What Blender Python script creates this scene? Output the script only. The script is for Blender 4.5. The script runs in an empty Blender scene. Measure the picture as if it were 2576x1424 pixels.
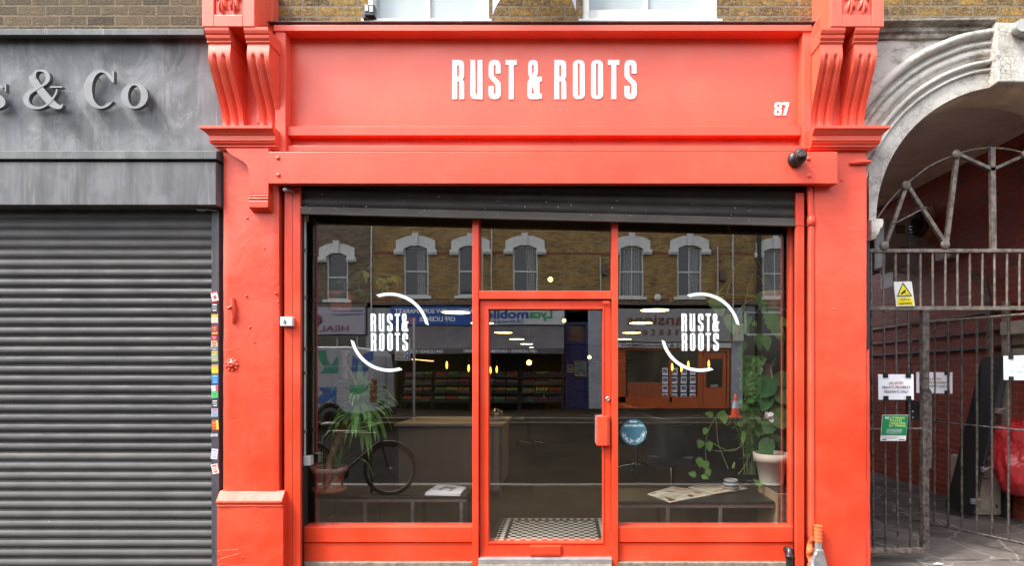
import bpy, math, random
from mathutils import Vector, Matrix, noise
R = math.radians
PI = math.pi
scene = bpy.context.scene
col = scene.collection

# ------------------------------------------------------------------ camera, sky, sun
CD = 4.5                      # metres from the lens to the shop front
cam_d = bpy.data.cameras.new("camera")
cam = bpy.data.objects.new("camera", cam_d)
col.objects.link(cam)
cam.location = (0, -CD, 1.531)
cam.rotation_euler = (R(90), 0, 0)
cam_d.sensor_width = 36
cam_d.lens = 36 * CD / (2576 / 307)
cam_d.shift_x = -132 / 2576
cam_d.shift_y = 218 / 2576
cam_d.clip_end = 500
scene.camera = cam

world = bpy.data.worlds.new("World")
scene.world = world
world.use_nodes = True
wn = world.node_tree
for n in list(wn.nodes):
    wn.nodes.remove(n)
sky = wn.nodes.new("ShaderNodeTexSky")
sky.sky_type = 'NISHITA'
sky.sun_disc = False
SUN_EL, SUN_AZ = 55, 243      # azimuth clockwise from +y
sky.sun_elevation = R(SUN_EL)
sky.sun_rotation = R(SUN_AZ)
sky.air_density = 1.0
sky.dust_density = 3.5
sky.ozone_density = 0.6
bg = wn.nodes.new("ShaderNodeBackground")
bg.inputs[1].default_value = 0.15
wo = wn.nodes.new("ShaderNodeOutputWorld")
hsv = wn.nodes.new("ShaderNodeHueSaturation")
hsv.inputs["Saturation"].default_value = 0.4      # thin high cloud: a pale sky
wn.links.new(sky.outputs[0], hsv.inputs["Color"])
wn.links.new(hsv.outputs[0], bg.inputs[0])
wn.links.new(bg.outputs[0], wo.inputs[0])
sun_d = bpy.data.lights.new("sun", 'SUN')
sun_d.energy = 1.05
sun_d.angle = R(10)
sun_d.color = (1.0, 0.95, 0.88)
sun = bpy.data.objects.new("sun", sun_d)
col.objects.link(sun)
sd = Vector((math.sin(R(SUN_AZ)) * math.cos(R(SUN_EL)), math.cos(R(SUN_AZ)) * math.cos(R(SUN_EL)), math.sin(R(SUN_EL))))
sun.rotation_euler = sd.to_track_quat('Z', 'Y').to_euler()
sun.location = (-6, -8, 14)
scene.view_settings.view_transform = 'Standard'
scene.view_settings.look = 'None'
scene.view_settings.exposure = 2.13
scene.view_settings.gamma = 1.0
scene.cycles.max_bounces = 8
scene.cycles.diffuse_bounces = 4
scene.cycles.glossy_bounces = 4
scene.cycles.transparent_max_bounces = 16
scene.cycles.caustics_reflective = False
scene.cycles.sample_clamp_indirect = 4.0
scene.cycles.use_denoising = True

# ------------------------------------------------------------------ measuring helpers
def s_(y):                    # photo pixels (2576 wide) per metre at depth y
    return 307 * CD / (CD + y)
def X(px, y=0.0):
    return (px - 1420) / s_(y)
def Z(py, y=0.0):
    return 1.531 + (930 - py) / s_(y)
G = 0.035                     # plane of the shop glass
def V(v):                     # distance behind the glass in the mirror image -> true y across the street
    return 2 * G - v

# ------------------------------------------------------------------ object helpers
def tag(o, label=None, cat=None, group=None, kind=None):
    if label: o["label"] = label
    if cat: o["category"] = cat
    if group: o["group"] = group
    if kind: o["kind"] = kind
    return o
def wloc(o):
    v = Vector((0, 0, 0))
    while o is not None:
        v += Vector(o.location)
        o = o.parent
    return v
def thing(name, label, cat, loc=(0, 0, 0), group=None):
    o = bpy.data.objects.new(name, None)
    o.empty_display_size = 0.1
    col.objects.link(o)
    o.location = loc
    return tag(o, label, cat, group)
def copy_tree(o, parent=None, loc=None, label=None, group=None):
    c = o.copy()
    col.objects.link(c)
    c.parent = parent
    if loc is not None: c.location = loc
    if label: c["label"] = label
    if group: c["group"] = group
    for ch in list(o.children):
        copy_tree(ch, c)
    return c

class MB:
    def __init__(self):
        self.v = []; self.f = []; self.m = []; self.sm = []
        self.mi = 0; self.smooth = False
    def add(self, vs, fs):
        b = len(self.v)
        self.v.extend([tuple(p) for p in vs])
        for f in fs:
            self.f.append([b + i for i in f]); self.m.append(self.mi); self.sm.append(self.smooth)
        return self
    def box(self, x0, x1, y0, y1, z0, z1):
        if x0 > x1: x0, x1 = x1, x0
        if y0 > y1: y0, y1 = y1, y0
        if z0 > z1: z0, z1 = z1, z0
        vs = [(x0, y0, z0), (x1, y0, z0), (x1, y1, z0), (x0, y1, z0), (x0, y0, z1), (x1, y0, z1), (x1, y1, z1), (x0, y1, z1)]
        return self.add(vs, [(0, 3, 2, 1), (4, 5, 6, 7), (0, 1, 5, 4), (1, 2, 6, 5), (2, 3, 7, 6), (3, 0, 4, 7)])
    def quad(self, a, b, c, d):
        return self.add([a, b, c, d], [(0, 1, 2, 3)])
    def prism_yz(self, poly, x0, x1):      # poly of (y, z), extruded along x
        n = len(poly)
        vs = [(x0, p[0], p[1]) for p in poly] + [(x1, p[0], p[1]) for p in poly]
        fs = [(i, (i + 1) % n, n + (i + 1) % n, n + i) for i in range(n)]
        fs += [tuple(range(n - 1, -1, -1)), tuple(range(n, 2 * n))]
        return self.add(vs, fs)
    def prism_xz(self, poly, y0, y1):
        n = len(poly)
        vs = [(p[0], y0, p[1]) for p in poly] + [(p[0], y1, p[1]) for p in poly]
        fs = [(i, (i + 1) % n, n + (i + 1) % n, n + i) for i in range(n)]
        fs += [tuple(range(n - 1, -1, -1)), tuple(range(n, 2 * n))]
        return self.add(vs, fs)
    def prism_xy(self, poly, z0, z1):
        n = len(poly)
        vs = [(p[0], p[1], z0) for p in poly] + [(p[0], p[1], z1) for p in poly]
        fs = [(i, (i + 1) % n, n + (i + 1) % n, n + i) for i in range(n)]
        fs += [tuple(range(n - 1, -1, -1)), tuple(range(n, 2 * n))]
        return self.add(vs, fs)
    def cyl(self, p0, p1, r0, r1=None, n=12, cap=True):
        r1 = r0 if r1 is None else r1
        return self.tube([p0, p1], [r0, r1], n, cap)
    def tube(self, path, r, n=8, cap=True):
        path = [Vector(p) for p in path]
        if not isinstance(r, (list, tuple)): r = [r] * len(path)
        up = Vector((0, 0, 1)); rings = []; prev = None
        for i, p in enumerate(path):
            a = path[max(0, i - 1)]; b = path[min(len(path) - 1, i + 1)]
            t = (b - a).normalized()
            if prev is None:
                ref = up if abs(t.z) < 0.95 else Vector((1, 0, 0))
                u = t.cross(ref).normalized()
            else:
                u = (prev - t * prev.dot(t)).normalized()
            prev = u
            w = t.cross(u)
            rings.append([p + (u * math.cos(2 * PI * k / n) + w * math.sin(2 * PI * k / n)) * r[i] for k in range(n)])
        vs = [q for g in rings for q in g]; fs = []
        for i in range(len(path) - 1):
            for k in range(n):
                k2 = (k + 1) % n
                fs.append((i * n + k, i * n + k2, (i + 1) * n + k2, (i + 1) * n + k))
        o = self.smooth; self.smooth = True
        self.add(vs, fs); self.smooth = o
        if cap:
            self.add(rings[0], [tuple(range(n - 1, -1, -1))]); self.add(rings[-1], [tuple(range(n))])
        return self
    def lathe(self, c, prof, n=24, ax='z', cap=True):      # prof of (radius, height)
        vs = []; fs = []
        for r, h in prof:
            for k in range(n):
                a = 2 * PI * k / n
                if ax == 'z': vs.append((c[0] + r * math.cos(a), c[1] + r * math.sin(a), c[2] + h))
                elif ax == 'y': vs.append((c[0] + r * math.cos(a), c[1] + h, c[2] + r * math.sin(a)))
                else: vs.append((c[0] + h, c[1] + r * math.cos(a), c[2] + r * math.sin(a)))
        for i in range(len(prof) - 1):
            for k in range(n):
                k2 = (k + 1) % n
                fs.append((i * n + k, i * n + k2, (i + 1) * n + k2, (i + 1) * n + k))
        o = self.smooth; self.smooth = True
        self.add(vs, fs); self.smooth = o
        if cap:
            m = len(prof) - 1
            if prof[0][0] > 1e-5: self.add(vs[:n], [tuple(range(n - 1, -1, -1))])
            if prof[-1][0] > 1e-5: self.add(vs[m * n:], [tuple(range(n))])
        return self
    def ball(self, c, r, n=12, sc=(1, 1, 1)):
        vs = []; fs = []; h = n // 2
        for i in range(h + 1):
            t = PI * i / h
            for k in range(n):
                a = 2 * PI * k / n
                vs.append((c[0] + r * sc[0] * math.sin(t) * math.cos(a), c[1] + r * sc[1] * math.sin(t) * math.sin(a), c[2] + r * sc[2] * math.cos(t)))
        for i in range(h):
            for k in range(n):
                k2 = (k + 1) % n
                fs.append((i * n + k, (i + 1) * n + k, (i + 1) * n + k2, i * n + k2))
        o = self.smooth; self.smooth = True
        self.add(vs, fs); self.smooth = o
        return self
    def grid(self, fn, nu, nv):
        vs = [fn(i / nu, j / nv) for j in range(nv + 1) for i in range(nu + 1)]
        fs = [(j * (nu + 1) + i, j * (nu + 1) + i + 1, (j + 1) * (nu + 1) + i + 1, (j + 1) * (nu + 1) + i) for j in range(nv) for i in range(nu)]
        o = self.smooth; self.smooth = True
        self.add(vs, fs); self.smooth = o
        return self
    def frame(self, x0, x1, z0, z1, w, y0, y1, wb=None, wt=None):
        wb = w if wb is None else wb; wt = w if wt is None else wt
        self.box(x0, x0 + w, y0, y1, z0, z1); self.box(x1 - w, x1, y0, y1, z0, z1)
        self.box(x0 + w, x1 - w, y0, y1, z0, z0 + wb); self.box(x0 + w, x1 - w, y0, y1, z1 - wt, z1)
        return self
    def shape(self, loops, place, depth=0.0):             # filled 2D loops with holes; place(u, v, w) -> point
        cu = bpy.data.curves.new("tmp", 'CURVE'); cu.dimensions = '2D'; cu.fill_mode = 'BOTH'
        cu.extrude = depth / 2
        for lp in loops:
            sp = cu.splines.new('POLY'); sp.points.add(len(lp) - 1); sp.use_cyclic_u = True
            for i, p in enumerate(lp): sp.points[i].co = (p[0], p[1], 0, 1)
        return self._curve(cu, place)
    def _curve(self, cu, place):
        ob = bpy.data.objects.new("tmp", cu)
        me = bpy.data.meshes.new_from_object(ob)
        vs = [place(p.co.x, p.co.y, p.co.z) for p in me.vertices]
        self.add(vs, [tuple(f.vertices) for f in me.polygons])
        bpy.data.objects.remove(ob); bpy.data.curves.remove(cu); bpy.data.meshes.remove(me)
        return self
    def text(self, s, x0, x1, z0, z1, y, face=-1, bold=0.0, depth=0.002, place=None, space=1.0):
        # written on a wall: face -1 is read looking to +y, face +1 is read looking to -y (x0 is then the reader's left)
        cu = bpy.data.curves.new("tmp", 'FONT'); cu.body = s; cu.size = 1.0; cu.offset = bold; cu.resolution_u = 3
        cu.extrude = depth / 2; cu.space_character = space
        ob = bpy.data.objects.new("tmp", cu)
        me = bpy.data.meshes.new_from_object(ob)
        co = [p.co.copy() for p in me.vertices]
        if co:
            a = min(c.x for c in co); b = max(c.x for c in co); lo = min(c.y for c in co); hi = max(c.y for c in co)
            vs = []
            for c in co:
                u = (c.x - a) / (b - a); w = (c.y - lo) / max(hi - lo, 1e-6)
                if place: vs.append(place(u, w, c.z))
                else: vs.append((x0 + (x1 - x0) * u, y + c.z, z0 + (z1 - z0) * w))
            self.add(vs, [tuple(f.vertices) for f in me.polygons])
        bpy.data.objects.remove(ob); bpy.data.curves.remove(cu); bpy.data.meshes.remove(me)
        return self
    def build(self, name, mat, parent=None, bevel=0.0, origin=None, label=None, cat=None, group=None, kind=None, seg=2):
        me = bpy.data.meshes.new(name)
        if parent is not None: o0 = wloc(parent)
        elif origin is not None: o0 = Vector(origin)
        elif kind == 'structure' or not self.v: o0 = Vector((0, 0, 0))
        else:
            xs = [p[0] for p in self.v]; ys = [p[1] for p in self.v]; zs = [p[2] for p in self.v]
            o0 = Vector(((min(xs) + max(xs)) / 2, (min(ys) + max(ys)) / 2, min(zs)))
        me.from_pydata([(p[0] - o0.x, p[1] - o0.y, p[2] - o0.z) for p in self.v], [], self.f)
        for m_ in (mat if isinstance(mat, (list, tuple)) else [mat]): me.materials.append(m_)
        me.polygons.foreach_set("material_index", self.m)
        me.polygons.foreach_set("use_smooth", self.sm)
        me.update()
        o = bpy.data.objects.new(name, me)
        col.objects.link(o)
        if parent is not None: o.parent = parent
        else: o.location = o0
        if bevel:
            b = o.modifiers.new("bevel", 'BEVEL'); b.width = bevel; b.segments = seg; b.limit_method = 'ANGLE'; b.angle_limit = R(40)
            b.harden_normals = False
        return tag(o, label, cat, group, kind)

# ------------------------------------------------------------------ materials
def c(r, g, b, k=0.8):
    def f(v):
        v /= 255
        return (v / 12.92 if v <= 0.04045 else ((v + 0.055) / 1.055) ** 2.4) * k
    return (f(r), f(g), f(b), 1)
class NT:
    def __init__(self, name):
        self.mat = bpy.data.materials.new(name); self.mat.use_nodes = True
        self.t = self.mat.node_tree
        self.bs = self.t.nodes["Principled BSDF"]
        self.tc = self.t.nodes.new("ShaderNodeTexCoord").outputs["Object"]
    def n(self, typ, ins=None, **kw):
        nd = self.t.nodes.new("ShaderNode" + typ)
        for k, v in kw.items(): setattr(nd, k, v)
        for k, v in (ins or {}).items():
            if hasattr(v, "links") or isinstance(v, bpy.types.NodeSocket): self.t.links.new(v, nd.inputs[k])
            else: nd.inputs[k].default_value = v
        return nd
    def mapc(self, sc=(1, 1, 1), rot=(0, 0, 0), loc=(0, 0, 0)):
        return self.n("Mapping", {"Vector": self.tc, "Scale": sc, "Rotation": rot, "Location": loc}).outputs[0]
    def noise(self, scale, vec=None, detail=4, rough=0.55, dist=0.0):
        return self.n("TexNoise", {"Vector": vec or self.tc, "Scale": scale, "Detail": detail, "Roughness": rough, "Distortion": dist}).outputs["Fac"]
    def ramp(self, fac, stops):
        nd = self.n("ValToRGB", {"Fac": fac}); e = nd.color_ramp.elements
        while len(e) < len(stops): e.new(0.5)
        for i, (p, v) in enumerate(stops):
            e[i].position = p; e[i].color = v if isinstance(v, tuple) else (v, v, v, 1)
        return nd.outputs[0]
    def mix(self, fac, a, b, mode='MIX'):
        nd = self.t.nodes.new("ShaderNodeMix"); nd.data_type = 'RGBA'; nd.blend_type = mode; nd.clamp_factor = True
        for k, v in ((0, fac), (6, a), (7, b)):
            if isinstance(v, bpy.types.NodeSocket): self.t.links.new(v, nd.inputs[k])
            else: nd.inputs[k].default_value = v
        return nd.outputs[2]
    def math(self, op, a, b=0.0, cc=None):
        nd = self.t.nodes.new("ShaderNodeMath"); nd.operation = op
        for k, v in ((0, a), (1, b), (2, cc)):
            if v is None: continue
            if isinstance(v, bpy.types.NodeSocket): self.t.links.new(v, nd.inputs[k])
            else: nd.inputs[k].default_value = v
        return nd.outputs[0]
    def bump(self, h, strength=0.3, dist=0.01, normal=None):
        ins = {"Height": h, "Strength": strength, "Distance": dist}
        if normal is not None: ins["Normal"] = normal
        return self.n("Bump", ins).outputs[0]
    def set(self, **kw):
        names = dict(color="Base Color", rough="Roughness", metal="Metallic", normal="Normal", spec="Specular IOR Level", coat="Coat Weight", coat_rough="Coat Roughness", emit="Emission Color", emit_s="Emission Strength", alpha="Alpha", trans="Transmission Weight")
        for k, v in kw.items():
            i = self.bs.inputs[names[k]]
            if isinstance(v, bpy.types.NodeSocket): self.t.links.new(v, i)
            else: i.default_value = v
        return self
def plain(name, color, rough=0.6, metal=0.0, var=0.15, scale=9, bump=0.0, bscale=60, bdist=0.004, emit=None, spec=0.5, coat=0.0):
    m = NT(name)
    base = color
    if var:
        k1 = tuple(x * (1 - var) for x in color[:3]) + (1,); k2 = tuple(min(1, x * (1 + var)) for x in color[:3]) + (1,)
        base = m.ramp(m.noise(scale), [(0.3, k1), (0.7, k2)])
    m.set(color=base, rough=rough, metal=metal, spec=spec, coat=coat)
    if bump: m.set(normal=m.bump(m.noise(bscale), bump, bdist))
    if emit: m.set(emit=emit[0], emit_s=emit[1])
    return m.mat
RED = (0.72, 0.052, 0.022, 1)
def red_paint(name, bump=0.25, lumps=0.0, rough=0.36, grain=False, cracks=False, sky_sheen=None):
    m = NT(name)
    n1 = m.noise(2.2, detail=5)
    base = m.ramp(n1, [(0.28, (0.66, 0.04, 0.012, 1)), (0.5, (0.73, 0.058, 0.02, 1)), (0.74, (0.8, 0.085, 0.036, 1))])
    stv = m.ramp(m.noise(1.0, m.mapc((16, 4, 1.3)), detail=5), [(0.5, 0.0), (0.72, 1.0)])
    base = m.mix(m.math('MULTIPLY', stv, 0.16), base, (0.5, 0.03, 0.014, 1))
    cps = m.ramp(m.noise(48, detail=3, rough=0.6), [(0.735, 0.0), (0.75, 1.0)])
    base = m.mix(m.math('MULTIPLY', cps, 0.35), base, (0.85, 0.32, 0.22, 1))
    dirt = m.ramp(m.noise(14, detail=8, rough=0.7), [(0.62, 0.0), (0.78, 1.0)])
    base = m.mix(m.math('MULTIPLY', dirt, 0.22), base, (0.35, 0.03, 0.018, 1))
    if sky_sheen:      # sky sheen put into the colour: pinker towards the top of the front
        z = m.n("SeparateXYZ", {0: m.tc}).outputs[2]
        f = m.n("MapRange", {0: z, 1: sky_sheen[0], 2: sky_sheen[1], 3: 0.0, 4: sky_sheen[2]}).outputs[0]
        base = m.mix(f, base, (0.86, 0.2, 0.13, 1))
    fine = m.noise(120, detail=3)
    h = m.math('MULTIPLY', fine, 0.15)
    if lumps:
        h = m.math('ADD', h, m.math('MULTIPLY', m.noise(7, detail=6, rough=0.6, dist=0.8), lumps))
        sp = m.n("TexVoronoi", {"Vector": m.tc, "Scale": 5.0, "Randomness": 1.0}).outputs["Distance"]
        h = m.math('ADD', h, m.ramp(sp, [(0.0, 1.2), (0.05, 0.0)]))
    if grain:
        h = m.math('ADD', h, m.math('MULTIPLY', m.noise(1.0, m.mapc((3, 3, 130)), detail=3), 0.22))
    nrm = m.bump(h, bump, 0.012)
    if cracks:
        v = m.n("TexVoronoi", {"Vector": m.mapc((1, 1, 2.4)), "Scale": 5.0}, feature='DISTANCE_TO_EDGE').outputs[0]
        cr = m.ramp(v, [(0.0, 1.0), (0.018, 0.0)])
        low = m.n("MapRange", {0: m.n("SeparateXYZ", {0: m.tc}).outputs[2], 1: 0.38, 2: 0.18}).outputs[0]
        msk = m.math('MULTIPLY', m.math('MULTIPLY', cr, low), m.ramp(m.noise(4.0), [(0.5, 0.0), (0.6, 1.0)]))
        base = m.mix(m.math('MULTIPLY', msk, 0.7), base, (0.22, 0.035, 0.02, 1))
        nrm = m.bump(m.math('SUBTRACT', 1.0, msk), 0.6, 0.01, nrm)
    m.set(color=base, rough=m.ramp(m.noise(5), [(0.3, rough - 0.06), (0.7, rough + 0.12)]), normal=nrm, spec=0.5)
    return m.mat
def brick(name, cols, mortar, scale=1.0, bw=0.225, bh=0.083, ms=0.009, dirt=0.4, bump=0.8, axis='y', soot=0.0, varn=0.9):
    m = NT(name)
    sx = m.n("SeparateXYZ", {0: m.tc})
    wob = m.math('ADD', m.math('MULTIPLY', m.math('SUBTRACT', m.noise(3.0), 0.5), 0.012), m.math('MULTIPLY', m.math('SUBTRACT', m.noise(28.0, detail=3), 0.5), 0.012))
    u = sx.outputs[0] if axis == 'y' else sx.outputs[1]
    vv = m.math('ADD', sx.outputs[2], wob)
    vec = m.n("CombineXYZ", {0: u, 1: vv, 2: 0.0}).outputs[0]
    b = m.n("TexBrick", {"Vector": vec, "Scale": 1.0, "Color1": (0, 0, 0, 1), "Color2": (1, 1, 1, 1), "Mortar": (0.5, 0.5, 0.5, 1), "Mortar Size": ms, "Mortar Smooth": 0.25, "Bias": 0.0, "Brick Width": bw, "Row Height": bh})
    b.offset = 0.5
    n = len(cols)
    per = m.ramp(m.mix(0.25, b.outputs[0], m.noise(2.0, detail=2)), [(0.12 + 0.76 * i / (n - 1), cc_) for i, cc_ in enumerate(cols)])
    spots = m.ramp(m.noise(26, detail=8, rough=0.75), [(0.42, 1.0), (0.7, 0.0)])
    per = m.mix(m.math('MULTIPLY', spots, dirt), per, (0.045, 0.036, 0.026, 1))
    per = m.mix(m.math('MULTIPLY', m.ramp(m.noise(70, detail=4, rough=0.8), [(0.5, 0.0), (0.62, 1.0)]), 0.45), per, tuple(min(1, x * 1.7) for x in cols[-2][:3]) + (1,))
    mcol = m.ramp(m.noise(18, detail=5), [(0.3, tuple(x * 0.6 for x in mortar[:3]) + (1,)), (0.7, mortar)])
    base = m.mix(b.outputs[1], per, mcol)
    if soot:
        base = m.mix(m.math('MULTIPLY', m.ramp(m.noise(1.1, detail=6), [(0.45, 0.0), (0.65, 1.0)]), soot), base, (0.03, 0.026, 0.022, 1))
    h = m.math('SUBTRACT', m.math('MULTIPLY', m.noise(45, detail=6, rough=0.7), 0.6), m.math('MULTIPLY', b.outputs[1], 0.9))
    m.set(color=base, rough=varn, normal=m.bump(h, bump, 0.014), spec=0.25)
    return m.mat

M = {}
M['red'] = red_paint("red_gloss_paint")
M['red_board'] = red_paint("red_board_paint", bump=0.08, rough=0.33, sky_sheen=(2.9, 4.3, 0.5))
M['red_wood'] = red_paint("red_painted_timber", bump=0.3, grain=True, rough=0.38, sky_sheen=(2.6, 4.3, 0.4))
M['red_plaster'] = red_paint("red_painted_render", bump=0.55, lumps=0.8, rough=0.4, cracks=True, sky_sheen=(1.2, 4.0, 0.3))
M['red_moulding'] = red_paint("red_painted_moulding", bump=0.3, lumps=0.25, rough=0.34, sky_sheen=(2.6, 4.6, 0.45))
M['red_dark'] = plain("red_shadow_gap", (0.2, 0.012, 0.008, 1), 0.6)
M['white_vinyl'] = plain("white_vinyl", (0.8, 0.81, 0.81, 1), 0.45, var=0.02)
M['decal'] = plain("white_window_vinyl", (0.75, 0.82, 0.84, 1), 0.5, var=0.02)
M['black'] = plain("black_paint", (0.012, 0.012, 0.014, 1), 0.55, var=0.3)
M['black_gloss'] = plain("black_plastic", (0.018, 0.018, 0.02, 1), 0.25, var=0.1)
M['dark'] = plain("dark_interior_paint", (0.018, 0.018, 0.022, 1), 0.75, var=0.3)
M['white_paint'] = plain("old_white_paint", (0.62, 0.61, 0.58, 1), 0.45, var=0.1, bump=0.3)
M['white_plastic'] = plain("white_plastic", (0.72, 0.71, 0.67, 1), 0.35, var=0.05)
M['grey_plastic'] = plain("grey_plastic", (0.42, 0.42, 0.4, 1), 0.4, var=0.1)
M['steel'] = plain("brushed_steel", (0.45, 0.45, 0.45, 1), 0.35, 0.9, var=0.15)
M['chrome'] = plain("chrome", (0.7, 0.7, 0.7, 1), 0.12, 1.0, var=0.0)
M['galv'] = plain("galvanised_steel", (0.42, 0.43, 0.43, 1), 0.4, 0.7, var=0.35, scale=18)
M['iron'] = plain("worn_iron", (0.17, 0.14, 0.115, 1), 0.55, 0.35, var=0.6, scale=22, bump=0.5, bscale=80)
M['iron_dark'] = plain("rusted_black_iron", (0.07, 0.058, 0.052, 1), 0.55, 0.3, var=0.9, scale=30, bump=0.5, bscale=80)
M['tube_steel'] = plain("raw_steel_tube", (0.19, 0.19, 0.185, 1), 0.42, 0.6, var=0.3, scale=14)
M['bench'] = plain("dark_slate_top", (0.013, 0.0135, 0.015, 1), 0.38, var=0.35, scale=6)
M['magenta'] = plain("burgundy_ink", (0.16, 0.02, 0.09, 1), 0.5)
M['curtain'] = plain("pale_blind_cloth", (0.55, 0.6, 0.62, 1), 0.8, var=0.08, scale=3)
M['net'] = plain("pale_net_curtain", (0.3, 0.3, 0.29, 1), 0.9, var=0.3, scale=12)
M['lavender'] = plain("lavender_cloth", (0.5, 0.5, 0.66, 1), 0.7, var=0.1)
M['wood'] = plain("pale_ply_edge", (0.36, 0.25, 0.15, 1), 0.6, var=0.2)
M['wood_dark'] = plain("weathered_wood_block", (0.12, 0.085, 0.06, 1), 0.65, var=0.6, scale=12, bump=0.3)
M['orange'] = plain("orange_frame_paint", (0.42, 0.075, 0.012, 1), 0.4, var=0.15)
M['stone'] = plain("dirty_stone_threshold", (0.2, 0.165, 0.125, 1), 0.8, var=0.35, scale=25, bump=0.4)
M['alu'] = plain("aluminium_threshold", (0.62, 0.63, 0.64, 1), 0.35, 0.7, var=0.2)
M['soil'] = plain("potting_soil", (0.05, 0.033, 0.022, 1), 0.95, var=0.4, scale=60, bump=0.8)
M['paper'] = plain("white_paper", (0.78, 0.79, 0.84, 1), 0.7, var=0.03, scale=4)
M['bag'] = NT("red_plastic_bag").mat
bs = M['bag'].node_tree.nodes["Principled BSDF"]
bs.inputs["Base Color"].default_value = (0.4, 0.022, 0.028, 1); bs.inputs["Roughness"].default_value = 0.32

def glass(name, refl, tint=(0.86, 0.87, 0.86, 1)):
    m = bpy.data.materials.new(name); m.use_nodes = True; t = m.node_tree
    for n in list(t.nodes): t.nodes.remove(n)
    o = t.nodes.new("ShaderNodeOutputMaterial"); mx = t.nodes.new("ShaderNodeMixShader")
    tr = t.nodes.new("ShaderNodeBsdfTransparent"); gl = t.nodes.new("ShaderNodeBsdfGlossy")
    tr.inputs[0].default_value = tint; gl.inputs[0].default_value = (1, 0.98, 0.95, 1); gl.inputs["Roughness"].default_value = 0.0
    mx.inputs[0].default_value = refl
    if refl > 0.05:
        tcn = t.nodes.new("ShaderNodeTexCoord"); nz = t.nodes.new("ShaderNodeTexNoise"); bp = t.nodes.new("ShaderNodeBump")
        nz.inputs["Scale"].default_value = 1.7; nz.inputs["Detail"].default_value = 1.0
        bp.inputs["Strength"].default_value = 0.13; bp.inputs["Distance"].default_value = 0.004
        t.links.new(tcn.outputs["Object"], nz.inputs["Vector"]); t.links.new(nz.outputs["Fac"], bp.inputs["Height"]); t.links.new(bp.outputs[0], gl.inputs["Normal"])
    t.links.new(tr.outputs[0], mx.inputs[1]); t.links.new(gl.outputs[0], mx.inputs[2]); t.links.new(mx.outputs[0], o.inputs[0])
    return m
M['glass'] = glass("shop_window_glass", 0.34, (0.97, 0.97, 0.96, 1))
M['clear'] = glass("glass_back_face", 0.0, (0.97, 0.98, 0.97, 1))
M['glass_dark'] = plain("dark_window_glass", (0.012, 0.014, 0.016, 1), 0.05, var=0.2, spec=0.8)
M['glass_pale'] = plain("glass_over_pale_blind", (0.38, 0.42, 0.43, 1), 0.12, var=0.06, scale=3)

def leafmat(name, a, b, rough=0.35, scale=12):
    m = NT(name)
    geo = m.n("ObjectInfo").outputs["Random"]
    base = m.ramp(m.noise(scale, detail=3), [(0.3, a), (0.7, b)])
    m.set(color=base, rough=rough, spec=0.5)
    tr = m.n("BsdfTranslucent", {"Color": tuple(min(1, x * 1.6) for x in b[:3]) + (1,)})
    mx = m.n("MixShader", {0: 0.2, 1: m.bs.outputs[0], 2: tr.outputs[0]})
    m.t.links.new(mx.outputs[0], m.t.nodes["Material Output"].inputs[0])
    return m.mat
M['leaf'] = leafmat("green_leaf", (0.08, 0.21, 0.04, 1), (0.2, 0.4, 0.09, 1))
M['leaf_yucca'] = leafmat("yucca_leaf", (0.1, 0.32, 0.05, 1), (0.34, 0.62, 0.17, 1))
M['leaf_rubber'] = leafmat("rubber_plant_leaf", (0.045, 0.14, 0.05, 1), (0.12, 0.27, 0.11, 1), 0.2)
M['leaf_yellow'] = leafmat("yellow_green_leaf", (0.3, 0.45, 0.06, 1), (0.65, 0.72, 0.18, 1))
M['leaf_dark'] = leafmat("dark_leaf", (0.05, 0.13, 0.04, 1), (0.1, 0.22, 0.08, 1))
M['stem'] = plain("green_stem", (0.2, 0.25, 0.09, 1), 0.6)
M['bark'] = plain("brown_bark", (0.5, 0.32, 0.17, 1), 0.8, var=0.5, scale=30, bump=0.6)

def terracotta(name, a, b, w):
    m = NT(name)
    base = m.ramp(m.noise(9, detail=6), [(0.3, a), (0.7, b)])
    bloom = m.ramp(m.noise(7, m.mapc((1, 1, 1), loc=(3, 1, 4)), detail=8, rough=0.7, dist=0.6), [(0.46, 0.0), (0.62, 1.0)])
    base = m.mix(m.math('MULTIPLY', bloom, w), base, (0.7, 0.62, 0.55, 1))
    m.set(color=base, rough=0.85, normal=m.bump(m.noise(70), 0.3, 0.004))
    return m.mat
M['terracotta'] = terracotta("stained_terracotta", (0.48, 0.15, 0.07, 1), (0.62, 0.24, 0.12, 1), 0.8)
M['saucer'] = terracotta("orange_terracotta", (0.6, 0.17, 0.06, 1), (0.7, 0.24, 0.09, 1), 0.1)
M['pale_clay'] = terracotta("pale_clay", (0.55, 0.46, 0.38, 1), (0.68, 0.58, 0.49, 1), 0.3)
M['tan_clay'] = terracotta("tan_clay", (0.5, 0.3, 0.18, 1), (0.58, 0.36, 0.23, 1), 0.1)

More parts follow.
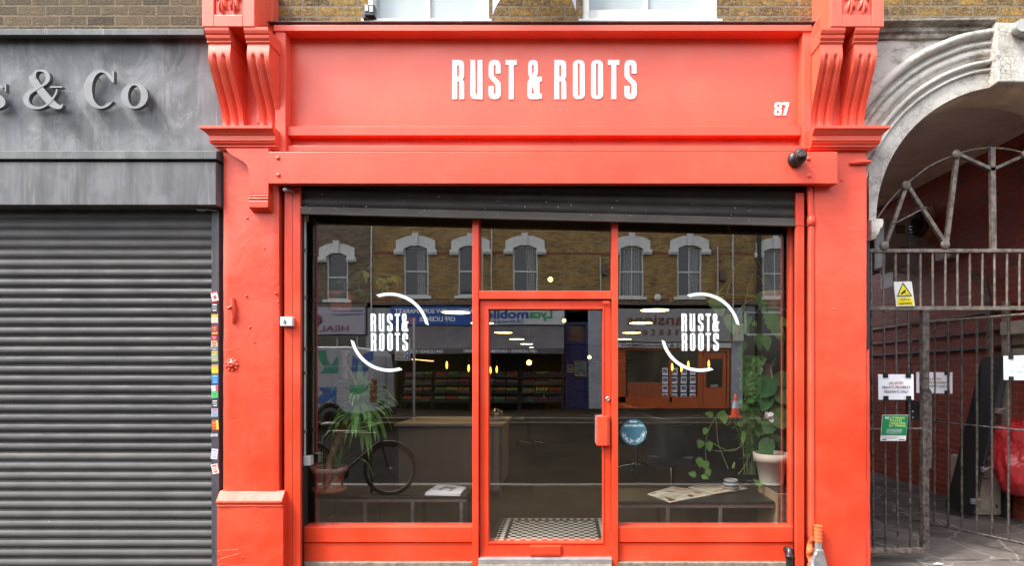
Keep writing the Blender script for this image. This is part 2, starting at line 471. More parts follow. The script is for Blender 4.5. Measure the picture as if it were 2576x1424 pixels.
# grey painted metal with vertical streaks and pale scratches
def streaked(name, a, b, streak=(0.12, 0.12, 0.115, 1), rough=0.42):
    m = NT(name)
    base = m.ramp(m.noise(2.6, detail=7, rough=0.6, dist=0.6), [(0.32, a), (0.5, tuple((x + y) / 2 for x, y in zip(a, b))), (0.66, b)])
    st = m.ramp(m.noise(1.0, m.mapc((22, 3, 1.1)), detail=5), [(0.48, 0.0), (0.7, 1.0)])
    base = m.mix(m.math('MULTIPLY', st, 0.55), base, streak)
    pat = m.ramp(m.noise(3.4, m.mapc((1.3, 1, 0.8), loc=(4, 0, 2)), detail=9, rough=0.68, dist=0.9), [(0.5, 0.0), (0.62, 1.0)])
    base = m.mix(m.math('MULTIPLY', pat, 0.5), base, tuple(x * 1.35 for x in b[:3]) + (1,))
    drk = m.ramp(m.noise(1.0, m.mapc((7, 3, 0.8), loc=(9, 0, 1)), detail=7, rough=0.65), [(0.52, 0.0), (0.66, 1.0)])
    base = m.mix(m.math('MULTIPLY', drk, 0.5), base, (0.05, 0.05, 0.047, 1))
    sc = m.ramp(m.noise(1.0, m.mapc((60, 5, 13), rot=(0, R(24), 0)), detail=6, rough=0.7), [(0.7, 0.0), (0.76, 1.0)])
    base = m.mix(m.math('MULTIPLY', sc, 0.5), base, (0.5, 0.5, 0.52, 1))
    wl = m.ramp(m.noise(1.0, m.mapc((34, 3, 1.6), loc=(2, 0, 5)), detail=4, rough=0.6), [(0.62, 0.0), (0.68, 1.0)])
    wl = m.math('MULTIPLY', wl, m.ramp(m.noise(1.0, m.mapc((1.4, 1, 0.9), loc=(7, 0, 3))), [(0.45, 0.0), (0.6, 1.0)]))
    base = m.mix(m.math('MULTIPLY', wl, 0.45), base, (0.36, 0.36, 0.35, 1))
    m.set(color=base, rough=rough + .1, spec=0.25, normal=m.bump(m.noise(8, detail=4), 0.12, 0.01))
    return m.mat
M['grey_board'] = streaked("weathered_grey_board", (0.06, 0.063, 0.068, 1), (0.2, 0.206, 0.22, 1))
M['grey_trim'] = streaked("weathered_grey_trim", (0.07, 0.075, 0.078, 1), (0.13, 0.133, 0.135, 1))
M['grey_box'] = streaked("grey_shutter_box_paint", (0.105, 0.107, 0.116, 1), (0.15, 0.152, 0.164, 1), streak=(0.185, 0.185, 0.18, 1))
M['channel'] = streaked("slate_blue_channel", (0.05, 0.054, 0.065, 1), (0.07, 0.075, 0.087, 1))
M['letter'] = plain("brushed_grey_letter", (0.16, 0.163, 0.168, 1), 0.38, 0.3, var=0.15, scale=14)

def shutter_mat(name, a, b, perf):
    m = NT(name)
    base = m.ramp(m.noise(3.0, m.mapc((1, 1, 3)), detail=6), [(0.3, a), (0.7, b)])
    spk = m.ramp(m.noise(36, detail=3, rough=0.5), [(0.745, 0.0), (0.77, 1.0)])
    base = m.mix(m.math('MULTIPLY', spk, 0.35), base, (0.45, 0.45, 0.45, 1))
    m.set(rough=m.ramp(m.noise(4.0), [(0.3, 0.5), (0.7, 0.7)]), metal=0.0, spec=0.28)
    if perf:
        s = m.n("SeparateXYZ", {0: m.tc})
        P = 0.011
        row = m.math('FLOOR', m.math('DIVIDE', s.outputs[2], P * 0.62))
        off = m.math('MULTIPLY', m.math('MODULO', row, 2.0), 0.5)
        u = m.math('SUBTRACT', m.math('FRACT', m.math('ADD', m.math('DIVIDE', s.outputs[0], P), off)), 0.5)
        w = m.math('SUBTRACT', m.math('FRACT', m.math('DIVIDE', s.outputs[2], P * 0.62)), 0.5)
        d = m.math('SQRT', m.math('ADD', m.math('MULTIPLY', u, u), m.math('MULTIPLY', m.math('MULTIPLY', w, w), 0.5)))
        hole = m.ramp(d, [(0.24, 1.0), (0.32, 0.0)])
        base = m.mix(hole, base, (0.006, 0.006, 0.006, 1))
    m.set(color=base)
    return m.mat
M['slat'] = shutter_mat("grey_shutter_slat", (0.06, 0.058, 0.058, 1), (0.1, 0.096, 0.093, 1), False)
M['slat_perf'] = shutter_mat("perforated_shutter_slat", (0.055, 0.055, 0.057, 1), (0.1, 0.098, 0.098, 1), True)
M['slat_brown'] = shutter_mat("dirty_black_shutter_slat", (0.035, 0.029, 0.024, 1), (0.075, 0.064, 0.055, 1), True)
M['rail_brown'] = shutter_mat("dirty_shutter_rail", (0.05, 0.043, 0.037, 1), (0.085, 0.074, 0.064, 1), False)

yel = [(0.05, 0.036, 0.022, 1), (0.15, 0.1, 0.05, 1), (0.26, 0.17, 0.065, 1), (0.38, 0.225, 0.055, 1), (0.18, 0.12, 0.06, 1)]
M['brick_right'] = brick("yellow_stock_brick", yel, (0.24, 0.2, 0.14, 1), dirt=0.75)
M['brick_left'] = brick("brown_stock_brick", [(0.035, 0.027, 0.02, 1), (0.08, 0.06, 0.042, 1), (0.15, 0.108, 0.06, 1), (0.07, 0.054, 0.04, 1)], (0.2, 0.155, 0.095, 1), dirt=0.55)
M['brick_far'] = brick("street_yellow_brick", [(0.17, 0.1, 0.045, 1), (0.34, 0.215, 0.08, 1), (0.52, 0.33, 0.11, 1), (0.4, 0.24, 0.085, 1)], (0.2, 0.16, 0.1, 1), bh=0.075, ms=0.01, dirt=0.35, soot=0.22)
M['brick_far_grey'] = brick("street_grey_brick", [(0.12, 0.09, 0.06, 1), (0.24, 0.18, 0.12, 1), (0.33, 0.25, 0.17, 1)], (0.12, 0.1, 0.08, 1), bh=0.075, ms=0.008, dirt=0.4)
M['brick_band'] = plain("red_brick_band", (0.2, 0.065, 0.035, 1), 0.9, var=0.35, scale=20)
M['brick_red'] = brick("dark_red_painted_brick", [(0.26, 0.04, 0.022, 1), (0.46, 0.066, 0.032, 1), (0.36, 0.052, 0.028, 1)], (0.4, 0.16, 0.11, 1), bh=0.078, dirt=0.25, axis='x', soot=0.35, bump=0.9, varn=0.5)

def stucco():
    m = NT("cracked_white_stucco")
    base = m.ramp(m.noise(3, detail=6), [(0.3, (0.46, 0.43, 0.38, 1)), (0.7, (0.6, 0.57, 0.525, 1))])
    v = m.n("TexVoronoi", {"Vector": m.mix(0.08, m.tc, m.n("TexNoise", {"Vector": m.tc, "Scale": 6.0}).outputs["Color"]), "Scale": 26.0}, feature='DISTANCE_TO_EDGE').outputs[0]
    cr = m.ramp(v, [(0.0, 1.0), (0.05, 0.0)])
    zone = m.ramp(m.noise(2.4, m.mapc((1, 1, 1), loc=(2, 0, 1)), detail=5), [(0.48, 0.0), (0.6, 1.0)])
    crk = m.math('MULTIPLY', cr, zone)
    base = m.mix(m.math('MULTIPLY', crk, 0.75), base, (0.16, 0.13, 0.1, 1))
    moss = m.ramp(m.noise(5.0, m.mapc((1, 1, 1.6), loc=(5, 3, 0)), detail=9, rough=0.72), [(0.53, 0.0), (0.66, 1.0)])
    base = m.mix(m.math('MULTIPLY', moss, 0.6), base, (0.11, 0.085, 0.055, 1))
    grm = m.ramp(m.noise(17, detail=8, rough=0.75), [(0.55, 0.0), (0.7, 1.0)])
    base = m.mix(m.math('MULTIPLY', grm, 0.5), base, (0.2, 0.16, 0.11, 1))
    m.set(color=base, rough=0.85, normal=m.bump(m.math('SUBTRACT', m.noise(30, detail=5), m.math('MULTIPLY', crk, 0.8)), 0.5, 0.008), spec=0.25)
    return m.mat
M['stucco'] = stucco()
M['ledge_stone'] = NT("sooty_stone_ledge").mat
m = NT("sooty_stone_ledge"); M['ledge_stone'] = m.mat
m.set(color=m.ramp(m.noise(7, m.mapc((1, 1, 2)), detail=9, rough=0.72), [(0.36, (0.05, 0.042, 0.03, 1)), (0.55, (0.28, 0.25, 0.2, 1)), (0.72, (0.6, 0.58, 0.54, 1))]), rough=0.9, normal=m.bump(m.noise(24, detail=7), 0.8, 0.012))

def ground(name, a, b, crack=0.0, wet=0.0, bumpd=0.01):
    m = NT(name)
    base = m.ramp(m.noise(1.6, detail=8, rough=0.65), [(0.3, a), (0.7, b)])
    pt = m.ramp(m.noise(9, detail=6, rough=0.7), [(0.6, 0.0), (0.72, 1.0)])
    base = m.mix(m.math('MULTIPLY', pt, 0.5), base, tuple(x * 0.35 for x in a[:3]) + (1,))
    sp = m.ramp(m.noise(55, detail=2), [(0.72, 0.0), (0.76, 1.0)])
    base = m.mix(m.math('MULTIPLY', sp, 0.5 if crack else 0.04), base, (0.42, 0.4, 0.38, 1))
    h = m.noise(70, detail=5)
    if crack:
        v = m.n("TexVoronoi", {"Vector": m.mix(0.15, m.tc, m.n("TexNoise", {"Vector": m.tc, "Scale": 3.0}).outputs["Color"]), "Scale": 2.4}, feature='DISTANCE_TO_EDGE').outputs[0]
        cr = m.ramp(v, [(0.0, 1.0), (0.02, 0.0)])
        base = m.mix(m.math('MULTIPLY', cr, crack), base, (0.36, 0.34, 0.32, 1))
    m.set(color=base, rough=0.85 - wet, normal=m.bump(h, 0.5, bumpd), spec=0.3 if wet else 0.0)
    return m.mat
M['alley_floor'] = ground("cracked_alley_concrete", (0.07, 0.06, 0.055, 1), (0.17, 0.148, 0.134, 1), crack=0.5)
M['road'] = ground("asphalt", (0.009, 0.0082, 0.0078, 1), (0.016, 0.0145, 0.0135, 1))
M['shop_floor'] = ground("brown_concrete_floor", (0.03, 0.021, 0.014, 1), (0.09, 0.066, 0.046, 1), wet=0.3)
def paving():
    m = NT("paving_slabs")
    b = m.n("TexBrick", {"Vector": m.tc, "Scale": 1.0, "Color1": (0.022, 0.017, 0.013, 1), "Color2": (0.034, 0.027, 0.02, 1), "Mortar": (0.014, 0.012, 0.01, 1), "Mortar Size": 0.008, "Brick Width": 0.9, "Row Height": 0.6})
    base = m.mix(m.math('MULTIPLY', m.ramp(m.noise(4, detail=8), [(0.4, 0.0), (0.7, 1.0)]), 0.5), b.outputs[0], (0.03, 0.025, 0.02, 1))
    m.set(color=base, rough=0.95, spec=0.0, normal=m.bump(m.math('SUBTRACT', m.noise(60), b.outputs[1]), 0.4, 0.006))
    return m.mat
M['paving'] = paving()
M['kerb'] = plain("granite_kerb", (0.07, 0.066, 0.06, 1), 0.8, var=0.3, scale=30)
M['pink_paving'] = plain("pale_pink_paving", (0.36, 0.3, 0.29, 1), 0.8, var=0.15)
M['ceiling_brown'] = plain("grey_brown_ceiling", (0.74, 0.66, 0.58, 1), 0.85, var=0.12, scale=3)
M['yellow_line'] = plain("yellow_road_paint", (0.12, 0.08, 0.01, 1), 0.7, var=0.2)

# ================================================================== SETTING
MB().box(-120, 120, -14.33, -3.55, -0.6, -0.27).build("road", M['road'], kind='structure')
b = MB(); b.box(-60, 60, -3.40, 2.2, -0.55, -0.15); b.build("near_pavement", M['paving'], kind='structure')
b = MB(); b.box(-60, 60, -3.55, -3.40, -0.55, -0.148); b.build("near_kerb", M['kerb'], kind='structure', bevel=0.012)
b = MB(); b.box(-60, 60, -14.48, -14.33, -0.55, -0.148); b.build("far_kerb", M['kerb'], kind='structure', bevel=0.012)
b = MB(); b.box(-60, 60, -22, -14.48, -0.55, -0.15); b.build("far_pavement", M['paving'], kind='structure')
b = MB()
for y in (-3.85, -4.05, -13.9, -14.1): b.box(-60, 60, y - 0.04, y + 0.04, -0.27, -0.266)
b.build("road_marking", M['yellow_line'], kind='structure')

# ================================================================== RED SHOP FRONT
YP = -0.14          # face of the pilasters
front = thing("shopfront", "bright red salon shop front between the grey shutter and the white arch", "shop front", (X(1385), 0, -0.15))
# glazing opening and jambs
JL0, JL1 = X(715, -.12), X(756, -.12)
JR0, JR1 = X(2002, -.12), X(2024, -.12)
zt = 3.05
for a, d, top in ((JL0, JL1, Z(469, -.12)), (JR0, JR1, Z(483, -.12))):
    b = MB()
    b.box(a, d, -0.12, -0.09, -0.13, top)
    b.build("jamb", M['red'], front, bevel=0.006)
b = MB()
b.box(JL0 + (JL1 - JL0) * 0.49, JL0 + (JL1 - JL0) * 0.51, -0.1215, -0.12, -0.1, Z(475, -.12))
b.build("jamb_joint", M['red_dark'], front)
# black shutter guides lining the reveals
gd = thing("shutter_guides", "black steel shutter guide channels behind both red jambs of the window", "shutter guide", ((JL1 + JR0) / 2, -0.03, -0.1))
MB().box(JL0 + .002, JL1 - 0.002, -0.088, -0.055, -0.12, zt).build("left_guide", M['black'], gd)
MB().box(JR0 + 0.002, JR1 - .002, -0.088, -0.055, -0.12, zt).build("right_guide", M['black'], gd)
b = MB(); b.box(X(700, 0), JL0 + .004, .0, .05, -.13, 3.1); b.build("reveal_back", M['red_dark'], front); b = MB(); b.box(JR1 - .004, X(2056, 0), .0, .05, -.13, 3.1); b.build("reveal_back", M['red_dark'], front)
WL, WR = X(764, 0.0), X(1989, -.01)
b = MB(); b.box(WL - .12, WL, -0.005, 0.07, -0.13, zt); b.build("black_post", M['black'], front); b = MB(); b.box(X(1999, -.01), JR1 - .005, -.002, .07, -.13, zt); b.build("black_post", M['black'], front)
# window frame members
gx0, gx1 = X(764, 0.0), X(1989, 0.0)
ml0, ml1 = X(1188, -.05), X(1204, -.05)
mr0, mr1 = X(1539, -.05), X(1555, -.05)
b = MB(); b.box(ml0, ml1, -0.05, 0.07, -0.12, zt); b.build("mullion", M['red'], front, bevel=0.004)
b = MB(); b.box(mr0, mr1, -0.05, 0.07, -0.12, zt); b.build("mullion", M['red'], front, bevel=0.004)
b = MB(); b.box(ml1 + .001, mr0 - .001, -0.046, 0.066, Z(752.5, -.046), Z(731.5, -.046)); b.build("transom", M['red'], front, bevel=0.004)
for a, d in ((X(761, -.035), ml0 - 0.001), (mr1 + 0.001, X(1999, -.035))):
    b = MB(); b.box(a, d, -0.035, 0.07, Z(1365.5, -.035), Z(1327, -.035)); b.build("bottom_rail", M['red'], front, bevel=0.004)
    b = MB(); b.box(a, d, -0.022, 0.07, -0.035, Z(1365.5, -.022) - 0.004); b.build("stall_riser", M['red'], front, bevel=0.002)
b = MB(); b.box(WR, X(1999, -.01) - .001, -0.01, 0.06, Z(1326, -.01), zt); b.build("window_frame", M['red'], front, bevel=0.003)
b = MB()
b.box(X(757), ml0 - 0.001, -0.05, 0.07, -0.14, -0.036); b.build("stone_base", M['stone'], front, bevel=0.006); b = MB()
b.box(mr1 + 0.001, X(2003), -0.05, 0.07, -0.14, -0.036)
b.build("stone_base", M['stone'], front, bevel=0.006)
b = MB(); b.box(ml1 + 0.001, mr0 - 0.001, -0.075, 0.08, Z(1418, -.06), Z(1406, -.06)); b.build("threshold", M['alu'], front, bevel=0.003)
b = MB(); b.box(ml1 + 0.001, mr0 - 0.001, -0.10, 0.08, -0.14, Z(1418, -.06) - .002); b.build("doorstep", M['stone'], front, bevel=0.006)
# panes
def pane(name, x0, x1, z0, z1, parent, y=G):
    b = MB()
    b.quad((x0, y, z0), (x1, y, z0), (x1, y, z1), (x0, y, z1))
    b.mi = 1
    b.quad((x1, y + .006, z0), (x0, y + .006, z0), (x0, y + .006, z1), (x1, y + .006, z1))
    b.quad((x0, y + .006, z0), (x0, y, z0), (x0, y, z1), (x0, y + .006, z1))
    b.quad((x1, y, z0), (x1, y + .006, z0), (x1, y + .006, z1), (x1, y, z1))
    return b.build(name, [M['glass'], M['clear']], parent)
zb = Z(1327, -.035) - 0.01
pane("window_pane", WL - .01, ml0 + .01, zb, zt, front)
pane("window_pane", mr1 - .01, WR + .01, zb, zt, front)
pane("window_pane", ml1 - .01, mr0 + .01, Z(734, 0), zt, front)
# door
dx0, dx1 = X(1208, -.02), X(1536, -.02)
dz0, dz1 = Z(1405, -.02), Z(757, -.02)
gx_0, gx_1, gz0, gz1 = X(1229, -.02), X(1516, -.02), Z(1365.5, -.02), Z(778, -.02)
door = MB()
door.box(dx0, gx_0, -0.02, 0.035 - .002, dz0, dz1)
door.box(gx_1, dx1, -0.02, 0.033, dz0, dz1)
door.box(gx_0, gx_1, -0.02, 0.033, dz0, gz0)
door.box(gx_0, gx_1, -0.02, 0.033, gz1, dz1)
door = door.build("door", M['red'], front)
b = MB(); b.frame(gx_0 - .012, gx_1 + .012, gz0 - .012, gz1 + .012, 0.012, -0.026, -0.02); b.build("glazing_bead", M['red'], door, bevel=0.002)
pane("door_pane", gx_0 - .002, gx_1 + .002, gz0 - .002, gz1 + .002, door, 0.0335)
b = MB()
b.prism_xy([(X(1500, -.06), -.020), (X(1503, -.06), -.07), (X(1527, -.06), -.075), (X(1534, -.06), -.06), (X(1534, -.06), -.021)], Z(1122, -.06), Z(1048, -.06))
b.build("handle", M['red'], door, bevel=0.004)
b = MB(); b.box(X(1497, -.03), X(1500, -.03) - .001, -0.03, -0.015, Z(1116, -.03), Z(1046, -.03)); b.box(X(1497, -.03), X(1516, -.03), -0.03, -0.027, Z(1047, -.03), Z(1045, -.03)); b.build("handle_plate", M['alu'], door)
b = MB(); b.lathe((X(1529.6, -.03), -0.034, Z(1004.5, -.03)), [(0.02, 0.014), (0.02, 0.003), (0.014, 0.0), (0.006, 0.0), (0.006, 0.004)], 20, 'y'); b.build("lock", M['chrome'], door)
b = MB(); b.box(X(1332, -.03), X(1412, -.03), -0.034, -0.02, Z(1400, -.03), Z(1373.5, -.03)); b.box(X(1334, -.04), X(1410, -.04), -0.042, -0.034, Z(1396, -.04), Z(1376, -.04)); b.build("letter_flap", M['red'], door, bevel=0.003)
b = MB(); b.box(X(1516, -.05), X(1533, -.05), -0.052, -0.047, Z(764, -.05), Z(757, -.05)); b.build("door_closer_bracket", M['red'], front)

# soffit behind the shutter, closes the hollow behind the beam
b = MB()
b.box(JL0, JR1 + .1, 0.001, 0.06, 3.06, 3.3)
b.build("shutter_housing", M['black'], front)

# ---- pilasters
def pilaster(x0, x1, px0, px1, zc, face_y, ztop):
    b = MB()
    n = 60
    rnd = random.Random(3 if x0 < 0 else 8)
    # rough rendered shaft as a displaced grid front plus sides
    def f(u, v):
        z = zc + (ztop - zc) * v
        x = x0 + (x1 - x0) * u
        e = noise.noise(Vector((x * 5, 0, z * 5))) * 0.003 + noise.noise(Vector((x * 1.7, 7, z * 1.7))) * 0.004
        ed = noise.noise(Vector((u * 3, 3, z * 9))) * 0.003 if u in (0, 1) else 0
        rr = 0.006 if u in (0, 1) else 0
        return (x + ed, face_y + e + rr, z)
    us = 16
    b.grid(f, us, n)
    b.box(x0 + .004, x1 - .004, face_y + 0.012, 0.3, zc, ztop)
    def side(xc):
        def g(u, v):
            z = zc + (ztop - zc) * v
            if u == 0: return f(0 if xc == x0 else 1, v)
            return (xc + noise.noise(Vector((u * 4, 5, z * 6))) * 0.003, face_y + 0.01 + u * 0.2, z)
        return g
    b.grid(side(x0), 4, n); b.grid(side(x1), 4, n)
    p = b.build("pilaster", M['red_plaster'], front)
    return p
pil = pilaster(X(561, YP), X(701, YP), 0, 0, Z(1258, YP), YP, Z(372, YP))
# plinth with a rounded sloping top
yb = YP - 0.035
zp = Z(1262, yb)
b = MB()
x0, x1 = X(546, yb), X(701, yb) + 0.035
b.grid(lambda u, v: (x0 + (x1 - x0) * u, yb + noise.noise(Vector((u * 6, 2, v * 5))) * 0.004, -0.15 + (zp + .145) * v), 14, 30)
b.box(x0, x1, yb + .008, 0.2, -0.15, zp - .005)
b.prism_yz([(yb - .012, zp - .018), (yb - .014, zp), (yb - .006, zp + .012), (YP + .004, zp + .075), (0.1, zp + .075), (0.1, zp - .018)], x0 - .004, x1 - .002)
b.prism_yz([(yb - .006, zp - .045), (yb - .006, zp - .03), (0.1, zp - .03), (0.1, zp - .045)], x0, x1)
b.build("plinth", M['red_plaster'], pil, bevel=0.006)
# relief rosette, painted-over hook
rx, rz = X(583.7, YP), Z(918, YP)
b = MB(); b.lathe((rx, YP, rz), [(0.05, 0.0), (0.048, -.006), (0.034, -.007), (0.03, -.012), (0.02, -.012), (0.018, -.02), (0.011, -.022), (0.008, -.016), (0.0, -.016)], 20, 'y')
for k in range(9):
    a = 2 * PI * k / 9
    b.ball((rx + math.cos(a) * .044, YP - .004, rz + math.sin(a) * .044), 0.011, 8, (1, .6, 1))
b.build("rosette", M['red_plaster'], pil)
b = MB(); hx = X(587, YP)
b.tube([(hx - .005, YP - .004, Z(752, YP)), (hx + .004, YP - .006, Z(775, YP)), (hx + .006, YP - .006, Z(800, YP)), (hx + .0, YP - .003, Z(812, YP))], [.017, .022, .018, .014], 10)
b.tube([(hx, YP - .02, Z(772, YP)), (hx - .018, YP - .035, Z(778, YP)), (hx - .03, YP - .02, Z(774, YP))], .012, 8)
b.build("painted_hook", M['red_plaster'], pil)
b = MB()
for (px, py, r_) in ((622, 549, 9), (665, 625, 7), (694, 738, 8), (620, 745, 8), (700, 760, 7), (628, 824, 8), (640, 862, 5)):
    b = MB(); b.ball((X(px, YP), YP - .002, Z(py, YP)), r_ / 800 , 10, (1, .45, 1)); b.build("screw_head", M['red_plaster'], pil)

rpil = pilaster(X(2048, YP), X(2181, YP) , 0, 0, -0.15, YP, Z(366, YP))
b = MB()
for (px, py, r_) in ((2118, 452, 8), (2125, 372, 9)): b.ball((X(px, YP), YP, Z(py, YP)), r_ / 600, 10, (1, .5, 1))
b.tube([(X(2136, YP), YP - .008, Z(411, YP)), (X(2160, YP), YP - .014, Z(409, YP)), (X(2188, YP), YP - .008, Z(408, YP))], [.012, .02, .016], 10)
b.build("plaster_ridge", M['red_plaster'], rpil)
b = MB()
def rf(u, v):
    z = -0.15 + (Z(880, YP) + .15) * v
    return (X(2181, YP) + 0.035 * u * (1 - 0.25 * v) + noise.noise(Vector((9, 1, z * 7))) * 0.006 * u, YP + 0.004 + 0.01 * u, z)
b.grid(rf, 3, 40)
b.build("render_edge", M['red_plaster'], rpil)

# ---- fascia
yf = -0.055
fx0, fx1 = X(690, -.155), X(2041, -.155)
fas = MB(); fas.box(X(700, yf), X(2035, yf), yf, 0.02, Z(374, yf), Z(64, yf)); fas = fas.build("fascia_board", M['red_board'], front)
b = MB()
yt = -0.155
b.box(fx0, fx1, yt - .012, yf, Z(79, yt), Z(64, yt))          # top
b.box(X(692, yt), X(718, yt), yt, yf, Z(379.5, yt), Z(79, yt) - .002)
b.box(X(2020, yt), X(2041, yt), yt, yf, Z(374, yt), Z(79, yt) - .002)
b.box(X(718, yt) + .001, X(2020, yt) - .001, yt + .03, yf, Z(336, yt), Z(313, yt))
b.box(X(718, yt) + .001, X(2020, yt) - .001, yt + .028, yf, Z(377, yt), Z(362, yt))
b.build("fascia_frame", M['red_wood'], front, bevel=0.003)
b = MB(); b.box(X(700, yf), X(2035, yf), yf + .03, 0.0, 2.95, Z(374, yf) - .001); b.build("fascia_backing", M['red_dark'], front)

# block letters of the fascia and the window marks
def rounded(pts):
    out = []
    n = len(pts)
    for i, p in enumerate(pts):
        r = p[2] if len(p) > 2 else 0
        P = Vector(p[:2])
        if r <= 0: out.append(tuple(P)); continue
        A = Vector(pts[i - 1][:2]); B = Vector(pts[(i + 1) % n][:2])
        da = (A - P); db = (B - P)
        ra = min(r, da.length * .499); rb = min(r, db.length * .499)
        r2 = min(ra, rb) if min(ra, rb) < r else r
        a = P + da.normalized() * r2; d = P + db.normalized() * r2
        for k in range(7):
            t = k / 6
            q = a * (1 - t) ** 2 + P * 2 * t * (1 - t) + d * t * t
            out.append((q.x, q.y))
    return out
GL = {
 'R': [[(0, 0), (57, 0), (57, 200), (80, 200), (80, 0), (137, 0), (137, 195, 22), (119, 226, 6), (137, 256, 20), (137, 447, 62), (0, 447)], [(57, 258), (78, 258), (78, 385), (57, 385)]],
 'U': [[(0, 447), (57, 447), (57, 60), (79, 60), (79, 447), (137, 447), (137, 0), (0, 0, 66)]],
 'S': [[(137, 447, 66), (137, 290), (80, 290), (80, 385), (57, 385), (57, 268, 20), (137, 188, 26), (137, 0, 66), (0, 0, 66), (0, 150), (57, 150), (57, 62), (80, 62), (80, 165, 18), (0, 250, 26), (0, 447, 66)]],
 'T': [[(0, 447), (131, 447), (131, 388), (95, 388), (95, 0), (38, 0), (38, 388), (0, 388)]],
 'O': [[(0, 0, 66), (137, 0, 66), (137, 447, 66), (0, 447, 66)], [(57, 42), (79, 42), (79, 405), (57, 405)]],
 '&': [[(8, 447, 54), (120, 447, 54), (120, 288, 30), (80, 226), (88, 188), (90, 257, 36), (163, 257), (163, 200), (136, 200, 8), (136, 62), (163, 62), (163, 5), (118, 3), (104, 0), (0, 0, 58), (0, 192, 26), (24, 238, 6), (8, 292, 20)], [(52, 386), (71, 386), (71, 318), (58, 276), (52, 300)], [(50, 62), (80, 62), (50, 165)]],
}
def word(b, spec, x_of, z_of, h, y, depth):
    # spec: list of (glyph, left, width) in pixels; h = (top, bottom)
    for g, l, w in spec:
        gw = 163 if g == '&' else (131 if g == 'T' else 137)
        loops = [rounded(lp) for lp in GL[g]]
        b.shape(loops, lambda u, v, q, l=l, w=w, gw=gw: (x_of(l + u / gw * w), y + q, z_of(h[1] + (h[0] - h[1]) * v / 447)), depth)
yl = yf - .004
k = .2220
fl = [(g, 1096.1 + a * k, (d - a) * k) for g, a, d in (('R', 187, 323), ('U', 393, 530), ('S', 600, 737), ('T', 790, 921), ('&', 1040, 1203), ('R', 1343, 1480), ('O', 1554, 1690), ('O', 1760, 1897), ('T', 1951, 2082), ('S', 2138, 2276))]
b = MB(); word(b, fl, lambda p: X(p, yl), lambda p: Z(p, yl), (150, 249), yl, 0.004); b.build("shop_lettering", M['white_vinyl'], fas)
GL['8'] = [[(0, 0, 60), (150, 0, 60), (150, 200, 20), (118, 232, 4), (150, 264, 20), (150, 447, 60), (0, 447, 60), (0, 264, 20), (32, 232, 4), (0, 200, 20)], [(54, 70, 8), (96, 70, 8), (96, 175, 8), (54, 175, 8)], [(54, 285, 8), (96, 285, 8), (96, 380, 8), (54, 380, 8)]]
GL['7'] = [[(0, 447), (150, 447), (150, 352), (92, 0), (22, 0), (84, 350), (0, 350)]]
b = MB()
for g, a, w in (('8', 1947.5, 18), ('7', 1966.5, 17)):
    b.shape([rounded(lp) for lp in GL[g]], lambda u, v, q, a=a, w=w: (X(a + u / 150 * w + v / 447 * 1.5, yl), yl + q, Z(290 - v / 447 * 33, yl)), 0.004)
b.build("house_number", M['white_vinyl'], fas)

# window marks
def window_mark(cx, label):
    y = G - .0025
    b = MB()
    o = cx - 980
    kk = .1506
    l1 = [(g, o + 913.4 + a * kk, (d - a) * kk) for g, a, d in (('R', 125, 217), ('U', 262, 355), ('S', 400, 495), ('T', 528, 617), ('&', 643, 755))]
    l2 = [(g, o + 913.4 + a * kk, (d - a) * kk) for g, a, d in (('R', 130, 222), ('O', 268, 357), ('O', 403, 497), ('T', 530, 617), ('S', 655, 750))]
    wt = thing("window_decal", label, "window decal", (X(cx, y), y, Z(936, y)), "round white vinyl shop marks on the glass")
    word(b, l1, lambda p: X(p, y), lambda p: Z(p, y), (789, 834.6), y, 0.001)
    word(b, l2, lambda p: X(p, y), lambda p: Z(p, y), (838, 883), y, 0.001)
    b.build("decal_lettering", M['decal'], wt)
    for a0, a1 in ((110, 10), (191, 289)):
        b = MB(); n = 40; outer = []; inner = []
        for i in range(n + 1):
            t = i / n; a = R(a0 + (a1 - a0) * t)
            outer.append((cx + 100 * math.cos(a), 836 - 100 * math.sin(a)))
            a2 = R(a0 + (a1 - a0) * (0.035 + 0.93 * t))
            inner.append((cx + 92 * math.cos(a2), 836 - 92 * math.sin(a2)))
        for i in range(n):
            q = [outer[i], outer[i + 1], inner[i + 1], inner[i]]
            b.add([(X(p[0], y), y, Z(p[1], y)) for p in q], [(0, 1, 2, 3)])
        b.build("ring_arc", M['decal'], wt)
window_mark(980, "white vinyl shop name inside a broken ring on the pane left of the door")
window_mark(1762, "white vinyl shop name inside a broken ring on the pane right of the door")

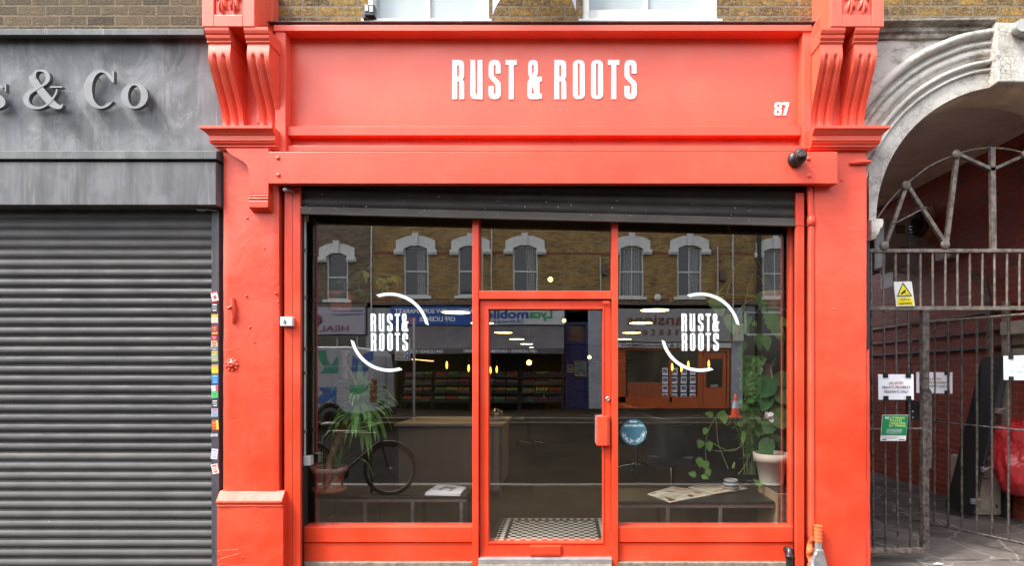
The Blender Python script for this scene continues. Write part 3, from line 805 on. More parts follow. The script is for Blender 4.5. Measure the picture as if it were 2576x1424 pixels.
# round teal sticker
y = G - .0025
tk = thing("round_sticker", "round teal sticker with white flowers on the glass right of the door", "sticker", (X(1594, y), y, Z(1122, y)))
b = MB(); b.lathe((X(1594, y), y, Z(1088, y)), [(33 / 305, -.001), (33 / 305, .0)], 40, 'y'); b.build("disc", plain("teal_vinyl", (0.035, 0.115, 0.16, 1), 0.5, var=0.08), tk)
b = MB(); b.text("GROW BEAUTIFUL", X(1571, y), X(1620, y), Z(1074, y), Z(1069, y), y - .002, bold=0.01, depth=.0005); b.text("davines", X(1584, y), X(1602, y), Z(1063, y), Z(1059, y), y - .002, bold=0.02, depth=.0005)
b.build("sticker_lettering", M['decal'], tk)
rnd = random.Random(5); b = MB()
for i in range(150):
    side = rnd.choice((-1, 1)); a = rnd.uniform(0.1, 1.45)
    rr = rnd.uniform(0.72, 0.97) * 33; ang = -PI / 2 + side * a
    px = 1594 + rr * math.cos(ang); py = 1088 - rr * math.sin(ang)
    py -= rnd.uniform(0, 7); px += -side * rnd.uniform(0, 3)
    if (px - 1594) ** 2 + (py - 1088) ** 2 > 31.5 ** 2: continue
    q = rnd.uniform(0.5, 1.1)
    b.add([(X(px + q * math.cos(t), y), y - .002, Z(py + q * math.sin(t), y)) for t in (0, PI / 3, 2 * PI / 3, PI, 4 * PI / 3, 5 * PI / 3)], [(0, 1, 2, 3, 4, 5)])
b.build("flower_print", M['decal'], tk)

# ---- timber beam under the fascia
yb0 = -0.23
beam = MB(); beam.box(X(675, yb0), X(2107, yb0), yb0, yb0 + .055, Z(461.5, yb0), Z(381, yb0)); beam = beam.build("beam", M['red_wood'], front, bevel=0.004)
b = MB(); b.box(X(700, yb0), X(2090, yb0), yb0 + .055, yf - .002, Z(398, yb0), Z(384, yb0)); b.box(X(2060, yb0), X(2107, yb0) - .004, yb0 + .056, YP + .01, Z(460.5, yb0), Z(383, yb0)); b.build("beam_packing", M['red_wood'], beam)
for px, py in ((699.5, 397), (700.5, 440), (2034, 399), (2035.5, 442)):
    b = MB(); b.ball((X(px, yb0), yb0, Z(py, yb0)), 0.018, 14, (1, .55, 1)); b.build("bolt", M['red_wood'], beam)

# ---- carved corner board at the left end of the beam
yc = -0.20
b = MB()
K = lambda cx, cy: (X(492.5 + cx * .2677, yc), Z(333.6 + cy * .2677, yc))
poly = [K(275, 146), K(290, 165), K(310, 190), K(340, 213), K(400, 247), K(450, 278), K(478, 305), K(492, 335), K(500, 380), K(500, 580), K(683, 580), K(683, 146)]
b.prism_xz(poly, yc, YP - .001)
x0, x1 = K(500, 0)[0], K(683, 0)[0]
z1 = K(0, 580)[1]; z0 = K(0, 705)[1]
h = z1 - z0
prof = [(yc + .004, z1), (yc - .006, z1 - .1 * h), (yc + .003, z1 - .2 * h), (yc - .009, z1 - .32 * h), (yc + .001, z1 - .44 * h), (yc - .007, z1 - .52 * h), (yc - .007, z0), (YP - .001, z0 - .025), (YP - .001, z1)]
b.prism_yz(prof, x0, x1)
b.build("corner_bracket", M['red_wood'], front, bevel=0.003)

# ---- console brackets and their capitals
def capital(px0, px1, pout, side):
    # moulded band below the scrolls; px0..px1 at face, pout overhang on the outer side
    y0 = YP
    zt_, zb_ = Z(316, -.25), Z(372, -.2)
    H = zt_ - zb_
    prof = [(0, 0.0), (-.03, 0.0), (-.034, .07), (-.05, .1), (-.05, .17), (-.066, .24), (-.07, .3), (-.062, .35), (-.072, .36), (-.072, .62), (-.08, .64), (-.088, .72), (-.105, .8), (-.11, .84), (-.118, .86), (-.118, 1.0), (0, 1.0)]
    b = MB()
    vs = []; n = len(prof)
    for (dy, t) in prof:
        e = -dy
        if side < 0: xa, xb = px0 - e, px1
        else: xa, xb = px0, px1 + e
        vs += [(xa, y0 + dy, zb_ + t * H), (xb, y0 + dy, zb_ + t * H)]
    fs = [(2 * i, 2 * i + 1, 2 * i + 3, 2 * i + 2) for i in range(n - 1)]
    b.add(vs, fs)
    vs2 = []
    for (dy, t) in prof:
        xa = px1 if side < 0 else px0
        vs2 += [(xa, y0 + dy, zb_ + t * H), (xa, 0.0, zb_ + t * H)]
    b.add(vs2, fs)
    # return on the outer side
    vs = []
    for (dy, t) in prof:
        e = -dy
        xa = (px0 - e) if side < 0 else (px1 + e)
        vs += [(xa, y0 + dy, zb_ + t * H), (xa, 0.0, zb_ + t * H)]
    b.add(vs, fs)
    return b.build("capital", M['red_moulding'], front)
capital(X(563, YP), X(694, -.2), 0, -1)
capital(X(2041, -.2), X(2181, YP), 0, 1)

def console(xs, xa, xb, side, zt_=4.6):
    # xs: left edges of the two scroll strips; xa..xb: block
    cb = MB()
    yw = -0.02; yfb = -0.345
    zb_ = Z(66, yfb)
    cb.box(xa, xb, yfb + .02, yw, zb_, zt_)
    br = cb.build("console_bracket", M['red_moulding'], front, bevel=0.006)
    # framed face with the carving
    fz0, fz1 = zb_ + 0.09, zt_
    b = MB()
    fw = 0.09
    b.box(xa, xa + fw, yfb, yfb + .02, zb_, zt_); b.box(xb - fw, xb, yfb, yfb + .02, zb_, zt_); b.box(xa + fw, xb - fw, yfb, yfb + .02, zb_, fz0)
    b.build("block_face", M['red_moulding'], br, bevel=0.005)
    def leaf(u, v):
        x = xa + fw + .008 + (xb - xa - 2 * fw - .016) * u
        z = fz0 + .004 + 0.3 * v
        U = abs(u - .5) * 2
        dx = U - 0.47; dz = (v - 0.44) * 1.0
        a = math.atan2(dx, -dz); r = math.hypot(dx, dz)
        lobes = 0.5 + 0.5 * math.cos(8 * a + 0.6)
        fine_ = 0.5 + 0.5 * math.cos(22 * a)
        edge = 0.46 * (0.74 + 0.26 * lobes) * (0.93 + 0.07 * fine_)
        hgt = 0.0
        if r < edge:
            t = r / edge
            hgt = 0.034 * (1 - t ** 5) * (0.3 + 0.7 * lobes ** .6) * (0.55 + 0.45 * t) + 0.004 * fine_ * t
        if u in (0, 1) or v == 0: hgt = 0
        return (x, yfb + .016 - hgt - .001, z)
    b = MB(); b.grid(leaf, 72, 56); b.build("acanthus_carving", M['red_moulding'], br)
    # little mouldings and S-shaped fluted strips
    zs = Z(111, -.3); zbot = Z(316, -.25) + .001
    wdt = 0.168
    for x0 in xs:
        x1 = x0 + wdt
        b = MB()
        H = zb_ - zs
        prof = [(yw - .02, zs), (-.300, zs), (-.312, zs + .12 * H), (-.308, zs + .2 * H), (-.322, zs + .34 * H), (-.326, zs + .5 * H), (-.318, zs + .56 * H), (-.33, zs + .62 * H), (-.338, zs + .8 * H), (-.34, zb_ - .001), (yw - .02, zb_ - .001)]
        b.prism_yz(prof, x0 - .008, x1 + .008)
        b.build("scroll_cap", M['red_moulding'], br, bevel=0.002)
        def yprof(t):      # t from top 0 to bottom 1
            return -0.30 - 0.012 * math.sin(PI * min(1, t / .35)) + 0.165 * (0.5 - 0.5 * math.cos(PI * min(1, max(0, (t - .12) / .78)))) - 0.012 * max(0, (t - .9) / .1)
        nt, nu = 44, 40
        def fn(u, v):
            t = 1 - v
            z = zbot + (zs - zbot) * v
            yy = yprof(t)
            g = 0
            for cg in (.3, .7):
                d = abs(u - cg)
                if d < .105 and .13 < t:
                    g = max(g, math.cos(d / .105 * PI / 2) * min(1, (t - .13) / .03))
            return (x0 + wdt * u, yy + 0.02 * g, z)
        b = MB(); b.grid(fn, nu, nt)
        for u in (0, 1):
            b.grid(lambda a, v, u=u: (x0 + wdt * u, fn(u, v)[1] + (yw - fn(u, v)[1]) * a, fn(u, v)[2]), 1, nt)
        b.build("scroll", M['red_moulding'], br)
    b = MB(); b.box(xa + .03, xb - .03, -0.085, yw, zbot, zb_ - .002); b.build("bracket_back", M['red_moulding'], br)
    return br
console([X(525.5, -.3), X(623, -.3)], X(508, -.345), X(640, -.345), -1)
console([X(2063, -.3), X(2148, -.3)], X(2090, -.345), X(2224, -.345), 1)
# flared cheek between the right bracket and the top of the fascia
b = MB()
xb_ = X(2090, -.3)
b.prism_xz([(X(2041, -.17), Z(88, -.17)), (X(2046, -.17), Z(66, -.17)), (X(2058, -.17), Z(46, -.17)), (X(2068, -.17), Z(20, -.17)), (X(2075, -.17), 4.6), (xb_ + .02, 4.6), (xb_ - .03, Z(112, -.17)), (X(2041, -.17), Z(112, -.17))], -.17, -.025)
b.build("bracket_cheek", M['red_moulding'], front, bevel=0.004)
b = MB(); b.box(X(2035, -.1), X(2075, -.1), -.09, -.025, Z(312, -.1), Z(113, -.1)); b.build("bracket_cheek", M['red_moulding'], front)
b = MB(); b.box(X(640, -.17) - .01, X(700, -.03), -.12, -.02, Z(312, -.1), 4.6); b.build("bracket_cheek", M['red_moulding'], front, bevel=0.004)

# ================================================================== FRONT SHUTTER (rolled up)
sh = thing("roller_shutter", "dirty black perforated roller shutter rolled up above the red salon window, hanging crooked", "roller shutter", (X(1380, -.1), -.1, Z(548, -.1)))
def slat_profile(z0, pitch, y, d=0.012):
    pts = []
    for t, dy in ((0.0, 0.0), (0.07, 0.006), (0.12, 0.0), (0.16, -.002), (0.3, -d * .7), (0.5, -d), (0.7, -d * .75), (0.88, -d * .2), (0.95, 0.004)):
        pts.append((y + dy, z0 + t * pitch))
    return pts
def curtain(b, x0, x1, zlo, n, pitch, y, perf, tilt=0.0, d=0.012):
    for i in range(n):
        b.mi = 1 if perf(i) else 0
        pts = slat_profile(zlo + i * pitch, pitch, y, d) + [(y, zlo + (i + 1) * pitch)]
        vs = []
        for p in pts: vs += [(x0, p[0], p[1]), (x1, p[0], p[1] + tilt)]
        b.smooth = True
        b.add(vs, [(2 * j, 2 * j + 1, 2 * j + 3, 2 * j + 2) for j in range(len(pts) - 1)])
        b.smooth = False
sx0, sx1 = JL1 + .001, JR0 - .001
tl = -(552 - 522) / s_(-.09)
zr1 = Z(521, -.09)
b = MB(); curtain(b, sx0, sx1, zr1, 4, 0.082, -.085, lambda i: True, tl); b.build("slat_curtain", [M['slat_brown'], M['slat_brown']], sh)
b = MB(); zr0 = Z(540, -.09)
for (ya, yb_, za, zb2) in ((-.115, -.07, zr0, zr1), (-.125, -.112, zr0 - .004, zr0 + .006)):
    b.add([(sx0, ya, za), (sx1, ya, za + tl), (sx1, yb_, za + tl), (sx0, yb_, za), (sx0, ya, zb2), (sx1, ya, zb2 + tl), (sx1, yb_, zb2 + tl), (sx0, yb_, zb2)], [(0, 3, 2, 1), (4, 5, 6, 7), (0, 1, 5, 4), (1, 2, 6, 5), (2, 3, 7, 6), (3, 0, 4, 7)])
b.build("bottom_rail", M['rail_brown'], sh, bevel=0.002)
rb = random.Random(11); b = MB()
for i in range(60):
    t = rb.random(); u = rb.random() ** 1.2
    b.ball((sx0 + (sx1 - sx0) * t, -.099 if u > .3 else -.116, zr0 + tl * t + 0.03 + u * .14), rb.uniform(.001, .0028), 6, (rb.uniform(.6, 1.6), .3, rb.uniform(.6, 2)))
b.build("bird_droppings", M['white_paint'], sh, kind='stuff')

# ================================================================== FITTINGS ON THE RED FRONT
cy = yb0 - .05
cm = thing("security_camera", "round black dome camera on the right end of the red beam", "camera", (X(2010, yb0), yb0, Z(395, yb0)))
b = MB(); b.lathe((X(2007, cy), yb0, Z(396, cy)), [(0.06, 0.0), (0.062, -.012), (0.058, -.03), (0.05, -.045), (0.0, -.05)], 24, 'y'); b.build("base", M['black_gloss'], cm)
b = MB(); b.ball((X(2012, cy), yb0 - .055, Z(393, cy)), 0.052, 20, (1, 1, 1.18)); b.build("dome", M['black_gloss'], cm)
b = MB(); b.lathe((X(2007, cy), yb0 - .115, Z(393, cy)), [(0.03, .02), (0.03, 0.0), (0.024, -.003), (0.017, .002), (0.013, .0), (0.0, .001)], 20, 'y'); b.build("lens", M['iron_dark'], cm)
# red pipe
pp = thing("pipe", "thin red painted pipe running down beside the right pilaster", "pipe", (X(2040, -.1), -.1, -0.1))
xp = X(2040, -.13)
b = MB(); b.tube([(xp - .012, -.13, Z(464, -.13)), (xp, -.13, Z(545, -.13)), (xp, -.13, Z(1345, -.13)), (xp + .004, -.15, Z(1358, -.13))], [.024, .025, .025, .025], 14); b.build("tube", M['red'], pp)
b = MB(); b.lathe((xp, -.13, Z(570, -.13)), [(.025, 0), (.03, .002), (.032, .04), (.03, .08), (.025, .082)], 14, cap=False); b.box(xp + .02, xp + .045, -.14, -.11, Z(566, -.13), Z(548, -.13)); b.build("bracket", M['red'], pp)
b = MB(); b.tube([(X(2001, -.14), -.14, Z(567, -.14)), (X(2022, -.14), -.145, Z(568.5, -.14)), (X(2035, -.14), -.16, Z(566, -.14)), (X(2050, -.14), -.145, Z(568, -.14))], .003, 6)
b.build("black_cable", M['black_gloss'], label="thin black cable crossing the red jamb and pipe below the shutter", cat="cable")
# isolator box
bx = thing("isolator_box", "small white key switch box on the left red jamb", "switch box", (X(719, -.13), -.13, Z(821, -.13)))
b = MB(); b.box(X(704, -.16), X(735, -.16), -.16, -.12, Z(821, -.16), Z(797, -.16)); b.build("box", M['white_plastic'], bx, bevel=0.006)
b = MB(); b.lathe((X(716, -.16), -.165, Z(809, -.16)), [(.013, .006), (.013, 0), (.006, 0), (0, .003)], 14, 'y'); b.box(X(714.5, -.16), X(717.5, -.16), -.166, -.164, Z(815, -.16), Z(803, -.16)); b.build("key_switch", M['steel'], bx)
b = MB(); b.ball((X(718, -.18), -.18, Z(477, -.18)), .02, 10); b.tube([(X(718, -.18), -.17, Z(477, -.18)), (X(728, -.16), -.14, Z(474, -.18)), (X(736, -.16), -.13, Z(480, -.18))], .008, 6)
b.build("sensor", M['galv'], label="tiny round metal sensor tucked under the left end of the beam", cat="sensor")
# black waste pipe and galvanised cable guard low on the right
b = MB(); yq = -.09
b.tube([(X(1986, yq), -.03, Z(1390, yq)), (X(1986, yq), yq, Z(1386, yq)), (X(1986, yq), yq, Z(1400, yq)), (X(1987, yq), yq, -0.15)], .028, 14)
b.lathe((X(1986, yq), yq, Z(1405, yq)), [(.028, 0), (.034, .002), (.034, .03), (.028, .032)], 14, cap=False)
b.build("waste_pipe", M['black_gloss'], label="short black waste pipe in front of the lower right window panel", cat="pipe")
cg = thing("cable_guard", "galvanised cable guard wrapped with orange tape at the foot of the right pilaster", "cable guard", (X(2056, -.19), -.19, -.15))
yq = -.18
b = MB(); b.tube([(X(2058, yq), yq, Z(1381, yq)), (X(2058.5, yq), yq, Z(1360, yq))], .026, 14); b.build("neck", M['galv'], cg)
b = MB(); b.prism_xz([(X(2051, yq), Z(1381, yq)), (X(2067, yq), Z(1381, yq)), (X(2078, yq), Z(1424, yq)), (X(2083, yq), -.15), (X(2028, yq), -.15), (X(2036, yq), Z(1424, yq))], yq - .03, YP - .001)
b.build("steel_skirt", M['galv'], cg, bevel=0.006)
b = MB()
pr = []
z0, z1 = Z(1363, yq), Z(1323, yq)
for i in range(14):
    t = i / 13; pr.append((.031 + .003 * math.sin(i * 2.1), (z1 - z0) * t))
b.lathe((X(2058, yq), yq, z0), pr, 16); b.build("orange_tape", plain("orange_tape", (0.75, 0.13, 0.04, 1), 0.45), cg)
b = MB()
for (px, py) in ((2048, 1392), (2040, 1421)): b = MB(); b.lathe((X(px, yq), yq - .032, Z(py, yq)), [(.011, .004), (.011, -.002), (.004, -.002), (0, 0)], 12, 'y'); b.build("screw_washer", M['white_plastic'], cg)
b = MB()
yq = -.155
def stf(u, v):
    return (X(2030 + 22 * u * (1 - .3 * v) + 3 * math.sin(v * 9), yq), yq - .02 * math.sin(u * PI) - .01 * math.sin(v * 14), Z(1424 - 68 * v, yq))
b.grid(stf, 6, 20); b.build("foam_sealant", plain("orange_foam", (0.78, 0.14, 0.04, 1), 0.8, bump=1.0, bscale=40, bdist=.02), cg)

# ================================================================== BRICK UPPER WALLS
def wall_holes(b, x0, x1, z0, z1, holes, y, depth, face=-1):
    xs = sorted(set([x0, x1] + [h[0] for h in holes] + [h[1] for h in holes])); zs = sorted(set([z0, z1] + [h[2] for h in holes] + [h[3] for h in holes]))
    for i in range(len(xs) - 1):
        for j in range(len(zs) - 1):
            cx_, cz_ = (xs[i] + xs[i + 1]) / 2, (zs[j] + zs[j + 1]) / 2
            if any(h[0] < cx_ < h[1] and h[2] < cz_ < h[3] for h in holes): continue
            q = [(xs[i], y, zs[j]), (xs[i + 1], y, zs[j]), (xs[i + 1], y, zs[j + 1]), (xs[i], y, zs[j + 1])]
            b.add(q if face < 0 else q[::-1], [(0, 1, 2, 3)])
    yd = y - face * depth
    for (a, d, e, g) in holes:
        b.quad((a, y, e), (a, yd, e), (a, yd, g), (a, y, g)); b.quad((d, yd, e), (d, y, e), (d, y, g), (d, yd, g))
        b.quad((a, y, g), (a, yd, g), (d, yd, g), (d, y, g)); b.quad((a, yd, e), (a, y, e), (d, y, e), (d, yd, e))
    yk = y - face * 0.3
    b.quad((x0, y, z1), (x1, y, z1), (x1, yk, z1), (x0, yk, z1))
    b.quad((x0, y, z0), (x0, yk, z0), (x0, yk, z1), (x0, y, z1)); b.quad((x1, yk, z0), (x1, y, z0), (x1, y, z1), (x1, yk, z1))
bld = thing("brick_building", "yellow stock brick upper storey with white sash windows above the red shop front", "building", (0, .1, 4.0))
w1 = (X(925), X(1231), Z(62), 6.2); w2 = (X(1465), X(1803), Z(62), 6.2)
b = MB(); wall_holes(b, X(640), X(2100), Z(100), 7.5, [w1, w2], -0.02, 0.16); b.build("wall", M['brick_right'], bld)
def sash(x0, x1, z0, pz, mx, fw, name="window"):
    y = 0.06
    b = MB()
    b.box(x0, x0 + fw, -.012, y + .06, z0, 6.2); b.box(x1 - fw, x1, -.012, y + .06, z0, 6.2); b.box(x0 + fw, x1 - fw, y - .03, y + .06, z0, pz - .03)
    b.box(x0 + fw, x1 - fw, y, y + .05, pz - .03, pz); b.box(mx - .018, mx + .018, y, y + .05, pz, 6.2)
    f = b.build(name, M['white_paint'], bld, bevel=0.004)
    MB().box(x0 + fw, x1 - fw, y + .02, y + .026, pz, 6.2).build("pane", M['glass_pale'], f)
    b = MB(); b.box(x0 - .03, x1 + .03, -.07, y, z0 - .05, z0 + .0); b.build("sill", M['white_paint'], f, bevel=0.006)
sash(w1[0], w1[1], w1[2] + .01, Z(46, .06), X(1077, .06), 0.045)
sash(w2[0], w2[1], w2[2] + .01, Z(23, .06), X(1625, .06), 0.055)
b = MB(); b.box(X(700), X(2035), -.16, -.02, Z(66, -.1), Z(64.5, -.1) + .004); b.build("lead_flashing", M['grey_trim'], bld)
# left neighbour upper wall, right neighbour upper wall
lb = thing("brick_building", "brown brick wall above the weathered grey fascia at the left", "building", (-4, .1, 4.0))
b = MB(); wall_holes(b, -8.5, X(640) - .001, Z(110), 7.5, [], -0.03, 0.1); b.build("wall", M['brick_left'], lb)
rbd = thing("brick_building", "yellow brick wall above the white stucco arch at the right", "building", (4, .1, 4.0))
b = MB(); wall_holes(b, X(2100) + .001, 8.0, Z(75), 7.5, [], -0.025, 0.1); b.build("wall", M['brick_right'], rbd)
# cloth banner between the upper windows
b = MB(); yk = -.28
def ban(u, v):
    x = X(1239, yk) + (X(1449, yk) - X(1239, yk)) * u
    zlow = Z(38 - 14 * u, yk) + 0.28 * math.sin(PI * u) ** .7
    return (x, yk - .05 * math.sin(PI * u) + .01 * math.sin(u * 20), zlow + (5.2 - zlow) * v)
b.grid(ban, 30, 6)
b.build("banner", M['lavender'], label="pale lavender cloth banner hanging between the upper windows", cat="banner")
# floodlight at the upper left
fl_ = thing("floodlight", "small black floodlight on the wall beside the upper left window", "floodlight", (X(925, -.1), -.1, Z(60, -.1)))
b = MB(); yk = -.14
b.box(X(919, yk), X(945, yk), yk - .03, yk + .03, Z(44, yk), Z(16, yk)); o_ = b.build("head", M['black_gloss'], fl_, bevel=0.006)
b = MB(); b.box(X(922, yk), X(930, yk), yk - .036, yk - .03, Z(34, yk), Z(19, yk)); b.box(X(933, yk), X(942, yk), yk - .036, yk - .03, Z(36, yk), Z(21, yk)); b.build("lens", M['grey_plastic'], fl_)
b = MB(); b.box(X(912, yk), X(919, yk), yk, -.03, Z(44, yk), Z(14, yk)); b.tube([(X(926, yk), yk, Z(42, yk)), (X(924, yk), yk + .02, Z(58, yk)), (X(930, yk), yk + .06, Z(61, yk))], .008, 8); b.build("bracket", M['iron_dark'], fl_)

# ================================================================== LEFT GREY SHOP
gs = thing("grey_shopfront", "closed shop with weathered grey fascia and grey metal cladding at the left", "shop front", (-4.5, 0, -.15))
yg = -.06
b = MB(); b.box(-8.4, X(560, yg), yg, -.035, Z(380, yg), Z(95, yg)); b.build("fascia_board", M['grey_board'], gs)
b = MB(); b.prism_yz([(-.03, Z(72, -.13)), (-.14, Z(72, -.14)), (-.14, Z(87, -.14)), (-.10, Z(90, -.12)), (-.075, Z(95, -.075)), (-.03, Z(95, -.07))], -8.4, X(513, -.14)); b.build("cornice", M['grey_trim'], gs, bevel=0.003)
b = MB(); b.prism_yz([(-.03, Z(377, -.2)), (-.2, Z(379, -.2)), (-.205, Z(400, -.2)), (-.16, Z(402, -.18)), (-.03, Z(402, -.18))], -8.4, X(545, -.2)); b.build("ledge", M['grey_trim'], gs, bevel=0.003)
ybx = -.19
b = MB(); b.box(-8.4, X(543, ybx), ybx, -.02, Z(515, ybx), Z(408, ybx)); b.box(-8.4, X(540, ybx), ybx + .02, -.02, Z(408, ybx), Z(403, ybx)); b.build("shutter_box", M['grey_box'], gs, bevel=0.003)
b = MB(); b.box(X(532, -.09), X(551, -.09), -.09, .02, -.15, Z(522, -.09)); b.build("shutter_channel", M['channel'], gs, bevel=0.002)
b = MB(); b.box(X(552, -.05), X(561, -.10), -.05, .05, -.15, Z(402, -.05)); b.box(X(546, -.12), X(560, -.12), -.12, -.055, Z(512, -.12), Z(404, -.12)); b.build("side_panel", M['channel'], gs)
# built-up letters
def arc(cx, cz, rx, rz, a0, a1, n=20):
    return [(cx + rx * math.cos(R(a0 + (a1 - a0) * i / n)), cz + rz * math.sin(R(a0 + (a1 - a0) * i / n))) for i in range(n + 1)]
def big_letter(nm, loops, x0, x1, z0, z1, label):
    ya, yb2 = yg - .055, yg - .027
    b = MB()
    b.shape(loops, lambda u, v, w: (x0 + (x1 - x0) * u, (ya + yb2) / 2 - w, z0 + (z1 - z0) * v), 0.03)
    t = thing(nm, label, "sign letter", ((x0 + x1) / 2, ya, z0), "raised metal letters on the grey fascia")
    b.build("letter_face", M['letter'], t, bevel=0.003)
    b = MB()
    for (u, v) in ((.22, .2), (.8, .22), (.3, .85), (.75, .8)):
        b = MB(); b.cyl((x0 + (x1 - x0) * u, yb2, z0 + (z1 - z0) * v), (x0 + (x1 - x0) * u, yg, z0 + (z1 - z0) * v), .004, n=6); b.build("mounting_pin", M['iron_dark'], t)
yL = yg - .04
Cl = arc(.52, .5, .52, .5, 42, 318, 34) + [(.93, .2), (.86, .16)] + [(x, z) for x, z in arc(.56, .5, .30, .44, 305, 55, 30)] + [(.9, .68), (.96, .68), (.96, .98), (.9, .98)]
big_letter("fascia_letter", [Cl], X(215, yL), X(294, yL), Z(275, yL), Z(178, yL), "large raised grey capital C on the weathered grey fascia")
Ol = [arc(.5, .5, .5, .5, 0, 350, 30), arc(.5, .5, .24, .42, 0, 350, 26)]
big_letter("fascia_letter", Ol, X(308, yL), X(376, yL), Z(275, yL), Z(211, yL), "raised grey lower-case o, last letter of the grey fascia")
def stroke(pts, ws):
    L = []; Rr = []
    n = len(pts)
    for i in range(n):
        a = Vector(pts[max(0, i - 1)]); d = Vector(pts[min(n - 1, i + 1)])
        t = (d - a).normalized(); nn = Vector((-t.y, t.x)) * ws[i] / 2
        L.append(tuple(Vector(pts[i]) + nn)); Rr.append(tuple(Vector(pts[i]) - nn))
    return L + Rr[::-1]
def smooth_path(pts, n=6):
    out = []
    P = [Vector(p) for p in pts]
    for i in range(len(P) - 1):
        p0 = P[max(0, i - 1)]; p1 = P[i]; p2 = P[i + 1]; p3 = P[min(len(P) - 1, i + 2)]
        for k in range(n):
            t = k / n
            out.append(0.5 * ((2 * p1) + (p2 - p0) * t + (2 * p0 - 5 * p1 + 4 * p2 - p3) * t * t + (3 * p1 - p0 - 3 * p2 + p3) * t ** 3))
    out.append(P[-1])
    return out
def stroke_s(pts, ws):
    q = smooth_path([(p[0], p[1], w) for p, w in zip(pts, ws)])
    return stroke([(a.x, a.y) for a in q], [a.z for a in q])
# ampersand: one smooth stroke crossing itself, built as three overlapping solids in slightly different depths
ya, yb2 = yg - .055, yg - .027
x0, x1, z0, z1 = X(66, yL), X(162, yL), Z(275, yL), Z(178, yL)
amp = thing("fascia_letter", "raised grey ampersand on the weathered grey fascia", "sign letter", ((x0 + x1) / 2, ya, z0), "raised metal letters on the grey fascia")
b = MB()
for dep, lp in ((0.0, stroke_s([(.2, .86), (.26, .7), (.5, .38), (.72, .14), (.92, .04), (1.0, .12)], [.17, .19, .2, .19, .1, .03])),
                (0.002, stroke_s([(.24, .78), (.3, .95), (.44, .985), (.58, .93), (.62, .78), (.54, .64), (.36, .53), (.12, .4), (.05, .22), (.16, .06), (.4, .02), (.62, .12), (.8, .34), (.86, .5)], [.12, .06, .05, .09, .12, .07, .05, .13, .15, .1, .06, .05, .05, .05])),
                (0.004, [(.68, .575), (1.0, .575), (1.0, .535), (.68, .535)])):
    b.shape([lp], lambda u, v, w, dep=dep: (x0 + (x1 - x0) * u, (ya + yb2) / 2 - w - dep, z0 + (z1 - z0) * v), 0.03)
b.build("letter_face", M['letter'], amp, bevel=0.002)
x0, x1, z0, z1 = X(-44, yL), X(21, yL), Z(277, yL), Z(211, yL)
sl = stroke_s([(.86, .82), (.6, .96), (.3, .9), (.2, .72), (.45, .55), (.75, .4), (.85, .22), (.6, .06), (.3, .05), (.1, .2)], [.06, .08, .14, .2, .26, .26, .2, .12, .08, .06])
t_ = thing("fascia_letter", "raised grey lower-case s cut by the left edge of the photo", "sign letter", ((x0 + x1) / 2, ya, z0), "raised metal letters on the grey fascia")
b = MB(); b.shape([sl], lambda u, v, w: (x0 + (x1 - x0) * u, (ya + yb2) / 2 - w, z0 + (z1 - z0) * v), 0.03); b.box(x1 - .014, x1 - .004, ya, yb2, Z(233, yL), Z(212, yL)); b.build("letter_face", M['letter'], t_, bevel=0.002)
# closed roller shutter
ls = thing("roller_shutter", "closed grey roller shutter with perforated middle slats at the left", "roller shutter", (-4.5, -.06, -.15))
pit = 24.35 / s_(-.05)
zlow = Z(530, -.05) - 37 * pit
b = MB(); b.box(-8.4, X(556), .03, .05, -.15, 3.0); b.box(X(536), X(575), .0, .02, 2.4, 3.6); b.build('backing', M['black'], ls)  # added black plane and filler, keep bright sky out of the gaps
b = MB(); curtain(b, -8.4, X(548, -.05), zlow, 39, pit, -.045, lambda i: 12 <= i < 31, 0.0, 0.014); b.build("slat_curtain", [M['slat'], M['slat_perf']], ls)
b = MB(); b.box(-8.4, X(534, -.05), -.07, -.03, -.15, zlow); b.build("bottom_rail", M['slat'], ls)
b = MB()
b.tube([(X(496, -.1), -.1, Z(527, -.1)), (X(510, -.12), -.12, Z(530, -.1)), (X(520, -.1), -.1, Z(526, -.1)), (X(546, -.1), -.1, Z(530, -.1))], [.008, .014, .01, .006], 8)
b.build("rag", M['galv'], label="grey scrap of rag caught under the grey shutter box", cat="rag")
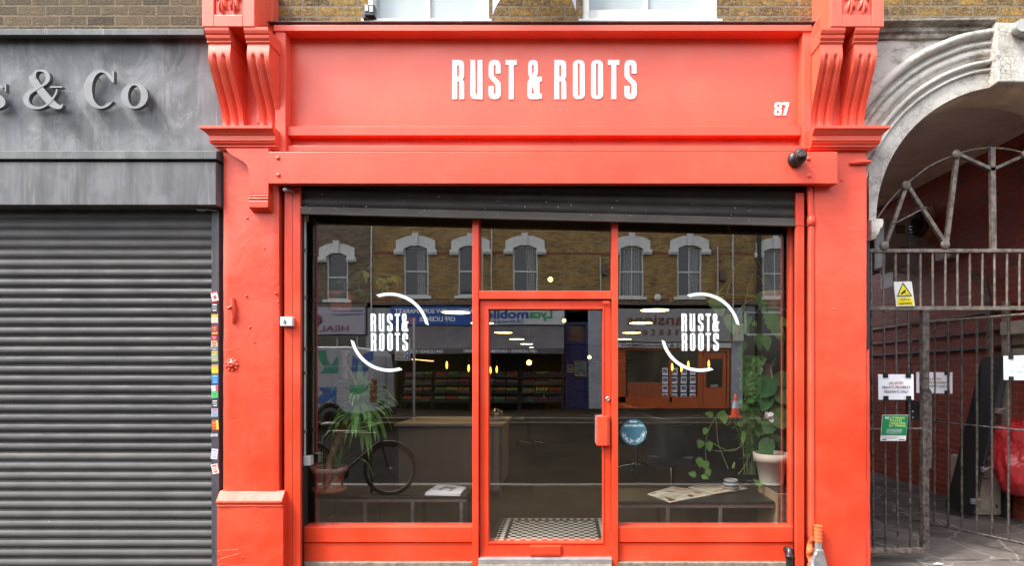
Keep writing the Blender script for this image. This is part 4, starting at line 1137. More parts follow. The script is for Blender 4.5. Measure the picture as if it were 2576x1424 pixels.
# stickers on the channel
st = [(540, 733, 760, 12, (.75, .7, .68), (.55, .04, .05), "small white and red sticker, topmost on the slate channel", 'band'),
 (540, 763, 786, 0, (.015, .015, .018), (.6, .6, .6), "black sticker with white lines below the topmost red and white one", 'lines'),
 (540, 791, 813, 0, (.6, .62, .66), (.75, .42, .02), "white sticker with an orange-yellow heading below the black one", 'head'),
 (540, 818, 841, 2, (.32, .02, .06), (.8, .4, .05), "upper of the two burgundy stickers on the slate channel", 'foot'),
 (539, 843, 861, 2, (.34, .02, .08), (.8, .4, .1), "lower of the two burgundy stickers on the slate channel", 'foot'),
 (539, 862, 873, 0, (.7, .55, .4), (.2, .04, .08), "narrow cream sticker under the burgundy stickers", 'lines'),
 (540, 874, 887, 2, (.12, .16, .26), (.75, .6, .05), "dark blue sticker with a yellow foot on the slate channel", 'foot'),
 (540, 888, 910, 3, (.3, .34, .3), (.5, .55, .1), "torn grey and lime sticker halfway down the slate channel", 'lines'),
 (540.5, 918, 940, 0, (.8, .6, .03), (.7, .3, .1), "bright yellow sticker on the slate channel", 'head'),
 (541, 943, 966, 0, (.03, .2, .55), (.2, .45, .7), "royal blue sticker below the bright yellow one", 'lines'),
 (540, 970, 984, 4, (.7, .7, .74), (.65, .1, .12), "white sticker with a red edge above the green one", 'side'),
 (540, 985, 1003, 5, (.08, .5, .12), (.05, .3, .15), "bright green sticker on the slate channel", 'foot'),
 (541, 1006, 1025, 3, (.02, .02, .02), (.7, .7, .7), "black and white sticker directly below the green one", 'lines'),
 (540, 1028, 1049, 0, (.25, .5, .65), (.6, .1, .2), "pale blue sticker with a red mark on the slate channel", 'lines'),
 (541.5, 1058, 1082, 4, (.65, .08, .03), (.8, .6, .05), "red and yellow sticker low on the slate channel", 'side'),
 (539, 1092, 1099, 0, (.6, .62, .65), (.3, .3, .32), "thin white strip sticker low on the slate channel", 'lines'),
 (539.5, 1130, 1156, -6, (.62, .65, .74), (.4, .42, .5), "tilted plain white sticker near the foot of the slate channel", 'lines'),
 (541, 1168, 1193, 12, (.75, .72, .68), (.65, .08, .05), "tilted red and white sticker, lowest on the slate channel", 'lines')]
for i, (px, t0, t1, ang, ca, cb_, lab, kind) in enumerate(st):
    ys = -.0925
    w = 8.2
    cxp, cyp = px, (t0 + t1) / 2
    hh = (t1 - t0) / 2
    def pt(u, v, q=0):
        a = R(ang); dx = u * w; dy = v * hh
        return (X(cxp + dx * math.cos(a) - dy * math.sin(a), ys), ys - q, Z(cyp - (dx * math.sin(a) + dy * math.cos(a)), ys))
    b = MB()
    b.quad(pt(-1, -1), pt(1, -1), pt(1, 1), pt(-1, 1))
    b.quad(pt(-1, -1, -.0015), pt(1, -1, -.0015), pt(1, 1, -.0015), pt(-1, 1, -.0015))
    b.mi = 1; q = .0012
    if kind == 'band': rects = [(-1, .75, 1, 1), (-1, -1, 1, -.75), (-.4, -.4, .5, .2)]
    elif kind == 'head': rects = [(-1, .45, 1, 1), (-.8, -.85, .8, -.7), (-.7, .1, .7, .2), (-.7, -.3, .6, -.2)]
    elif kind == 'foot': rects = [(-.9, -1, .9, -.6), (-.6, .3, .6, .5), (-.4, -.1, .4, .05)]
    elif kind == 'side': rects = [(.3, -1, 1, 1), (-.8, .4, .1, .55), (-.8, -.2, .1, -.1)]
    else: rects = [(-.7, .5, .7, .8), (-.8, .1, .6, .2), (-.8, -.2, .7, -.1), (-.6, -.7, .6, -.45)]
    for (a0, b0, a1, b1) in rects: b.quad(pt(a0, b0, q), pt(a1, b0, q), pt(a1, b1, q), pt(a0, b1, q))
    ma = plain("sticker_paper", ca + (1,), .5, var=.06); mb_ = plain("sticker_ink", cb_ + (1,), .5, var=.06)
    b.build("sticker", [ma, mb_], label=lab, cat="sticker", group="small stickers on the shutter channel")

# ================================================================== WHITE ARCH AND PASSAGE AT THE RIGHT
ACX, ACZ, AR = X(2535), Z(556), 336 / 307.0
arch = thing("archway", "cracked white stucco archway over the side passage at the right", "archway", (ACX, 0, -.15))
ax0, ax1 = X(2181), ACX + (ACX - X(2181))
ztop = Z(68)
ya0 = -0.03; ya1 = 0.34
# spandrel plate with the arched hole
N = 48
b = MB()
pts = [(ACX - AR * math.cos(PI * i / N), ACZ + AR * math.sin(PI * i / N)) for i in range(N + 1)]
outr = []
for (x, z) in pts:
    dx, dz = x - ACX, z - ACZ
    kx = (ax1 - ACX) / abs(dx) if abs(dx) > 1e-6 else 1e9
    kz = (ztop - ACZ) / dz if dz > 1e-6 else 1e9
    k_ = min(kx, kz)
    outr.append((ACX + dx * k_, ACZ + dz * k_))
for i in range(N):
    b.quad((pts[i][0], ya0, pts[i][1]), (pts[i + 1][0], ya0, pts[i + 1][1]), (outr[i + 1][0], ya0, outr[i + 1][1]), (outr[i][0], ya0, outr[i][1]))
for (xa, xb_) in ((ax0, ACX - AR), (ACX + AR, ax1)):
    b.quad((xa, ya0, Z(600)), (xb_, ya0, Z(600)), (xb_, ya0, ACZ), (xa, ya0, ACZ))
b.build("spandrel", M['stucco'], arch)
b = MB()
for i in range(N):
    b.quad((pts[i][0], ya0, pts[i][1]), (pts[i][0], ya1, pts[i][1]), (pts[i + 1][0], ya1, pts[i + 1][1]), (pts[i + 1][0], ya0, pts[i + 1][1]))
b.build("arch_soffit", plain("brown_stone_soffit", (0.6, 0.5, 0.39, 1), .85, var=.3, scale=5, bump=.4), arch)
# archivolt mouldings swept around the arch
def sweep(prof, rc, a0, a1, n, name, mat=None):
    b = MB(); m_ = len(prof); vs = []
    for i in range(n + 1):
        a = R(a0 + (a1 - a0) * i / n)
        wob = noise.noise(Vector((i * .35, rc * 3, 0))) * .004
        for (dr, dy) in prof:
            r_ = rc + dr + wob
            vs.append((ACX + r_ * math.cos(a), ya0 + dy, ACZ + r_ * math.sin(a)))
    fs = [(i * m_ + j, (i + 1) * m_ + j, (i + 1) * m_ + j + 1, i * m_ + j + 1) for i in range(n) for j in range(m_ - 1)]
    b.smooth = True; b.add(vs, fs); b.smooth = False
    return b.build(name, mat or M['stucco'], arch)
def tor(w, h, n=8):
    return [(w * (-.5 + .5 * (1 - math.cos(PI * i / n))), -h * math.sin(PI * i / n)) for i in range(n + 1)]
sc = 1 / 307.0
for r_, w, h in ((466, 26, 22), (441, 15, 13), (422, 22, 9), (397, 14, 12), (379, 9, 7)):
    sweep([(x, dy) for x, dy in tor(w * sc, h * sc)], r_ * sc, 3, 177, 90, "archivolt_moulding")
sweep([(-.13, 0), (-.13, -.012), (.12, -.02), (.12, 0)], 430 * sc, 3, 177, 90, "archivolt_band")
# keystone block and cornice ledge
b = MB(); kx0, kx1 = X(2501, -.1), ACX + (ACX - X(2501, -.1)) + .18
b.prism_xz([(kx0 + .015, ACZ + AR * .985), (kx1 - .015, ACZ + AR * .985), (kx1, Z(64, -.1)), (kx0, Z(58, -.1))], -.12, -.02)
b.build("keystone", M['stucco'], arch, bevel=0.012)
def ledge(xa, xb_):
    b = MB()
    prof = [(-.025, Z(108)), (-.05, Z(106)), (-.055, Z(97)), (-.075, Z(93)), (-.075, Z(84)), (-.1, Z(80)), (-.12, Z(75)), (-.12, Z(70)), (-.025, Z(66))]
    n = 26; m_ = len(prof); vs = []
    for i in range(n + 1):
        x = xa + (xb_ - xa) * i / n
        for (y, z) in prof:
            e = noise.noise(Vector((x * 4, z * 9, 1))) * .012
            vs.append((x, y + e, z + e * .7 + (.012 * i / n)))
    fs = [(i * m_ + j, (i + 1) * m_ + j, (i + 1) * m_ + j + 1, i * m_ + j + 1) for i in range(n) for j in range(m_ - 1)]
    b.add(vs, fs)
    return b.build("ledge", M['ledge_stone'], arch)
ledge(X(2190), kx0 + .01); ledge(kx1 - .01, ax1)
b = MB()
xi = X(2181)
b.prism_xz([(xi, Z(556)), (X(2208), Z(556)), (X(2211), Z(562)), (X(2209), Z(576)), (X(2203), Z(580)), (X(2199), Z(592)), (X(2190), Z(606)), (xi, Z(608))], -.07, .3)
b.build("impost", M['stucco'], arch, bevel=0.004)
b = MB(); b.box(ACX + AR, ax1, ya0 - .002, .34, -.15, Z(608)); b.build("pier", M['stucco'], arch)
b = MB(); b.box(X(2181), X(2188), 0.0, .3, -.15, Z(600)); b.build("dark_pier", M['channel'], arch)
# camera / lamp bracket on the keystone
b = MB(); b.lathe((X(2568, -.18), -.2, Z(66, -.18)), [(.05, 0), (.052, .05), (.03, .08)], 16, 'y'); b.box(X(2574, -.18), X(2600, -.18), -.2, -.12, Z(84, -.18), Z(62, -.18))
b.build("wall_lamp", M['grey_plastic'], label="grey lamp fitting on the keystone at the top right corner", cat="lamp")

# passage shell
PX0, PX1, PZ = X(2183), 5.02, 4.18
b = MB(); b.box(ax1 - .1, 8.0, -.02, .3, -.15, Z(72)); b.build("corner_wall", M['brick_right'], thing("side_wall", "brick wall beyond the white arch, out at the right", "wall", (6.5, 0, -.15)))
b = MB(); b.box(PX0 - .3, PX1 + 4, 0.3, 13.3, -.5, -.13); b.build("passage_floor", M['alley_floor'], kind='structure')
b = MB(); b.box(PX0 - .3, PX1 + 1.0, -1.2, 0.3, -.3, -.145); b.build("crossover_paving", M['alley_floor'], kind='structure')
pw = MB(); pw.box(PX1, PX1 + .2, .3, 5.6, -.13, PZ); pw.build("passage_wall", M['brick_red'], label="dark red painted brick wall along the right of the passage", cat="wall")
pw = MB(); pw.box(PX0 - .25, PX0 - .02, .3, 5.6, -.13, PZ); pw.build("passage_wall", M['brick_red'], label="left brick wall of the passage behind the red pilaster", cat="wall")
pw = MB(); pw.box(-1, 9, 13, 13.2, -.13, 3.0); pw.build("yard_wall", M['brick_right'], label="brick wall of the open yard behind the passage", cat="wall")
pc = MB(); pc.box(PX0 - .3, PX1 + .3, .3, 5.7, PZ, PZ + .1)
o = pc.build("passage_ceiling", M['ceiling_brown'], kind='structure')
b = MB()
for yy in (1.3, 2.6, 3.9): b.box(PX0 - .01, PX1 - .12, yy, yy + .05, PZ - .025, PZ - .001)
b.box(PX1 - .11, PX1 - .002, .35, 5.5, PZ - .06, PZ - .001); b.box(3.7, 3.75, .35, 5.5, PZ - .04, PZ - .026)
b.build("ceiling_batten", M['ceiling_brown'], kind='structure')
b = MB(); b.box(ACX + AR * .6, ax1 + .2, .34, .4, ACZ - .2, PZ); b.build("arch_return", M['ceiling_brown'], kind='structure')
pg = MB(); pg.box(X(2196, -.35), 5.4, -1.0, -.34, -.16, -.1405); pg.build("pale_paving", M['pink_paving'], kind='structure')

# fixed gate frame
yG = .25
fr = thing("fixed_gate", "fixed iron gate frame with round bosses and a fan of bars inside the arch", "gate", (X(2400, yG), yG, -.13))
gxr = ACX + AR + .02
b = MB()
b.box(PX0, gxr, yG - .02, yG + .02, Z(636, yG), Z(627, yG)); b.build("top_rail", M['iron'], fr, bevel=.003)
b = MB(); b.box(PX0, gxr, yG - .02, yG + .02, Z(781, yG), Z(771, yG)); b.build("middle_rail", M['iron'], fr, bevel=.003)
b = MB(); b.box(X(2318, yG), X(2333.5, yG), yG - .025, yG + .03, Z(1381, yG), Z(781, yG)); b.prism_xz([(X(2333.5, yG) + .0005, Z(975, yG)), (X(2341, yG), Z(987, yG)), (X(2341, yG), Z(1172, yG)), (X(2333.5, yG) + .0005, Z(1184, yG))], yG - .02, yG + .0); b.build("post", M['iron_dark'], fr, bevel=.003)
b = MB(); b.box(PX0, X(2318, yG), yG - .02, yG + .02, Z(1391, yG), Z(1379, yG)); b.build("bottom_rail", M['iron'], fr, bevel=.003)
b = MB(); b.cyl((PX0, yG, Z(1080, yG)), (X(2318, yG), yG, Z(1079, yG)), .008, n=8); b.build("cross_bar", M['iron'], fr)
px = 2191.0; i = 0
while X(px, yG) < gxr:
    b = MB(); wob = math.sin(i * 2.3) * 1.2
    b.cyl((X(px, yG), yG, Z(774, yG)), (X(px + wob * .6, yG), yG, Z(632, yG)), .0095, n=8)
    b.build("bar", M['iron'], fr)
    if px < 2300:
        b = MB(); b.tube([(X(px + 6, yG), yG, Z(1380, yG)), (X(px + 3 + wob, yG), yG, Z(1080, yG)), (X(px + .5, yG), yG, Z(780, yG))], .0095, 8)
        b.build("bar", M['iron_dark'], fr)
    px += 31.1; i += 1
def flat_bar(p, q, w, name, th=.006, yy=None, mat='iron'):
    yy = yG if yy is None else yy
    a = Vector((X(p[0], yy), 0, Z(p[1], yy))); d = Vector((X(q[0], yy), 0, Z(q[1], yy)))
    t = (d - a).normalized(); nn = Vector((-t.z, 0, t.x)) * w / 2
    b = MB(); b.prism_xz([(a.x + nn.x, a.z + nn.z), (d.x + nn.x, d.z + nn.z), (d.x - nn.x, d.z - nn.z), (a.x - nn.x, a.z - nn.z)], yy - .015, yy + .015)
    return b.build(name, M[mat], fr)
ms = 2 * 2535
fan = [((2226, 619), (2280.6, 465), .03), ((2280.6, 465), (2379.4, 615.7), .03), ((2379.4, 616), (2407.5, 387), .034), ((2407.5, 387), (2497, 428), .026), ((2242, 566), (2329, 521), .008), ((2495, 372), (2498, 627), .042)]
for p, q, w in fan:
    flat_bar(p, q, w, "fan_bar")
    if p[0] < 2490: flat_bar((4990 - p[0], p[1]), (4990 - q[0], q[1]), w, "fan_bar")
b = MB()
arcp = [(2188, 600), (2205, 553), (2240, 503), (2280.6, 463), (2340, 417), (2407.5, 388), (2450, 376), (2498, 371)]
P3 = smooth_path([(p[0], p[1], 0) for p in arcp], 5)
full = [(X(q.x, yG), yG, Z(q.y, yG)) for q in P3]
full += [(X(4990 - q.x, yG), yG, Z(q.y, yG)) for q in P3[::-1][1:]]
b.tube(full, .0085, 6); b.build("fan_hoop", M['iron'], fr)
for p in ((2280.6, 464.8), (2407.5, 386.7), (2226, 618), (2379.4, 615)):
    for mx in (0, 1):
        pxx = 4990 - p[0] if mx else p[0]
        b = MB(); b.lathe((X(pxx, yG - .03), yG - .035, Z(p[1], yG - .03)), [(0, 0), (.034, .001), (.038, .006), (.038, .02)], 20, 'y'); b.build("boss", M['iron'], fr)
# opened gate leaf
A = Vector((3.56, 1.14)); B_ = Vector((4.10, .26))
lf = thing("gate_leaf", "black iron gate leaf standing open into the passage", "gate", (3.85, .7, -.1))
def LP(t, z, o=0.0):
    p = A + (B_ - A) * t
    return (p.x - .85 * o, p.y - .52 * o, z)
b = MB(); b.tube([LP(-.02, 2.005), LP(1.05, 2.02)], .013, 8); b.build("top_bar", M['iron'], lf)
b = MB(); b.tube([LP(-.02, -.01), LP(1.05, -.005)], .014, 8); b.build("bottom_bar", M['iron_dark'], lf)
b = MB(); b.tube([LP(0, 1.02), LP(1.05, .99)], .008, 8); b.build("cross_bar", M['iron_dark'], lf)
for i, pxx in enumerate((2292, 2322, 2351, 2385.4, 2419.6, 2457.4, 2496, 2537, 2580)):
    # find t whose projection is pxx
    lo, hi = -.02, 1.2
    for _ in range(30):
        mdt = (lo + hi) / 2; q = LP(mdt, 1)
        if 1420 + q[0] * s_(q[1]) < pxx: lo = mdt
        else: hi = mdt
    b = MB(); b.tube([LP(lo, 2.01), LP(lo + .002 * math.sin(i * 3), 1.0), LP(lo, -.01)], .0105, 8); b.build("bar", M['iron_dark'], lf)
# lock box
b = MB(); yk = .3
b.box(X(2288, yk), X(2316, yk), yk, yk + .05, Z(1057, yk), Z(1023, yk)); b.prism_xz([(X(2287, yk), Z(1008, yk)), (X(2317, yk), Z(1010, yk)), (X(2317, yk), Z(1023, yk) - .0), (X(2287, yk), Z(1023, yk))], yk - .01, yk + .05)
b.build("lock_box", M['black_gloss'], label="black gate lock box behind the green sign", cat="lock")
b = MB()
for py in (1036, 1051): b.lathe((X(2296, yk), yk - .003, Z(py, yk)), [(.009, .004), (.009, 0), (.003, 0), (0, .002)], 10, 'y')
b.build("keyhole", M['steel'], bpy.data.objects["lock_box"])

# ---- signs on the gate
def slab(b, quad, y, th=.004):
    q = [(X(p[0], y), Z(p[1], y)) for p in quad]
    b.prism_xz(q, y, y + th)
def onquad(quad, y, q=0.0):      # (u, v) in 0..1 from the lower left corner
    tl_, tr_, br_, bl_ = quad
    def f(u, v, w=0):
        px = (bl_[0] * (1 - u) + br_[0] * u) * (1 - v) + (tl_[0] * (1 - u) + tr_[0] * u) * v
        py = (bl_[1] * (1 - u) + br_[1] * u) * (1 - v) + (tl_[1] * (1 - u) + tr_[1] * u) * v
        return (X(px, y), y - q + w * .001, Z(py, y))
    return f
def qtext(b, s, f, u0, u1, v0, v1, bold=.01):
    b.text(s, 0, 1, 0, 1, 0, bold=bold, depth=.2, place=lambda u, v, w: f(u0 + (u1 - u0) * u, v0 + (v1 - v0) * v, w))
def qrect(b, f, u0, u1, v0, v1): b.quad(f(u0, v0), f(u1, v0), f(u1, v1), f(u0, v1))
yS = yG - .035
Q = ((2248, 709), (2293.4, 708), (2301.7, 770), (2254.5, 771.4))
t_ = thing("warning_sign", "yellow and white camera warning sign on the upper gate bars", "sign", (X(2275, yS), yS, Z(771, yS)))
b = MB(); slab(b, Q, yS, .003); b.build("panel", M['white_plastic'], t_)
yellow = plain("yellow_print", (0.8, 0.66, 0.01, 1), .45, var=.04); f = onquad(Q, yS, .0015)
b = MB(); qrect(b, f, .08, .92, .03, .35); b.add([f(.12, .42), f(.88, .42), f(.5, .92)], [(0, 1, 2)]); b.build("yellow_print", yellow, t_)
f = onquad(Q, yS, .003)
b = MB()
for (a, d) in (((.12, .42), (.88, .42)), ((.88, .42), (.5, .94)), ((.5, .94), (.12, .42))):
    p = f(*a); q = f(*d); b.tube([(p[0], p[1], p[2]), (q[0], q[1], q[2])], .0035, 4)
b.add([f(.3, .52), f(.36, .47), f(.62, .6), f(.56, .67)], [(0, 1, 2, 3)]); b.tube([f(.5, .56), f(.62, .48), f(.75, .48)], .0015, 4)
qtext(b, "CCTV in", f, .24, .76, .22, .32, .02); qtext(b, "operation", f, .16, .84, .05, .17, .02)
b.build("black_print", M['black'], t_)
def sheet(Q, y, nm, label, lines, gap=None):
    t_ = thing(nm, label, "paper notice", (X((Q[0][0] + Q[1][0]) / 2, y), y, Z(Q[2][1], y)), "taped paper notices on the gate")
    b = MB(); f = onquad(Q, y)
    b.grid(lambda u, v: (f(u, v)[0], y - .004 * math.sin(u * PI) * math.sin(v * 5), f(u, v)[2]), 8, 6)
    b.build("sheet", M['paper'], t_)
    for j, (s, u0, u1, v0, v1, mt) in enumerate(lines):
        b = MB(); qtext(b, s, onquad(Q, y, .006), u0, u1, v0, v1, .015); b.build("printed_line", mt, t_)
    for (u, v) in ((.2, .96), (.84, .96), (.2, .05), (.84, .05)):
        b = MB(); ff = onquad(Q, y, .0065); du, dv = .075, .1
        qrect(b, ff, u - du, u + du, v - dv, v + dv); b.build("tape", M['black_gloss'], t_)
ink_o = plain("orange_ink", (0.45, 0.14, 0.07, 1), .6); ink_b = plain("brown_ink", (0.16, 0.1, 0.08, 1), .6); ink_t = plain("faded_blue_ink", (0.32, 0.52, 0.6, 1), .6)
sheet(((2209, 942), (2298, 942), (2299, 1006), (2210, 1006)), yG - .03, "paper_notice", "left white no entry sheet taped to the fixed gate bars",
      [("-NO ENTRY", .28, .71, .6, .71, ink_o), ("PRIVATE PROPERTY", .11, .9, .43, .54, ink_b), ("RESIDENTS ONLY", .16, .85, .26, .37, ink_b)])
sheet(((2305, 936.5), (2396, 937), (2396, 991), (2305, 989)), .95, "paper_notice", "right white no entry sheet, partly hidden by the gate post",
      [("NO ENTRY", .26, .7, .62, .73, ink_o), ("PRIVATE PROPERTY", .1, .9, .45, .56, ink_b), ("RESIDENTS ONLY", .15, .85, .28, .39, ink_b)])
sheet(((2524, 896), (2612, 893), (2612, 958), (2525, 956)), .28, "paper_notice", "white camera notice with pale blue writing at the right edge",
      [("CCTV CAMERAS", .08, .95, .5, .64, ink_t), ("In Operation", .18, .85, .27, .44, ink_t)])
Q = ((2219.7, 1044.5), (2285.5, 1044.5), (2278.6, 1110), (2214.5, 1110))
t_ = thing("council_sign", "green and white no littering sign on the lower left gate bars", "sign", (X(2250, yS), yS, Z(1110, yS)))
b = MB(); slab(b, Q, yS, .003); b.build("panel", M['white_plastic'], t_, bevel=.001)
f = onquad(Q, yS, .0012)
b = MB(); qrect(b, f, .01, .99, .21, .985); b.build("green_print", plain("green_print", (0.01, 0.2, 0.075, 1), .4, var=.06), t_)
f = onquad(Q, yS, .0025)
b = MB(); qtext(b, "NO", f, .1, .27, .84, .94, .03)
for (v) in (.44, .38, .33): qrect(b, f, .2, .8, v, v + .012)
qrect(b, f, .24, .78, .27, .275)
b.build("white_print", M['paper'], t_)
b = MB()
for s, u0, u1, v in (("LITTERING", .3, .86, .84), ("FOULING", .3, .76, .74), ("URINATING", .3, .9, .64), ("FLY TIPPING", .29, .92, .54)): qtext(b, s, f, u0, u1, v, v + .085, .02)
b.build("lime_print", plain("lime_print", (0.5, 0.75, 0.2, 1), .5), t_)
b = MB(); qrect(b, f, .05, .24, .035, .07); qrect(b, f, .08, .7, .14, .15); qrect(b, f, .08, .6, .1, .11); qrect(b, f, .72, .95, .04, .07); b.build("blue_print", plain("navy_print", (0.03, 0.06, 0.2, 1), .5), t_)

# ---- things in the passage
def wx(px, x=PX1):          # depth of a point on the right wall seen at px
    return 307 * CD * x / (px - 1420) - CD
# air conditioning unit high in the passage
ac = thing("air_conditioner", "dusty white air conditioning unit on brackets high in the passage", "air conditioner", (4.6, 4.0, 2.6))
yk = 3.3
b = MB(); b.box(X(2226, yk), X(2289, yk), yk, yk + .5, Z(672, yk), Z(545, yk)); b.build("casing", M['grey_plastic'], ac, bevel=.02)
b = MB(); b.box(X(2252, yk), X(2276, yk), yk - .01, yk, Z(588, yk), Z(566, yk)); b.box(X(2262, yk), X(2287, yk), yk - .012, yk, Z(640, yk), Z(622, yk)); b.build("panel", M['iron'], ac, bevel=.004)
b = MB(); b.tube([(X(2206, yk), yk - .1, Z(688, yk)), (X(2230, yk), yk - .1, Z(682, yk)), (X(2290, yk), yk - .1, Z(692, yk))], .03, 8); b.box(X(2246, yk), X(2249, yk), yk, yk + .3, Z(720, yk), Z(672, yk)); b.build("bracket", M['grey_plastic'], ac)
b = MB(); yk = 3.6; b.box(X(2190, yk), X(2224, yk), yk, yk + .5, Z(685, yk), Z(560, yk)); b.build("air_conditioner", M['grey_trim'], label="second, darker air conditioning unit behind the white one", cat="air conditioner", bevel=.02)
vt = thing("vent", "round black wall vent with rough foam round it on the red brick", "vent", (4.9, 3.2, 2.8))
yk = wx(2320); b = MB()
cz = Z(565, yk)
n = 26; ring = []
for i in range(n):
    a = 2 * PI * i / n; r_ = .27 + .05 * math.sin(i * 5.3) + .03 * math.sin(i * 2.1)
    ring.append((PX1 - .012, yk + r_ * math.cos(a), cz + r_ * math.sin(a)))
b.add(ring + [(PX1 - .03, yk, cz)], [(i, (i + 1) % n, n) for i in range(n)]); b.build("foam_patch", M['wood'], vt)
b = MB(); b.lathe((PX1 - .09, yk, cz), [(0, 0), (.15, .0), (.18, .03), (.18, .08)], 20, 'x')
b.build("cowl", M['black_gloss'], vt)
b = MB()
for i in range(6): b.box(PX1 - .1, PX1 - .09, yk - .13, yk + .13, cz - .11 + i * .042, cz - .095 + i * .042)
b.build("louvre", M['iron_dark'], vt)
yk = wx(2395); b = MB(); b.box(PX1 - .12, PX1, yk - .15, yk + .15, Z(652, yk), Z(629, yk)); b.build("junction_box", M['grey_plastic'], label="small grey junction box on the passage wall left of the round vent", cat="junction box", bevel=.01)
# pipes along the wall
for (za, zb2, r_, lab, mt) in ((2.22, 2.16, .022, "upper dark pipe running along the red passage wall", 'iron'), (2.0, 1.92, .016, "middle thin pipe running along the red passage wall", 'iron_dark'), (1.8, 1.74, .02, "lower dark pipe running along the red passage wall", 'iron_dark')):
    b = MB(); b.tube([(PX1 - .03, .4, za), (PX1 - .03, 5.55, zb2)], r_, 8); b.build("wall_pipe", M[mt], label=lab, cat="pipe")
yk = wx(2493)
b = MB(); b.tube([(PX1 - .1, wx(2465), Z(690, 2)), (PX1 - .08, yk + .12, Z(690, 2)), (PX1 - .07, yk, Z(706, 2)), (PX1 - .07, yk - .05, Z(760, 2)), (PX1 - .07, yk - .08, Z(900, 2))], .03, 10); b.build("copper_pipe", M['iron'], label="bent verdigris pipe turning down the passage wall", cat="pipe")
b = MB(); yk = wx(2546)
b.tube([(PX1 - .06, yk, 2.3), (PX1 - .06, yk, .25)], .045, 12); b.build("drain_pipe", plain("beige_pipe", (0.3, 0.26, 0.2, 1), .6), label="beige drain pipe running down beside the leaning black board", cat="pipe")
b = MB(); b.tube([(PX1 - .06, yk, .25), (PX1 - .06, yk, -.13)], .055, 12); b.build("drain_foot", M['black_gloss'], bpy.data.objects["drain_pipe"])
mb_ = thing("meter_box", "cream meter box with a glass lamp inside at the right edge of the passage", "meter box", (4.9, .9, 1.6))
xk, y0 = PX1 - .16, .55
b = MB(); b.box(xk, PX1, y0, wx(2546) - .03, Z(832, .9), Z(800, .9) + .02); b.box(xk, PX1, y0, wx(2546) - .03, Z(905, .9), Z(897, .9)); b.box(PX1 - .03, PX1, y0, wx(2546) - .03, Z(897, .9), Z(832, .9)); b.build("housing", plain("cream_paint", (0.4, 0.38, 0.3, 1), .6, var=.2), mb_, bevel=.006)
b = MB(); yy = (y0 + wx(2546)) / 2; b.lathe((xk + .05, yy, Z(892, .9)), [(.03, 0), (.035, .05), (.05, .08), (.055, .12), (.085, .13), (.07, .17), (.03, .2), (0, .21)], 18); b.build("lamp_globe", M['grey_plastic'], mb_)
# leaning black board
def depthpt(px, py, y): return Vector((X(px, y), y, Z(py, y)))
b = MB()
q = [depthpt(2377.8, 1275.7, 2.55), depthpt(2447, 1302, 2.1), depthpt(2531, 896, 1.95), depthpt(2470, 899.6, 2.4)]
q = [depthpt(2377.8, 1275.7, 1.8), depthpt(2447, 1302, 1.48), depthpt(2530, 960, 1.42), depthpt(2527, 896, 1.44), depthpt(2470, 899.6, 1.74)]
off = Vector((.03, .03, .0))
b.add(q + [p + off for p in q], [(0, 1, 2, 3, 4), (9, 8, 7, 6, 5)] + [(i, i + 5, (i + 1) % 5 + 5, (i + 1) % 5) for i in range(5)])
b.build("leaning_board", M['black'], label="tall black board leaning against the red passage wall", cat="board")
bo = bpy.data.objects["leaning_board"]
for (px, py) in ((2508, 1034), (2472, 1202), (2446, 1338 - 0)):
    pass
for (px, py, yy) in ((2512, 1034, 1.44), (2476, 1182, 1.46), (2450, 1262, 1.5)):
    b = MB(); p = depthpt(px, py, yy - .03); b.box(p.x - .03, p.x + .03, p.y - .02, p.y + .02, p.z - .03, p.z + .03); b.cyl((p.x - .02, p.y - .03, p.z), (p.x + .045, p.y - .03, p.z + .03), .012, n=8); b.build("clip", M['galv'], bo, bevel=.004)
# cream cabinet and red bag
yk = 1.7
fb = thing("cabinet", "battered cream metal cabinet behind the leaning black board", "cabinet", (X(2500, yk), yk, -.13))
b = MB(); b.box(X(2460, yk), X(2540, yk) + .02, yk, yk + .45, -.12, Z(1158, yk)); b.build("body", plain("dirty_cream_metal", (0.42, 0.4, 0.31, 1), .55, var=.25, scale=5), fb, bevel=.02)
b = MB(); b.box(X(2464, yk), X(2503, yk), yk - .015, yk - .001, Z(1284, yk), Z(1188, yk)); b.build("door", plain("cream_metal", (0.46, 0.44, 0.35, 1), .5, var=.2, scale=5), fb, bevel=.006)
b = MB(); b.box(X(2467, yk), X(2484, yk), yk - .018, yk - .014, Z(1206, yk), Z(1204, yk)); b.box(X(2502, yk), X(2506, yk), yk - .022, yk - .012, Z(1278, yk), Z(1270, yk)); b.build("hinge", M['black'], fb)
yk = 1.3
b = MB()
bc = depthpt(2592, 1150, yk); rn = random.Random(2)
def bagf(u, v):
    a = 2 * PI * u; t = v
    rad = .27 * (0.55 + .75 * math.sin(PI * min(1, max(0, (t * .86)))) ** .6) if t < .93 else .27 * .72
    if t < .03: rad *= .3
    w = 1 + .22 * noise.noise(Vector((math.cos(a) * 1.6, math.sin(a) * 1.6, t * 2.5))) + .13 * abs(noise.noise(Vector((math.cos(a) * 4, math.sin(a) * 4, t * 3)))) + .07 * abs(noise.noise(Vector((math.cos(a) * 9, math.sin(a) * 9, t * 12))))
    h = -.42 + .8 * t
    return (bc.x + rad * w * math.cos(a), bc.y + rad * .7 * w * math.sin(a), bc.z + h + .02 * noise.noise(Vector((a, t, 5))))
b.grid(bagf, 110, 90)
b.build("rubbish_bag", M['bag'], label="translucent red rubbish bag hanging at the right edge of the passage", cat="rubbish bag")
